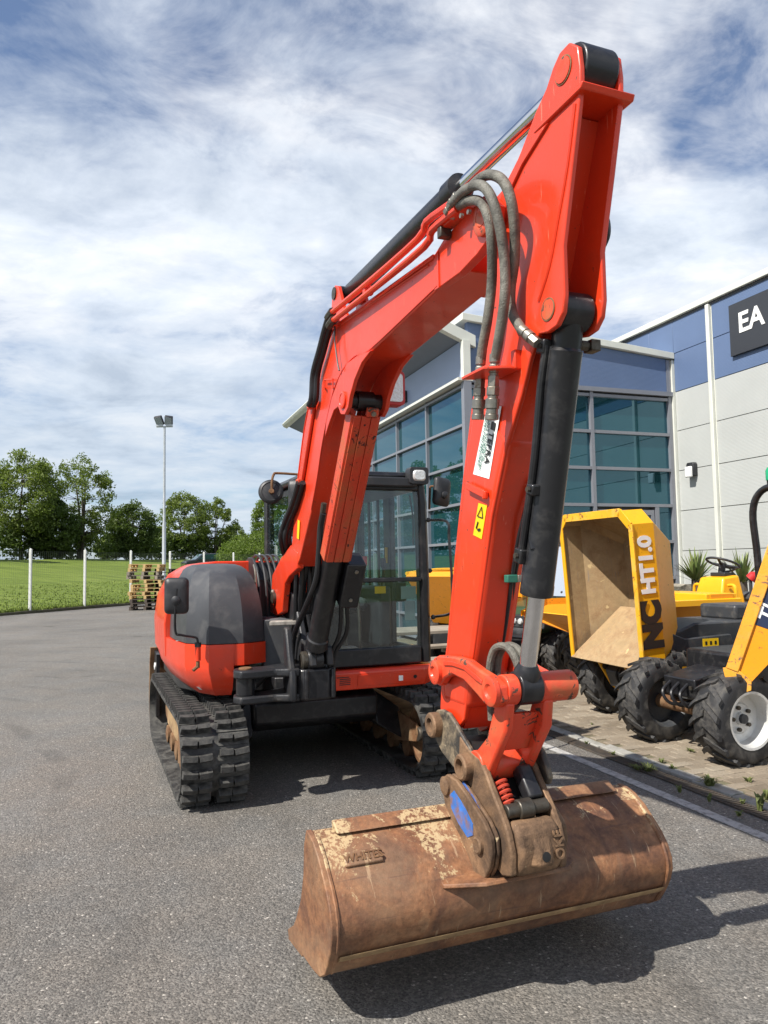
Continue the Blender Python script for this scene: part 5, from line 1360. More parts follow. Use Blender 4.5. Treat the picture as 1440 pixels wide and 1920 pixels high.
# ---- bucket linkage
LINK = [(3.455, 1.16), (3.47, 1.205), (3.52, 1.222), (3.66, 1.232), (3.77, 1.230), (3.87, 1.205), (3.95, 1.19), (4.015, 1.165), (4.02, 1.11), (3.97, 1.080), (3.90, 1.085), (3.848, 1.108), (3.744, 1.148), (3.64, 1.160), (3.57, 1.135), (3.52, 1.095), (3.47, 1.11)]
RIM = [(3.58, 1.205), (3.66, 1.213), (3.76, 1.210), (3.86, 1.185), (3.90, 1.17), (3.90, 1.155), (3.85, 1.165), (3.76, 1.192), (3.66, 1.196), (3.58, 1.188)]
for l, s in ((-0.315, -1), (-0.085, 1)):
    lk = MB().prism(LINK, l - 0.020, l + 0.020, 'l').build('side_link', M['red_worn'], ex, 0.008)
    MB().prism(RIM, l + s * 0.019, l + s * 0.027, 'l').build('rib', M['red'], lk, 0.002)
    MB().lathe([(0.050, 0), (0.050, 0.018), (0.044, 0.022), (0.026, 0.022), (0.02, 0.014), (0, 0.014)], (3.509, l + s * 0.019, 1.152), (0, s, 0), 24).build('pin_boss', M['red_worn'], lk)
    MB().lathe([(0.054, 0), (0.054, 0.016), (0.046, 0.02), (0.028, 0.02), (0.02, 0.012), (0, 0.012)], (3.968, l + s * 0.019, 1.141), (0, s, 0), 24).build('pin_boss', M['red_worn'], lk)
MB().cyl((3.509, -0.33, 1.152), (3.509, -0.07, 1.152), 0.04, n=18).build('link_pin', M['dark_steel'], ex)
# H-shaped bucket link
hl = MB().cyl((3.968, -0.298, 1.141), (3.968, -0.246, 1.141), 0.056, n=26).cyl((3.968, -0.154, 1.141), (3.968, 0.0, 1.141), 0.056, n=26)
hl = hl.build('bucket_link', M['red_worn'], ex, 0.004)
LOWP = Vector((3.785, -0.2, 0.83))
for l0, l1 in ((-0.300, -0.262), (-0.140, -0.098)):
    MB().prism([(3.93, 1.11), (4.005, 1.10), (3.99, 1.0), (3.90, 0.88), (3.845, 0.80), (3.77, 0.80), (3.75, 0.87), (3.85, 0.95)], l0, l1, 'l').build('link_arm', M['red_worn'], hl, 0.010)
MB().prism([(3.945, 1.055), (3.965, 1.05), (3.88, 0.90), (3.86, 0.91)], -0.262, -0.14, 'l').build('link_web', M['red_worn'], hl, 0.004)
MB().cyl(LOWP + Vector((0, -0.115, 0)), LOWP + Vector((0, 0.115, 0)), 0.058, n=26).build('link_tube', M['red_worn'], hl, 0.005)
# looped hoses by the arm foot
for dl in (-0.012, 0.022):
    MB().tube([(3.80, -0.235 + dl, 1.0), (3.80, -0.24 + dl, 1.18), (3.84, -0.235 + dl, 1.275), (3.91, -0.215 + dl, 1.28), (3.95, -0.20 + dl, 1.20), (3.90, -0.195 + dl, 1.10), (3.80, -0.19 + dl, 1.02)], 0.015, 10).build('hose', M['wrap'], ex)
    mb = MB()
    for k in range(12): mb.lathe([(0.017, 0), (0.019, 0.002), (0.017, 0.004)], (3.951, -0.20 + dl, 1.21 - k * 0.0075), (0, 0, -1), 10)
    mb.build('hose_spring', M['dark_steel'], ex)
MB().box((3.575, -0.20, 0.985), (0.012, 0.10, 0.05), Matrix.Rotation(R(18), 3, 'Y')).build('name_plate', M['red_worn'], arm)

# ---- quick coupler
CPL = [(3.66, 0.92), (3.74, 0.88), (3.82, 0.865), (3.86, 0.83), (3.89, 0.793), (3.93, 0.748), (3.97, 0.707), (4.01, 0.655), (4.035, 0.59), (4.03, 0.51), (3.97, 0.49), (3.925, 0.505), (3.92, 0.56), (3.90, 0.60), (3.838, 0.655), (3.81, 0.676), (3.745, 0.72), (3.64, 0.76)]
ARMP = [(3.40, 0.90), (3.41, 0.955), (3.45, 0.985), (3.50, 0.995), (3.56, 0.99), (3.61, 0.965), (3.67, 0.925), (3.74, 0.885), (3.79, 0.84), (3.74, 0.735), (3.64, 0.765), (3.575, 0.785), (3.487, 0.816), (3.43, 0.855)]
cpl = empty('quick_coupler', parent=ex)
for l0, l1 in ((-0.317, -0.290), (-0.110, -0.083)):
    MB().prism(CPL, l0, l1, 'l').build('side_plate', M['coupler'], cpl, 0.007)
    MB().prism(ARMP, l0 + 0.004, l1 - 0.004, 'l').build('hook_arm', M['lever'], cpl, 0.006)
for s, l in ((-1, -0.317), (1, -0.083)):
    MB().lathe([(0.052, -0.004), (0.052, 0.028), (0.046, 0.034), (0.030, 0.034), (0.027, 0.020), (0.0, 0.02)], (3.455, l, 0.925), (0, s, 0), 26).build('pin_boss', M['coupler'], cpl)
    MB().lathe([(0.052, -0.004), (0.050, 0.03), (0.044, 0.036), (0.033, 0.036), (0.030, 0.012), (0.0, 0.012)], (3.725, l, 0.815), (0, s, 0), 26).build('pin_boss', M['coupler'], cpl)
    MB().lathe([(0.033, -0.003), (0.033, 0.002), (0.0, 0.003)], (3.93, l, 0.62), (0, s, 0), 18).build('pin_recess', M['ink'], cpl)
FRN = [(3.90, 0.62), (3.94, 0.665), (3.99, 0.685), (4.03, 0.66), (4.055, 0.60), (4.045, 0.53), (4.015, 0.495), (3.93, 0.505)]
MB().prism(FRN, -0.288, -0.112, 'l').build('front_casting', M['coupler'], cpl, 0.018)
MB().loft([[(4.02, -0.255, 0.66), (4.02, -0.145, 0.66), (4.03, -0.145, 0.53), (4.03, -0.255, 0.53)], [(4.065, -0.225, 0.60), (4.065, -0.165, 0.60), (4.075, -0.165, 0.54), (4.075, -0.225, 0.54)]], closed=True, caps=True).build('lifting_eye', M['coupler'], cpl, 0.012)
MB().lathe([(0.017, 0.0), (0.017, 0.003), (0.0, 0.004)], (4.069, -0.195, 0.573), (1, 0, 0.15), 18).build('eye_hole', M['ink'], cpl)
text_obj('lettering', 'OKE', 0.05, M['coupler'], cpl, frame((4.052, -0.128, 0.60), (-0.2, 0, 1), (0, -1, 0)), 0.004, 0.001)
MB().cyl((3.955, -0.288, 0.705), (3.955, -0.115, 0.710), 0.026, n=20).build('wedge_pin', M['dark_steel'], cpl, 0.004)
MB().cyl((3.955, -0.24, 0.706), (3.955, -0.18, 0.708), 0.036, n=20).build('pin_sleeve', M['dark_steel'], cpl, 0.005)
sprg = []
s0, s1 = Vector((3.86, -0.255, 0.79)), Vector((3.935, -0.255, 0.70))
sa = (s1 - s0).normalized(); su = sa.orthogonal().normalized(); sw_ = sa.cross(su)
for k in range(73):
    a = k / 12 * 2 * math.pi; sprg.append(s0 + (s1 - s0) * (k / 72) + (su * math.cos(a) + sw_ * math.sin(a)) * 0.024)
MB().tube(sprg, 0.0065, 6, 0).build('spring', M['spring'], cpl)
MB().box((3.895, -0.155, 0.775), (0.13, 0.06, 0.06), Matrix.Rotation(R(48), 3, 'Y')).build('latch_block', M['black_paint'], cpl, 0.01)
MB().prism([P2(onl(a_, b_, -0.062)) for a_, b_ in ((992, 1398), (1008, 1393), (1019, 1408), (1028, 1435), (1034, 1458), (1030, 1471), (1019, 1468), (1008, 1436), (998, 1415))], -0.074, -0.050, 'l').build('safety_lever', M['lever'], cpl, 0.008)
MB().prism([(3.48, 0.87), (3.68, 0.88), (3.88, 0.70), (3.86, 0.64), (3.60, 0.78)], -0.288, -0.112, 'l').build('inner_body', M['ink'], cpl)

# ---- ditching bucket
BKL, BKR = -0.92, 0.515
OUT = [(3.585, 0.612), (3.63, 0.608), (3.675, 0.597), (3.735, 0.565), (3.785, 0.524), (3.83, 0.485), (3.862, 0.445), (3.882, 0.40), (3.884, 0.355), (3.868, 0.305), (3.84, 0.255), (3.805, 0.205), (3.745, 0.168), (3.66, 0.152), (3.55, 0.143), (3.44, 0.133), (3.315, 0.122)]
def offs(poly, t):
    out = []
    for i, p in enumerate(poly):
        a = Vector(poly[max(i - 1, 0)]); b = Vector(poly[min(i + 1, len(poly) - 1)])
        d = (b - a).normalized(); n = Vector((d.y, -d.x))
        out.append((p[0] + n.x * t, p[1] + n.y * t))
    return out
INN = offs(OUT, 0.016)
if INN[7][0] > OUT[7][0]: INN = offs(OUT, -0.016)
bkt = MB()
nseg = 12
rows = []
rj = random.Random(4)
bucket = MB().prism(OUT + INN[::-1], BKL + 0.014, BKR - 0.014, 'l').build('bucket', M['bucket'], ex, 0.0, angle=30)
SIDE = OUT[:-1] + [(3.315, 0.118), (3.305, 0.142), (3.395, 0.195), (3.433, 0.237), (3.502, 0.331), (3.543, 0.438), (3.553, 0.545)]
def grow(poly, k):
    cx = sum(p[0] for p in poly) / len(poly); cy = sum(p[1] for p in poly) / len(poly)
    return [(cx + (p[0] - cx) * k, cy + (p[1] - cy) * k) for p in poly]
for l0, l1 in ((BKL - 0.008, BKL + 0.014), (BKR - 0.014, BKR + 0.008)):
    MB().prism(grow(SIDE, 1.02), l0, l1, 'l').build('side_plate', M['rust'], bucket, 0.004)
MB().prism([(3.60, 0.600), (3.585, 0.640), (3.605, 0.645), (3.665, 0.612)], -0.83, 0.44, 'l').build('top_bar', M['bucket'], bucket, 0.006)
MB().prism([(3.845, 0.270), (3.8665, 0.280), (3.858, 0.266), (3.835, 0.248)], BKL + 0.03, BKR - 0.02, 'l').build('edge_weld', M['tan_steel'], bucket, 0.002)
MB().prism([(3.34, 0.100), (3.29, 0.095), (3.30, 0.116), (3.50, 0.134), (3.50, 0.120)], BKL - 0.004, BKR + 0.004, 'l').build('cutting_edge', M['rust'], bucket, 0.002)
for l in (BKL + 0.014, BKR - 0.02):
    MB().tube([(f, l + 0.003, z) for f, z in OUT[1:12]], 0.008, 6, 3).build('corner_weld', M['bucket'], bucket)
# hanger plates, blue where the paint has lasted
EAR = [(3.588, 0.69), (3.595, 0.745), (3.63, 0.768), (3.71, 0.765), (3.795, 0.732), (3.87, 0.697), (3.923, 0.672), (3.972, 0.628), (3.978, 0.58), (3.958, 0.52), (3.917, 0.465), (3.87, 0.425), (3.845, 0.455), (3.77, 0.525), (3.70, 0.575), (3.63, 0.60), (3.615, 0.63)]
EBL = [(3.66, 0.696), (3.698, 0.722), (3.78, 0.685), (3.845, 0.64), (3.846, 0.60), (3.801, 0.578), (3.733, 0.606), (3.671, 0.648)]
for k, (l0, l1) in enumerate(((-0.362, -0.342), (-0.337, -0.322), (-0.078, -0.063), (-0.058, -0.038))):
    e_ = MB().prism(EAR, l0, l1, 'l').build('hanger_plate', M['coupler'], bucket, 0.005)
    if k < 2:
        MB().prism(EBL if k == 0 else [(a + 0.03, b + 0.04) for a, b in EBL], l0 - 0.0025, l0 + 0.001, 'l').build('blue_paint_patch', M['blue_paint'], e_)
    MB().lathe([(0.036, 0), (0.036, 0.010), (0.028, 0.014), (0.0, 0.014)], (3.625, l0 if k < 2 else l1, 0.722), (0, -1 if k < 2 else 1, 0), 22).build('pin_end', M['coupler'], e_)
    MB().lathe([(0.030, 0), (0.030, 0.012), (0.024, 0.016), (0.010, 0.012), (0.0, 0.012)], (3.893, l0 if k < 2 else l1, 0.580), (0, -1 if k < 2 else 1, 0), 22).build('pin_end', M['coupler'], e_)
for f, z in ((3.625, 0.722), (3.893, 0.580)): MB().cyl((f, -0.355, z), (f, -0.042, z), 0.026, n=18).build('hanger_pin', M['dark_steel'], bucket)
MB().loft([[(3.84, -0.50, 0.462), (3.866, -0.50, 0.452), (3.868, -0.50, 0.440), (3.85, -0.50, 0.430)], [(3.83, -0.38, 0.470), (3.965, -0.38, 0.478), (3.972, -0.38, 0.466), (3.86, -0.38, 0.415)], [(3.83, -0.03, 0.470), (3.965, -0.03, 0.478), (3.972, -0.03, 0.466), (3.86, -0.03, 0.415)], [(3.84, 0.06, 0.462), (3.866, 0.06, 0.452), (3.868, 0.06, 0.440), (3.85, 0.06, 0.430)]], closed=True, caps=True).build('hanger_base', M['rust'], bucket, 0.003)
# maker's plate cast on the shell
t0 = Vector((3.735, 0, 0.565)); t1 = Vector((3.785, 0, 0.524)); td = (t1 - t0).normalized(); tn = Vector((-td.z, 0, td.x))
if tn.x < 0: tn = -tn
pc = Vector((3.755, -0.765, 0.549)) + tn * 0.004
pq = MB().box(pc, (0.055, 0.145, 0.014), Matrix((td, Vector((0, 1, 0)), tn)).transposed()).build('maker_plate', M['bucket'], bucket, 0.005)
text_obj('lettering', 'WHITES', 0.042, M['rust_mud'], pq, frame(pc + tn * 0.008, (0, 1, 0), -td), 0.0025, 0.0006)

# ---- cab
CF, CR_, CL0, CL1 = 0.90, -0.72, -0.12, 0.875
cab = empty('cab', parent=ex)
def cbox(name, mat, f0, f1, l0, l1, z0, z1, parent=cab, bevel=0.012):
    return MB().box(((f0 + f1) / 2, (l0 + l1) / 2, (z0 + z1) / 2), (f1 - f0, l1 - l0, z1 - z0)).build(name, M[mat], parent, bevel)
pr = [(CF - 0.10, CL1 - 0.09), (CF - 0.03, CL1 - 0.095), (CF, CL1 - 0.075), (CF - 0.005, CL1 - 0.03), (CF - 0.04, CL1), (CF - 0.10, CL1)]
MB().loft([[(f - 0.0 * k, l - 0.02 * max(0, k), z) for f, l in pr] for z, k in ((0.83, 0), (1.5, 0.0), (2.10, 0.6), (2.28, 1.6))], closed=True, caps=True).build('front_pillar', M['black_paint'], cab, 0.006)
cbox('front_pillar', 'black_paint', CF - 0.09, CF, CL0, CL0 + 0.06, 0.83, 2.28)
cbox('rear_pillar', 'black_paint', CR_, CR_ + 0.09, CL1 - 0.08, CL1, 0.83, 2.28)
cbox('rear_pillar', 'black_paint', CR_, CR_ + 0.09, CL0, CL0 + 0.08, 0.83, 2.28)
cbox('door_pillar', 'black_paint', 0.0, 0.16, CL1 - 0.055, CL1 + 0.002, 0.83, 2.26)
cbox('header', 'black_paint', CF - 0.10, CF + 0.02, CL0 + 0.062, CL1 - 0.11, 2.19, 2.275)
cbox('base_panel', 'black_paint', CF - 0.08, CF + 0.004, CL0 + 0.062, CL1 - 0.097, 0.828, 0.965)
cbox('crossbar', 'black_paint', CF - 0.035, CF + 0.006, CL0 + 0.062, CL1 - 0.092, 1.470, 1.503, bevel=0.006)
cbox('roof', 'black_paint', CR_ - 0.02, CF - 0.02, CL0 - 0.01, CL1 - 0.01, 2.285, 2.345, bevel=0.03)
cbox('visor', 'black_plastic', CF - 0.02, CF + 0.07, CL0 + 0.08, CL1 - 0.14, 2.215, 2.29)
cbox('front_window', 'glass', CF - 0.018, CF - 0.012, CL0 + 0.064, CL1 - 0.10, 1.506, 2.187, bevel=0)
cbox('front_window', 'glass', CF - 0.018, CF - 0.012, CL0 + 0.064, CL1 - 0.10, 0.968, 1.468, bevel=0)
cbox('rear_window', 'glass_dark', CR_ + 0.02, CR_ + 0.026, CL0 + 0.082, CL1 - 0.082, 1.45, 2.20, bevel=0)
cbox('rear_wall', 'black_paint', CR_, CR_ + 0.05, CL0 + 0.082, CL1 - 0.082, 0.83, 1.44)
cbox('rear_header', 'black_paint', CR_, CR_ + 0.06, CL0 + 0.082, CL1 - 0.082, 2.20, 2.28)
for f0, f1, gl_, zb in ((CR_ + 0.095, -0.005, 'glass_dark', 1.095), (0.165, CF - 0.105, 'glass', 0.93)):
    cbox('side_window', gl_, f0, f1, CL1 - 0.03, CL1 - 0.024, zb + 0.005, 2.21, bevel=0)
    cbox('side_rail', 'black_paint', f0, f1, CL1 - 0.05, CL1 - 0.005, 2.212, 2.28)
    cbox('side_panel', 'black_paint', f0, f1, CL1 - 0.05, CL1 - 0.005, 0.83, zb)
for f0 in (-0.18, -0.42): cbox('window_stile', 'black_paint', f0, f0 + 0.05, CL1 - 0.05, CL1 - 0.032, 1.10, 2.21)
cbox('window_rail', 'black_paint', 0.165, CF - 0.105, CL1 - 0.048, CL1 - 0.034, 1.46, 1.49)
cbox('headlining', 'black_plastic', CR_ + 0.07, CF - 0.11, CL0 + 0.03, CL1 - 0.06, 2.20, 2.27)
cbox('side_window', 'glass_dark', CR_ + 0.095, CF - 0.095, CL0 + 0.02, CL0 + 0.026, 1.10, 2.21, bevel=0)
cbox('side_panel', 'black_paint', CR_ + 0.095, CF - 0.095, CL0 + 0.005, CL0 + 0.05, 0.83, 1.095)
cbox('floor', 'black_plastic', CR_ + 0.06, CF - 0.085, CL0 + 0.06, CL1 - 0.06, 0.83, 0.87)
st_ = empty('seat', parent=cab)
cbox('cushion', 'seat', -0.35, 0.15, 0.16, 0.62, 1.20, 1.32, st_, 0.05)
cbox('backrest', 'seat', -0.45, -0.32, 0.17, 0.61, 1.32, 1.88, st_, 0.05)
cbox('headrest', 'seat', -0.44, -0.35, 0.27, 0.51, 1.90, 2.08, st_, 0.04)
cbox('seat_base', 'black_plastic', -0.30, 0.10, 0.22, 0.56, 0.87, 1.20, st_, 0.02)
for l in (0.06, 0.66):
    cs = cbox('console', 'black_plastic', -0.30, 0.34, l - 0.02, l + 0.10, 0.90, 1.42, bevel=0.03)
    MB().tube([(0.26, l + 0.04, 1.42), (0.30, l + 0.04, 1.55), (0.29, l + 0.04, 1.66)], lambda t: 0.014 + 0.012 * (t > 0.6), 8).build('joystick', M['black_plastic'], cs)
cbox('warning_tag', 'yellow_sticker', 0.34, 0.345, 0.60, 0.70, 1.36, 1.42, bevel=0)
cbox('warning_tag', 'yellow_sticker', 0.10, 0.106, 0.795, 0.82, 1.62, 1.76, bevel=0)
for l in (0.28, 0.40):
    MB().tube([(0.52, l, 0.87), (0.50, l, 1.15), (0.46, l, 1.36)], 0.012, 8).build('travel_lever', M['dark_steel'], cab)
    cbox('pedal', 'black_plastic', 0.48, 0.66, l - 0.04, l + 0.04, 0.90, 0.93)
cbox('monitor', 'black_plastic', 0.60, 0.66, 0.66, 0.76, 1.30, 1.46, bevel=0.01)
cbox('sheet', 'grey_sheet', 0.845, 0.848, 0.63, 0.76, 1.33, 1.43, bevel=0)
cbox('sheet', 'grey_sheet', 0.845, 0.848, 0.66, 0.75, 1.16, 1.315, bevel=0)
cbox('lever_grip', 'red_plastic', 0.30, 0.34, 0.50, 0.54, 1.60, 1.68, bevel=0.01)
cbox('rag', 'pale_step', 0.45, 0.62, 0.18, 0.36, 0.872, 0.95, bevel=0.03)
MB().tube([(CF - 0.04, CL1 - 0.16, 2.16), (CF - 0.03, CL1 - 0.14, 1.98), (CF - 0.03, CL1 - 0.14, 1.76)], 0.007, 6).build('wiper', M['black_plastic'], cab)
lampp = Vector((CF + 0.03, 0.745, 2.305))
cl_ = MB().loft([[(x, lampp.y + p[0] * k, lampp.z + p[1] * k) for p in rrect(0.082, 0.068, 0.022)] for x, k in ((lampp.x - 0.08, 0.8), (lampp.x - 0.02, 1.0), (lampp.x + 0.06, 1.0))], closed=True, caps=True).build('work_light', M['black_plastic'], cab, 0.004)
MB().loft([[(lampp.x + x, lampp.y + p[0] * k, lampp.z + p[1] * k) for p in rrect(0.056, 0.044, 0.030)] for x, k in ((0.061, 1.0), (0.074, 0.75))], closed=True, caps=True).build('lens', M['lamp_glass'], cl_)
# handrail and left mirror
hr = [onl(a, b, 0.97) for a, b in ((803, 975), (838, 978), (842, 1010), (847, 1080), (848, 1130), (845, 1150), (812, 1157))]
MB().tube(hr, 0.011, 8, 4).build('handrail', M['black_paint'], cab)
for a, b in ((803, 975), (812, 1157), (806, 1070)):
    p = onl(a, b, 0.90); MB().lathe([(0.02, 0), (0.016, 0.015), (0, 0.02)], p, (1, 0, 0), 12).build('rail_foot', M['black_paint'], cab)
ml = onl(829, 922, 1.02)
mirror_head('mirror', ml, 0.085, 0.118, Matrix.Rotation(R(18), 4, 'Z') @ Matrix.Rotation(R(-8), 4, 'X'), cab)
MB().tube([onl(805, 955, 0.93), onl(806, 925, 0.94), onl(808, 912, 0.95), ml + Vector((0.02, -0.03, 0.03))], 0.010, 8, 3).build('mirror_arm', M['rust_mud'], cab)
# round mirror and small upright mirror on the right of the cab
mr = onl(508, 922, -0.42)
rm = MB().lathe([(0.088, -0.012), (0.094, 0.0), (0.088, 0.014), (0.070, 0.020), (0.066, 0.016), (0.0, 0.024)], mr, (1, -0.25, 0.15), 30).build('round_mirror', M['black_plastic'], cab, angle=50)
MB().tube([mr + Vector((0.03, 0.0, 0)), mr + Vector((0.035, 0, 0.07)), mr + Vector((0.03, 0.015, 0.125)), mr + Vector((0.01, 0.06, 0.14)), Vector((0.88, -0.10, mr.z + 0.13))], 0.0095, 8, 4).build('mirror_stem', M['rust_mud'], rm)
MB().lathe([(0.022, 0), (0.018, 0.03)], mr + Vector((0.018, 0, 0)), (1, -0.2, 0.1), 12).build('ball_joint', M['rust_mud'], rm)
mirror_head('mirror', onl(553, 935, -0.30), 0.05, 0.14, Matrix.Rotation(R(-35), 4, 'Z'), cab)
# red skirt panel under the cab
sk = MB().loft([[(0.93, -0.135, 0.815), (0.945, 0.80, 0.815), (0.90, 0.885, 0.815), (0.70, 0.885, 0.815), (0.70, -0.135, 0.815)],
                [(0.955, -0.135, 0.79), (0.965, 0.81, 0.79), (0.915, 0.895, 0.79), (0.70, 0.895, 0.79), (0.70, -0.135, 0.79)],
                [(0.93, -0.135, 0.665), (0.94, 0.78, 0.665), (0.88, 0.85, 0.665), (0.70, 0.85, 0.665), (0.70, -0.135, 0.665)]], closed=True, caps=True).build('skirt_panel', M['red'], ex, 0.008)
def on_sk(l, z, d=0.0): return (0.955 + 0.0105 * (l + 0.135) - (0.79 - z) * 0.2 + d, l, z)
lid = MB().add([on_sk(0.22, 0.775, .0), on_sk(0.74, 0.775, .0), on_sk(0.74, 0.69, .0), on_sk(0.22, 0.69, .0), on_sk(0.22, 0.775, .006), on_sk(0.74, 0.775, .006), on_sk(0.74, 0.69, .006), on_sk(0.22, 0.69, .006)], [(4, 5, 6, 7), (0, 1, 5, 4), (1, 2, 6, 5), (2, 3, 7, 6), (3, 0, 4, 7)]).build('access_lid', M['red'], sk, 0.002)
MB().lathe([(0.014, 0), (0.014, 0.006), (0, 0.006)], on_sk(0.69, 0.735, .006), (1, 0, -0.2), 12).build('lock', M['ink'], lid)
MB().box(on_sk(0.57, 0.735, .008), (0.002, 0.035, 0.05)).build('small_sticker', M['sticker'], lid)
MB().box(on_sk(-0.045, 0.735, .003), (0.004, 0.13, 0.045)).build('rating_plate', M['galv'], sk)
for k in range(5):
    MB().box(on_sk(0.12 + (0.0 if k else -0.02), 0.765 - k * 0.014, .001), (0.003, 0.085 if k > 0 else 0.10, 0.006)).build('vent_slot', M['ink'], sk)
# ------------------------------------------------------------------ dumpers and other vehicles (local x = forward, y = left)
def heading(hx, hy): return math.atan2(hy, hx)
_lug_cache = {}
def wheel(parent, c, r, w, rim_mat, side, lugs=True, name='wheel', dish=0.07):
    """side = +1: the dished rim faces local +y"""
    wh = empty(name, c, 0, parent)
    s = side
    MB().lathe([(r * .60, -w / 2), (r * .80, -w / 2 - 0.006), (r * .90, -w / 2 + 0.012), (r * .945, -w / 2 + 0.04), (r * .955, 0), (r * .945, w / 2 - 0.04), (r * .90, w / 2 - 0.012), (r * .80, w / 2 + 0.006), (r * .60, w / 2), (r * .57, w / 2 - 0.02), (r * .57, -w / 2 + 0.02), (r * .60, -w / 2)], (0, 0, 0), (0, 1, 0), 44, cap=False).build('tyre', M['tyre'], wh, angle=50)
    e = s * w / 2
    MB().lathe([(r * .60, e), (r * .61, e + s * 0.006), (r * .56, e + s * 0.004), (r * .53, e - s * 0.03), (r * .50, e - s * (0.05 + dish)), (r * .34, e - s * (0.055 + dish)), (r * .30, e - s * (0.04 + dish)), (r * .14, e - s * (0.04 + dish)), (r * .13, e - s * (0.02 + dish)), (0.0, e - s * (0.02 + dish))], (0, 0, 0), (0, 1, 0), 40, cap=False).build('rim', rim_mat, wh, angle=40)
    MB().lathe([(r * .60, -e), (r * .52, -e + s * 0.03), (r * .50, -e + s * 0.10), (0.0, -e + s * 0.10)], (0, 0, 0), (0, 1, 0), 30, cap=False).build('rim_back', M['dark_grey_paint'], wh, angle=40)
    for k in range(5):
        a = k * 2 * math.pi / 5
        MB().cyl((r * .24 * math.cos(a), e - s * (0.045 + dish), r * .24 * math.sin(a)), (r * .24 * math.cos(a), e - s * (0.015 + dish), r * .24 * math.sin(a)), 0.016, n=6).build('wheel_nut', M['dark_steel'], wh)
    MB().lathe([(r * .105, 0), (r * .10, 0.025), (0, 0.03)], (0, e - s * (0.02 + dish), 0), (0, s, 0), 18).build('hub_cap', M['dark_grey_paint'], wh)
    key = (round(r, 3), round(w, 3))
    if key not in _lug_cache:
        mb = MB()
        # a bar from the tyre's centre line out to the shoulder, swept back
        pts = [(0.0, -0.01, r * .93), (0.0, -0.01, r), (0.055, w * .30, r * .985), (0.105, w * .5 + 0.004, r * .93), (0.105, w * .5 + 0.006, r * .86), (0.055, w * .30, r * .93)]
        t_ = 0.022
        mb.add([(x - t_, y, z) for x, y, z in pts] + [(x + t_, y, z) for x, y, z in pts], [(0, 1, 2, 5), (5, 2, 3, 4), (11, 8, 7, 6), (10, 9, 8, 11), (0, 6, 7, 1), (1, 7, 8, 2), (2, 8, 9, 3), (3, 9, 10, 4), (4, 10, 11, 5), (5, 11, 6, 0)])
        _lug_cache[key] = mb.mesh('tyre_lug', M['tyre'], angle=30)
    nl = 16
    for k in range(nl):
        for q in (0, 1):
            mt = Matrix.Rotation((k + 0.5 * q) * 2 * math.pi / nl, 4, 'Y') @ (Matrix.Scale(-1, 4, (0, 1, 0)) if q else Matrix.Identity(4))
            inst('tyre_lug', _lug_cache[key], wh, mt)
    return wh
def pyr_skip(rim, depth, inset, t, name, parent, mat_out, mat_in, mw):
    """open box: rim = list of (u, v) corners in the opening plane, tapering towards the bottom; opening normal = +w"""
    n = len(rim)
    cu = sum(p[0] for p in rim) / n; cv = sum(p[1] for p in rim) / n
    def ring(k, w_, gr=0.0): return [(cu + (p[0] - cu) * k + (gr if p[0] > cu else -gr), cv + (p[1] - cv) * k + (gr if p[1] > cv else -gr), w_) for p in rim]
    o = MB().loft([ring(1, 0, 0.0), ring(1, -depth * .40), ring(inset, -depth)], closed=True)
    o.add(ring(inset, -depth), [tuple(range(n - 1, -1, -1))])
    o = o.build(name, mat_out, parent, 0.0, angle=20); o.matrix_local = mw
    i = MB().loft([ring(1, 0.0, -t), ring(1, -depth * .40 + t * .3, -t), ring(inset, -depth + t, -t)], closed=True)
    i.add(ring(inset, -depth + t, -t), [tuple(range(n))])
    i.build('skip_lining', mat_in, o, 0.0, angle=20)
    MB().loft([ring(1, 0.001, 0.035), ring(1, 0.012, 0.035), ring(1, 0.012, -t - 0.001), ring(1, 0.001, -t - 0.001), ring(1, 0.001, 0.035)], closed=True).build('rim_flange', M['yellow_worn'] if mat_out is M['yellow'] else M['orange_worn'], o, 0.0, angle=20)
    return o

# ---- yellow high-tip dumper, skip tipped right forward
NCH = Vector((-0.947, -0.322, 0)); NCL = Vector((0.322, -0.947, 0))
nc = empty('high_tip_dumper', (2.19, 7.566, 0), heading(-0.931, -0.3646))
tag(nc, 'yellow dumper with its scoured skip tipped forward, lettered NC HT1.0', 'dumper', 'dumpers parked on the block paving')
# opening plane is vertical and faces forward; u = left, v = up
mw = frame((0.03, 0, 0), (0, 1, 0), (0, 0, 1))
RIMN = [(-0.545, 0.60), (0.55, 0.585), (0.56, 1.95), (0.42, 2.09), (-0.48, 2.09), (-0.56, 2.0)]
sk_ = empty('skip', parent=nc)
sk_.rotation_euler = (0, 0.066, 0); sk_.location = (-0.039, 0, 0)
DEP = 0.62
def nring(k, x, dz=0.0, g=0.0):
    cy, cz = 0.0, 1.30
    return [(x, cy + (p[0] - cy) * k + (g if p[0] > 0 else -g), cz + (p[1] - cz) * k + dz + (g if p[1] > cz else -g)) for p in RIMN]
sh = MB().loft([nring(1, 0.0), nring(1.0, -0.25), nring(0.62, -DEP, 0.05)], closed=True)
sh.add(nring(0.62, -DEP, 0.05), [tuple(range(6))])
sh.build('shell', M['yellow'], sk_, 0.0, angle=20)
li = MB().loft([nring(1, 0.0, 0, -0.012), nring(1.0, -0.225, 0, -0.022), nring(0.60, -DEP + 0.03, 0.05, -0.02)], closed=True)
li.add(nring(0.60, -DEP + 0.03, 0.05, -0.02), [tuple(range(6))])
li.build('lining', M['skip_inside'], sk_, 0.0, angle=20)
MB().plate([(0.03, -0.54, 0.60), (0.03, 0.53, 0.585), (-0.50, 0.33, 1.08), (-0.50, -0.33, 1.09)], 0.012).build('lip_plate', M['skip_inside'], sk_, 0.003)
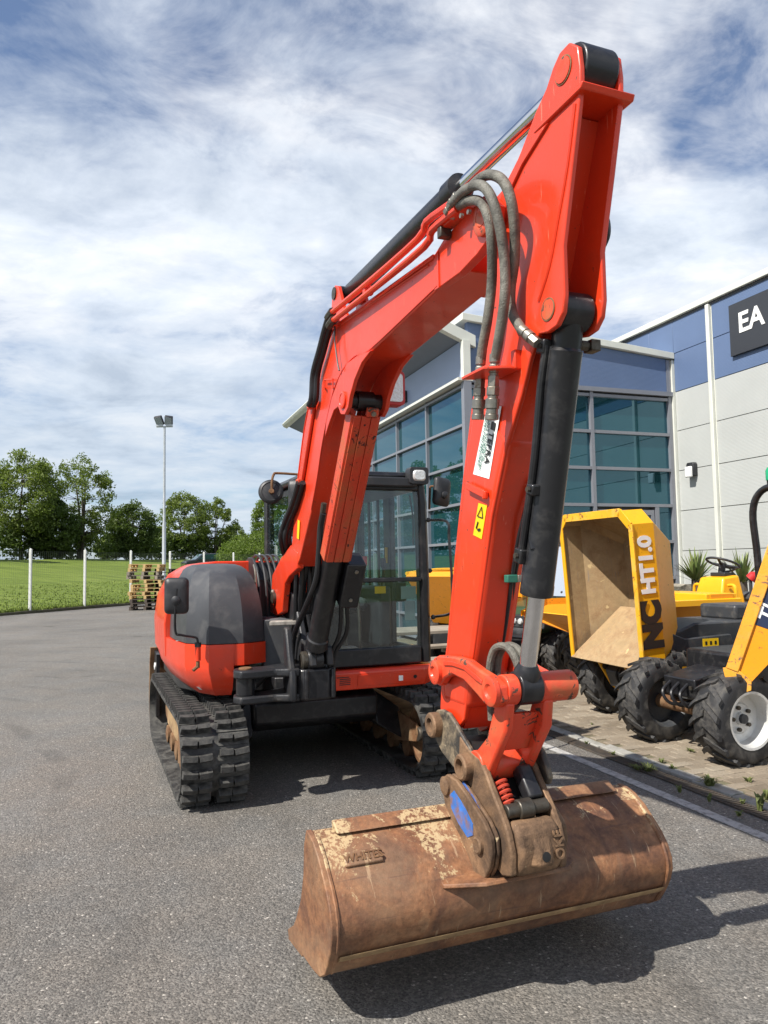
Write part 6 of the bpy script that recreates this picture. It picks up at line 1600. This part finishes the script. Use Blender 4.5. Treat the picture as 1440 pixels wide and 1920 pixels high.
# flange strips round the opening
for i in range(6):
    a, b = Vector((0.0, *RIMN[i])), Vector((0.0, *RIMN[(i + 1) % 6]))
    if i == 0: continue
    d = (b - a).normalized(); nn = Vector((0, d.z, -d.y))
    wdt = 0.10 if i in (2, 3, 4) else 0.055
    if nn.dot(Vector((0, 0, 1.3)) - Vector((0, a.y, a.z))) < 0: nn = -nn
    MB().plate([a - nn * 0.02 + Vector((0.004, 0, 0)), b - nn * 0.02 + Vector((0.004, 0, 0)), b + nn * wdt * 0.6 + Vector((0.004, 0, 0)), a + nn * wdt * 0.6 + Vector((0.004, 0, 0))], 0.016).build('rim_flange', M['yellow_worn'] if i in (1, 3) else M['yellow'], sk_, 0.003)
MB().prism([(0.02, 0.55), (0.02, 0.75), (-0.03, 0.75), (-0.03, 1.90), (-0.06, 1.90), (-0.06, 0.66)], 0.572, 0.60, 'l').build('side_rib', M['yellow'], sk_, 0.004) if False else None
# lettering runs up the side plate
def side_text(txt, size, z, x, mat, bold, sq=1.0):
    return text_obj('lettering', txt, size, mat, sk_, frame((x, 0.5635, z), (0, 0, 1), (1, 0, 0)), 0.002, bold, 0.0, sq)
side_text('NC', 0.31, 1.00, -0.13, M['ink'], 0.024, 0.95)
side_text('HT1.0', 0.21, 1.56, -0.13, M['white'], 0.010, 1.02)
# chassis, front frame, axle and lower nose
MB().prism([(-0.16, 0.34), (-0.10, 0.50), (-0.22, 0.66), (-0.55, 0.66), (-0.55, 0.34)], -0.16, 0.16, 'l').build('front_frame', M['dark_grey_paint'], nc, 0.01)
for s in (-1, 1):
    MB().prism([(-0.02, 0.62), (-0.40, 0.66), (-0.40, 0.34), (-0.28, 0.28), (-0.20, 0.34)], s * 0.20 - 0.015, s * 0.20 + 0.015, 'l').build('pivot_plate', M['yellow'], nc, 0.006)
    MB().cyl((-0.12, s * 0.20 - 0.03, 0.54), (-0.12, s * 0.20 + 0.03, 0.54), 0.035, n=14).build('pivot_pin', M['dark_steel'], nc)
for k_ in range(3): MB().tube([(-0.30, 0.10 - 0.05 * k_, 0.62), (-0.10, 0.12 - 0.05 * k_, 0.50), (-0.20, 0.12 - 0.06 * k_, 0.36), (-0.45, 0.1, 0.42)], 0.013, 8).build('hose', M['hose'], nc)
MB().cyl((-0.42, -0.42, 0.37), (-0.42, 0.42, 0.37), 0.07, n=14).build('front_axle', M['dark_grey_paint'], nc)
MB().prism([(-0.28, 0.66), (-0.34, 0.90), (-0.62, 0.92), (-0.80, 0.98), (-1.9, 0.98), (-1.9, 0.55), (-0.55, 0.55)], -0.34, 0.36, 'l').build('chassis', M['dark_grey_paint'], nc, 0.02)
MB().prism([(-0.20, 0.80), (-0.18, 0.92), (-0.26, 0.97), (-0.62, 0.84), (-1.20, 0.86), (-1.25, 0.70), (-0.60, 0.70)], 0.375, 0.42, 'l').build('side_frame', M['dark_grey_paint'], nc, 0.012)
MB().cyl((-0.26, 0.36, 0.90), (-0.26, 0.45, 0.90), 0.05, n=18).build('frame_pin', M['dark_steel'], nc)
dec = MB().box((-0.93, 0.4225, 0.785), (0.20, 0.003, 0.085)).build('warning_decal', M['yellow_sticker'], nc)
for dx in (-0.06, 0.0, 0.06): MB().box((-0.93 + dx, 0.4245, 0.785), (0.025, 0.002, 0.035)).build('warning_symbol', M['ink'], dec)
MB().prism([(-0.5, 0.55), (-0.5, 0.30), (-1.6, 0.30), (-1.6, 0.55)], -0.30, 0.30, 'l').build('belly', M['black_paint'], nc, 0.02)
MB().box((-1.70, 0, 1.05), (0.5, 0.5, 0.16)).build('seat_base', M['dark_grey_paint'], nc, 0.03)
for x, y, s in ((-0.42, 0.45, 1), (-0.42, -0.45, -1), (-1.75, 0.45, 1), (-1.75, -0.45, -1)):
    wheel(nc, (x, y, 0.375), 0.375, 0.27, M['yellow'], s)

# ---- orange dumper at the right edge
TH = Vector((-0.93, -0.367, 0))
th = empty('orange_dumper', (2.58, 6.42, 0), heading(-0.93, -0.367))
tag(th, 'chipped orange dumper with white wheel rim at the right frame edge', 'dumper', 'dumpers parked on the block paving')
for x, y, s in ((0, 0.45, 1), (0, -0.45, -1), (-1.75, 0.45, 1), (-1.75, -0.45, -1)):
    wheel(th, (x, y, 0.365), 0.365, 0.28, M['rim_silver'], s)
MB().cyl((0, -0.40, 0.365), (0, 0.36, 0.365), 0.06, n=14).build('front_axle', M['rust_mud'], th)
MB().prism([(0.10, 0.46), (0.12, 0.62), (-0.30, 0.70), (-0.40, 0.46)], -0.22, 0.14, 'l').build('front_frame', M['black_paint'], th, 0.012)
for k_ in range(3): MB().tube([(0.10, -0.15 + 0.1 * k_, 0.58), (0.22, -0.12 + 0.1 * k_, 0.50), (0.16, -0.08 + 0.09 * k_, 0.40), (-0.05, 0.0, 0.42)], 0.014, 8).build('hose', M['hose'], th)
for y_ in (-0.2, 0.1): MB().box((0.124, y_, 0.55), (0.012, 0.03, 0.03)).build('bolt', M['dark_steel'], th)
MB().box((-1.2, 0, 0.62), (1.9, 0.7, 0.40)).build('chassis', M['black_paint'], th, 0.03)
# skip slewed to its right and tipped forward: local x = skip forward, near side plate at y = 0
SKT = [(0.0, 0.79), (-0.068, 0.603), (-0.14, 0.66), (-0.3155, 0.865), (-0.80, 1.12), (-0.98, 1.52), (-0.72, 2.14), (-0.49, 2.16)]
TW = 1.08
tsk = MB()
tsk.loft([[(x, -TW, z) for x, z in SKT], [(x, 0, z) for x, z in SKT]])
tsk.add([(x, 0, z) for x, z in SKT], [tuple(range(8))]); tsk.add([(x, -TW, z) for x, z in SKT], [tuple(range(7, -1, -1))])
tsk = tsk.build('skip', M['orange'], th, 0.0, angle=20)
_tp = atdepth(1357, 1243, 5.95); _thm = Matrix.Translation((2.58, 6.42, 0)) @ Matrix.Rotation(heading(-0.93, -0.367), 4, 'Z')
tsk.matrix_local = _thm.inverted() @ Matrix.Translation((_tp.x + 0.02, _tp.y - 0.01, -0.03)) @ Matrix.Rotation(heading(-0.849, 0.528), 4, 'Z')
RD = Vector((-0.336, 0, 0.942)); RN = Vector((RD.z, 0, -RD.x))
for y in (0.002, -TW - 0.032):
    a = Vector((0.0, y, 0.79)); b = a + RD * 1.40
    MB().loft([[a + RN * 0.008, a + RN * 0.008 + Vector((0, 0.02, 0)), a - RN * 0.085 + Vector((0, 0.02, 0)), a - RN * 0.085], [b + RN * 0.008, b + RN * 0.008 + Vector((0, 0.02, 0)), b - RN * 0.085 + Vector((0, 0.02, 0)), b - RN * 0.085]], closed=True, caps=True).build('rim_flange', M['orange_worn'], tsk, 0.006)
MB().prism([(0.03, 0.79), (0.01, 0.68), (-0.068, 0.585), (-0.165, 0.63), (-0.17, 0.70), (-0.06, 0.80)], 0.001, 0.016, 'l').build('lip_gusset', M['orange_worn'], tsk, 0.003)
MB().plate([Vector((0.01, -TW, 0.80)), Vector((0.01, 0, 0.80)), Vector((-0.06, 0, 0.60)), Vector((-0.06, -TW, 0.60))], 0.012).build('lip', M['orange_worn'], tsk, 0.003)
tc_ = Vector((-0.385, 0.0025, 1.42))
lb = MB().box(tc_, (0.66, 0.003, 0.16), Matrix.Rotation(-math.atan2(RD.z, RD.x), 3, 'Y')).build('name_label', pmat('navy_label', (0.02, 0.03, 0.07), 0.4), tsk)
text_obj('lettering', 'Thwaites', 0.165, M['white'], lb, frame(tc_ + Vector((0, 0.0025, 0)), RD, Vector((0, 1, 0)).cross(RD)), 0.001, 0.003, 0.15, 0.95)
hp_ = MB().tube([(-1.18, -0.33, 0.80), (-1.16, -0.33, 1.6), (-1.13, -0.33, 2.05), (-1.13, -0.22, 2.24), (-1.13, 0.0, 2.27), (-1.13, 0.22, 2.24), (-1.13, 0.33, 2.05), (-1.16, 0.33, 1.6), (-1.18, 0.33, 0.80)], 0.033, 12, 5).build('roll_bar', M['black_paint'], th)
MB().box((-1.13, -0.1, 2.30), (0.06, 0.06, 0.06)).build('beacon_mount', M['black_plastic'], th)
MB().lathe([(0.05, 0), (0.05, 0.09), (0.035, 0.12), (0, 0.125)], (-1.13, -0.1, 2.33), (0, 0, 1), 18).build('beacon', M['beacon'], th)
MB().box((-1.5, 0, 1.0), (0.5, 0.5, 0.14)).build('seat', M['seat'], th, 0.04)
MB().box((-1.78, 0, 1.25), (0.12, 0.5, 0.45)).build('backrest', M['seat'], th, 0.04)

# ---- big yellow dumper behind, skip level, driver's pedestal and steering wheel
bd = empty('large_dumper', (3.08, 9.56, 0), heading(-0.947, -0.322))
tag(bd, 'clean yellow dumper with upright pedestal and black steering wheel behind the tipped skip', 'dumper', 'dumpers parked on the block paving')
YN = 0.0
def hop(y0, y1):
    top = [(1.18, 1.00), (0.80, 1.16), (-0.55, 1.14), (-0.55, 1.26), (-1.02, 1.27)]
    return top
hb_ = MB()
TOPL = [(1.20, 0.98), (-1.02, 1.13)]
rimr = [[(1.20, s * 0.55, 0.99), (0.75, s * 0.72, 1.12), (-1.02, s * 0.72, 1.13)] for s in (1, -1)]
botr = [[(0.60, s * 0.35, 0.68), (0.20, s * 0.45, 0.62), (-0.55, s * 0.45, 0.62)] for s in (1, -1)]
for q, s in enumerate((1, -1)):
    hb_.loft([rimr[q], [(x, y, z - 0.07) for x, y, z in rimr[q]], botr[q]])
hb_.add([*rimr[0], *rimr[1], *botr[0], *botr[1]], [(0, 3, 9, 6), (2, 8, 11, 5), (6, 7, 10, 9), (7, 8, 11, 10)])
hsk = hb_.build('skip', M['orange'], bd, 0, angle=20)
for s in (1, -1):
    a = [(1.22, s * 0.56, 1.0), (0.75, s * 0.74, 1.13), (-1.04, s * 0.74, 1.14)]
    MB().loft([[(x, y, z) for x, y, z in a], [(x, y + s * 0.03, z - 0.01) for x, y, z in a], [(x, y + s * 0.03, z - 0.075) for x, y, z in a], [(x, y, z - 0.075) for x, y, z in a], [(x, y, z) for x, y, z in a]]).build('rim_band', M['yellow'], hsk, 0.0, angle=20)
MB().plate([(1.20, -0.55, 0.99), (1.20, 0.55, 0.99), (0.60, 0.35, 0.69), (0.60, -0.35, 0.69)], 0.01).build('front_lip', M['yellow'], hsk)
MB().box((-0.78, 0, 1.135), (0.46, 1.46, 0.12)).build('rear_coaming', M['yellow'], hsk, 0.01)
MB().box((-0.78, 0.733, 1.165), (0.34, 0.01, 0.05)).build('coaming_panel', M['orange'], hsk)
# pedestal
pd = MB().loft([[(-1.28, -0.27, 0.70), (-1.28, 0.27, 0.70), (-1.62, 0.27, 0.70), (-1.62, -0.27, 0.70)], [(-1.22, -0.25, 1.10), (-1.22, 0.25, 1.10), (-1.60, 0.25, 1.10), (-1.60, -0.25, 1.10)], [(-1.30, -0.21, 1.37), (-1.30, 0.21, 1.37), (-1.56, 0.21, 1.40), (-1.56, -0.21, 1.40)]], closed=True, caps=True).build('pedestal', M['yellow'], bd, 0.025)
for s in (-1, 1):
    MB().tube([(-1.34, s * 0.25, 1.27), (-1.34, s * 0.34, 1.27), (-1.34, s * 0.37, 1.20), (-1.34, s * 0.37, 0.98), (-1.34, s * 0.33, 0.90), (-1.34, s * 0.25, 0.90)], 0.022, 10, 4).build('grab_handle', M['yellow'], pd)
swc = Vector((-1.50, 0.0, 1.56)); swn = Vector((-0.35, 0, 0.94)).normalized()
swm = frame(swc, Vector((swn.z, 0, -swn.x)), (0, 1, 0))
rim_ = MB()
R_ = 0.205; nn_ = 40; rows = []
for k in range(nn_ + 1):
    a = 2 * math.pi * k / nn_; rows.append([((R_ + 0.016 * math.cos(b)) * math.cos(a), (R_ + 0.016 * math.cos(b)) * math.sin(a), 0.016 * math.sin(b)) for b in [2 * math.pi * j / 10 for j in range(10)]])
rim_.loft(rows, closed=True)
for k in range(3):
    a = 2 * math.pi * k / 3 + 0.5; rim_.tube([(0, 0, -0.03), (0.1 * math.cos(a), 0.1 * math.sin(a), -0.02), (R_ * math.cos(a), R_ * math.sin(a), 0)], lambda t: 0.022 - 0.006 * t, 8, 3)
rim_.lathe([(0.045, -0.06), (0.045, -0.01), (0.03, 0.0)], (0, 0, 0), (0, 0, 1), 16)
swo = rim_.build('steering_wheel', M['black_plastic'], bd, angle=50); swo.matrix_local = swm
MB().cyl((-1.46, 0, 1.38), (-1.49, 0, 1.53), 0.045, n=14).build('column', M['black_plastic'], bd)
MB().tube([(-1.47, 0.05, 1.44), (-1.52, 0.14, 1.46), (-1.54, 0.22, 1.50)], 0.014, 8).build('stalk', M['black_plastic'], bd)
MB().box((-1.48, 0, 1.41), (0.16, 0.26, 0.05)).build('dash', M['black_plastic'], bd, 0.01)
MB().box((-2.15, 0, 1.10), (0.5, 0.55, 0.12)).build('seat', M['seat'], bd, 0.04)
MB().box((-2.42, 0, 1.22), (0.12, 0.55, 0.28)).build('backrest', M['seat'], bd, 0.04)
MB().box((-1.4, 0, 0.55), (2.6, 0.8, 0.36)).build('chassis', M['yellow'], bd, 0.03)
MB().box((0.1, 0, 0.52), (1.2, 0.5, 0.2)).build('front_frame', M['dark_grey_paint'], bd, 0.02)
MB().box((-1.9, 0.42, 0.85), (0.9, 0.04, 0.35)).build('engine_panel', M['yellow'], bd, 0.02)
for x, y, s in ((0.15, 0.55, 1), (0.15, -0.55, -1), (-1.9, 0.55, 1), (-1.9, -0.55, -1)):
    wheel(bd, (x, y, 0.44), 0.44, 0.32, M['yellow'], s)
p = atdepth(1407, 1086, 8.6); cn_ = MB().lathe([(0.06, 0), (0.06, 0.06), (0.03, 0.09)], (0, 0, 0), (0.5, -0.3, 0.6), 14).build('marker_lamp', M['red_plastic'], None)
cn_.location = p; tag(cn_, 'small red lamp peeping up behind the orange skip edge', 'lamp')
# the lamp sits on the big dumper's mudguard post
MB().cyl((p.x, p.y, 0.0), (p.x, p.y, p.z), 0.02, n=8).build('lamp_post', M['dark_grey_paint'], None)
bpy.data.objects['lamp_post'].parent = cn_
bpy.data.objects['lamp_post'].matrix_parent_inverse = Matrix.Translation(-p)

# ---- orange dumper seen behind the cab and arm
od = empty('small_orange_dumper', atdepth(862, 1100, 11.2).xy.to_3d(), heading(-0.8, -0.6))
tag(od, 'orange dumper skip half hidden between cab pillar and arm', 'dumper', 'dumpers parked on the block paving')
S4 = [(0.55, 1.50), (0.62, 1.43), (0.10, 0.72), (-0.55, 0.70), (-0.70, 1.50)]
o4 = MB().loft([[(x, -0.5, z) for x, z in S4], [(x, 0.5, z) for x, z in S4]]); o4.add([(x, 0.5, z) for x, z in S4], [tuple(range(5))]); o4.add([(x, -0.5, z) for x, z in S4], [tuple(range(4, -1, -1))])
o4 = o4.build('skip', M['orange'], od, 0, angle=20)
for s in (-1, 1): MB().tube([(0.60, s * 0.51, 1.47), (0.0, s * 0.51, 1.515), (-0.72, s * 0.51, 1.515)], 0.03, 6, 2).build('rim_band', M['yellow_worn'], o4)
MB().box((-0.7, 0, 0.55), (2.0, 0.6, 0.3)).build('chassis', M['black_paint'], od, 0.02)
MB().box((-1.2, 0, 1.0), (0.3, 0.5, 0.7)).build('pedestal', M['orange'], od, 0.02)
MB().tube([(0.30, 0.36, 0.55), (0.05, 0.36, 0.75), (-0.4, 0.36, 0.70)], 0.05, 8).build('lift_arm', M['black_paint'], od)
for x, y, s in ((0.0, 0.5, 1), (0.0, -0.5, -1), (-1.4, 0.5, 1), (-1.4, -0.5, -1)):
    wheel(od, (x, y, 0.375), 0.375, 0.27, M['rim_silver'], s)

# ---- green utility vehicle
uv = empty('utility_vehicle', ground(1000, 1268).xy.to_3d(), heading(-0.80, -0.60))
uv.location = atdepth(1003, 1200, 11.2).xy.to_3d()
tag(uv, 'dark green utility vehicle with clear windscreen behind the bucket cylinder', 'utility vehicle')
MB().loft([[(0.55, y, 0.62), (0.62, y, 0.80), (0.50, y, 0.98), (0.05, y, 1.06), (-0.35, y, 1.08), (-0.35, y, 0.62)] for y in (-0.52, 0.52)], closed=True, caps=True).build('hood', M['green_body'], uv, 0.04)
gr_ = MB().prism([(0.45, 0.42), (0.72, 0.46), (0.74, 0.66), (0.66, 0.82), (0.45, 0.82)], -0.50, 0.50, 'l').build('front_grille', M['black_plastic'], uv, 0.03)
MB().tube([(0.70, -0.55, 0.58), (0.82, -0.45, 0.60), (0.82, 0.45, 0.60), (0.70, 0.55, 0.58)], 0.035, 8, 4).build('bull_bar', M['black_paint'], uv)
for y in (-0.34, 0.34):
    h_ = MB().prism(rrect(0.14, 0.085, 0.03), 0.60, 0.735, 'f')
    h_ = MB().loft([[(x, y + p[0], 0.80 + p[1]) for p in rrect(0.14, 0.085, 0.03)] for x in (0.50, 0.725)], closed=True, caps=True).build('headlight', M['black_plastic'], uv, 0.01)
    for dy in (-0.06, 0.06): MB().lathe([(0.045, 0), (0.035, 0.02), (0, 0.026)], (0.727, y + dy, 0.80), (1, 0, 0), 16).build('bulb_lens', M['lamp_glass'], h_)
for s in (-1, 1):
    MB().prism([(0.62, 0.70), (0.58, 0.86), (0.30, 0.96), (-0.10, 0.94), (-0.35, 0.80), (-0.30, 0.72), (-0.06, 0.84), (0.26, 0.86), (0.50, 0.76)], s * 0.50, s * 0.72, 'l').build('fender', M['black_plastic'], uv, 0.012)
    MB().tube([(-0.30, s * 0.56, 1.08), (-0.75, s * 0.56, 1.90), (-1.7, s * 0.56, 1.92), (-1.9, s * 0.56, 1.0)], 0.035, 8, 3).build('roll_cage', M['black_paint'], uv)
MB().plate([(-0.31, -0.54, 1.10), (-0.31, 0.54, 1.10), (-0.74, 0.54, 1.88), (-0.74, -0.54, 1.88)], 0.008).build('windscreen', M['windscreen'], uv)
for y in (-0.40, -0.1, 0.25, 0.45): MB().lathe([(0.02, 0), (0.015, 0.012), (0, 0.014)], (-0.335, y, 1.16), (0.87, 0, 0.48), 10).build('screen_fixing', M['black_plastic'], uv)
MB().box((-1.3, 0, 1.93), (1.3, 1.1, 0.05)).build('roof', M['black_plastic'], uv, 0.02)
MB().box((-1.3, 0, 0.55), (2.2, 1.0, 0.30)).build('tub', M['black_plastic'], uv, 0.03)
MB().box((-1.25, 0, 0.85), (0.5, 1.0, 0.3)).build('seat', M['seat'], uv, 0.05)
MB().box((-1.55, 0, 1.2), (0.15, 1.0, 0.5)).build('backrest', M['seat'], uv, 0.05)
MB().box((-2.3, 0, 0.95), (1.0, 1.3, 0.35)).build('cargo_box', M['green_body'], uv, 0.03)
for x, y, s in ((0.12, 0.60, 1), (0.12, -0.60, -1), (-2.0, 0.60, 1), (-2.0, -0.60, -1)):
    wheel(uv, (x, y, 0.34), 0.34, 0.26, M['dark_grey_paint'], s)

# ---- picnic table by the glass wall
pt = empty('picnic_table', atdepth(802, 1250, 10.0).xy.to_3d(), 0.35)
tag(pt, 'weathered pale wooden picnic table behind the cab', 'table')
for k in range(5): MB().box((0, -0.30 + k * 0.15, 0.74), (1.6, 0.138, 0.04)).build('top_board', M['wood_mid'], pt, 0.004)
for s in (-1, 1):
    for k in range(2): MB().box((0, s * (0.62 + k * 0.14), 0.44), (1.6, 0.13, 0.04)).build('seat_board', M['wood_mid'], pt, 0.004)
    for x in (-0.6, 0.6): MB().box((x, s * 0.42, 0.37), (0.045, 0.09, 0.84), Matrix.Rotation(R(28) * s, 3, 'X')).build('leg', M['wood_mid'], pt, 0.004)
for x in (-0.555, 0.555): MB().box((x, 0, 0.40), (0.045, 1.5, 0.09)).build('seat_bearer', M['wood_mid'], pt, 0.004)

# ---- stones and spiky plants by the wall
def boulder(name, label, p, d, seed):
    r_ = random.Random(seed); bm = bmesh.new()
    bmesh.ops.create_cube(bm, size=1.0)
    bmesh.ops.subdivide_edges(bm, edges=bm.edges, cuts=3, use_grid_fill=True)
    for v in bm.verts:
        v.co = Vector((v.co.x * d[0], v.co.y * d[1], v.co.z * d[2])) + Vector((r_.uniform(-1, 1), r_.uniform(-1, 1), r_.uniform(-1, 1))) * 0.025
    me = bpy.data.meshes.new(name); bm.to_mesh(me); bm.free(); me.materials.append(M['stone'])
    o = bpy.data.objects.new(name, me); C.objects.link(o); o.location = p; o.rotation_euler = (0, 0, BANG + r_.uniform(-.1, .1))
    return tag(o, label, 'stone', 'stones of the rough planter wall')
pb = B2W(4.05, -0.75)
for i, (dx, z, w_, h_) in enumerate(((0.0, 0.20, 0.62, 0.42), (0.62, 0.20, 0.55, 0.42), (-0.05, 0.60, 0.50, 0.40), (0.50, 0.59, 0.46, 0.38), (0.02, 0.97, 0.58, 0.36), (0.56, 0.93, 0.38, 0.30))):
    q = B2W(4.05 + dx - 0.25, -0.75)
    boulder('planter_stone', ['bottom left', 'bottom right', 'middle left', 'middle right', 'top left', 'top right'][i] + ' rough stone of the planter by the glass door', Vector((q.x, q.y, z)), (w_, 0.4, h_), i)
def spiky(label, p, n, h, seed):
    r_ = random.Random(seed); mb = MB()
    for i in range(n):
        an = r_.uniform(0, 6.28); el = r_.uniform(0.45, 1.45); L_ = h * r_.uniform(0.65, 1.05)
        d = Vector((math.cos(an) * math.cos(el), math.sin(an) * math.cos(el), math.sin(el))); s = Vector((-math.sin(an), math.cos(an), 0))
        pts = [Vector((0, 0, 0)) + d * L_ * t + Vector((0, 0, -0.18 * L_ * t * t * math.cos(el))) for t in (0, .35, .7, 1)]
        ws = (0.018, 0.026, 0.018, 0.002)
        vs_ = []
        for q, w_ in zip(pts, ws): vs_ += [q - s * w_, q + s * w_ + Vector((0, 0, 0.004))]
        mb.add(vs_, [(0, 1, 3, 2), (2, 3, 5, 4), (4, 5, 7, 6)])
    o = empty('spiky_plant', p); tag(o, label, 'plant', 'spiky plants along the clad wall')
    mb.build('leaves', M['spike'], o, smooth=False, recalc=False)
    MB().cyl((0, 0, -p.z), (0, 0, 0.05), 0.12, 0.07, 10).build('stem', M['bark'], o)
    return o
M['spike'] = pmat('sword_leaf', (0.13, 0.18, 0.05), 0.45, var=0.4, vscale=7, dirt=((0.45, 0.42, 0.16), 0.4, 5, 0.7))
p = atdepth(1305, 1092, 12.6); spiky('spiky sword-leaved plant left of the steering wheel', p, 70, 0.62, 1)
p = atdepth(1392, 1096, 11.6); spiky('spiky sword-leaved plant right of the steering wheel', p, 60, 0.58, 2)

# ---- dark car beyond the fence
cp_ = on_lawn(392, 12.0)
car = empty('parked_car', (cp_.x, cp_.y, cp_.z), 0.5)
tag(car, 'dark car parked beyond the fence beside the laurel bush', 'car')
M['car_paint'] = pmat('dark_car_paint', (0.02, 0.022, 0.03), 0.2, coat=0.8)
MB().prism([(-2.1, 0.35), (-2.15, 0.75), (-1.9, 0.92), (-1.3, 1.0), (-0.75, 1.45), (0.7, 1.47), (1.4, 0.98), (2.0, 0.85), (2.12, 0.6), (2.1, 0.35)], -0.85, 0.85, 'l').build('body', M['car_paint'], car, 0.08, seg=3)
for s in (-1, 1):
    MB().prism([(-1.15, 1.0), (-0.7, 1.38), (0.6, 1.40), (1.2, 1.0)], s * 0.855 - 0.005, s * 0.855 + 0.005, 'l').build('window', M['bglass'], car)
    for x in (-1.3, 1.3): wheel_o = MB().lathe([(0.2, -0.1), (0.32, -0.1), (0.32, 0.1), (0.2, 0.1)], (x, s * 0.80, 0.32), (0, 1, 0), 24).build('wheel', M['tyre'], car)
    MB().box((2.10, s * 0.6, 0.68), (0.06, 0.35, 0.14)).build('headlight', M['lamp_glass'], car, 0.02)
MB().plate([(-1.31, -0.7, 1.0), (-1.31, 0.7, 1.0), (-0.79, 0.62, 1.42), (-0.79, -0.62, 1.42)], 0.02).build('windscreen', M['bglass'], car)
MB().plate([(1.41, 0.7, 1.0), (1.41, -0.7, 1.0), (0.75, -0.62, 1.44), (0.75, 0.62, 1.44)], 0.02).build('rear_window', M['bglass'], car)
# ------------------------------------------------------------------ render settings
S.render.engine = 'CYCLES'
S.render.resolution_x = 768
S.render.resolution_y = 1024
S.cycles.max_bounces = 8
S.cycles.transmission_bounces = 8
S.cycles.transparent_max_bounces = 8
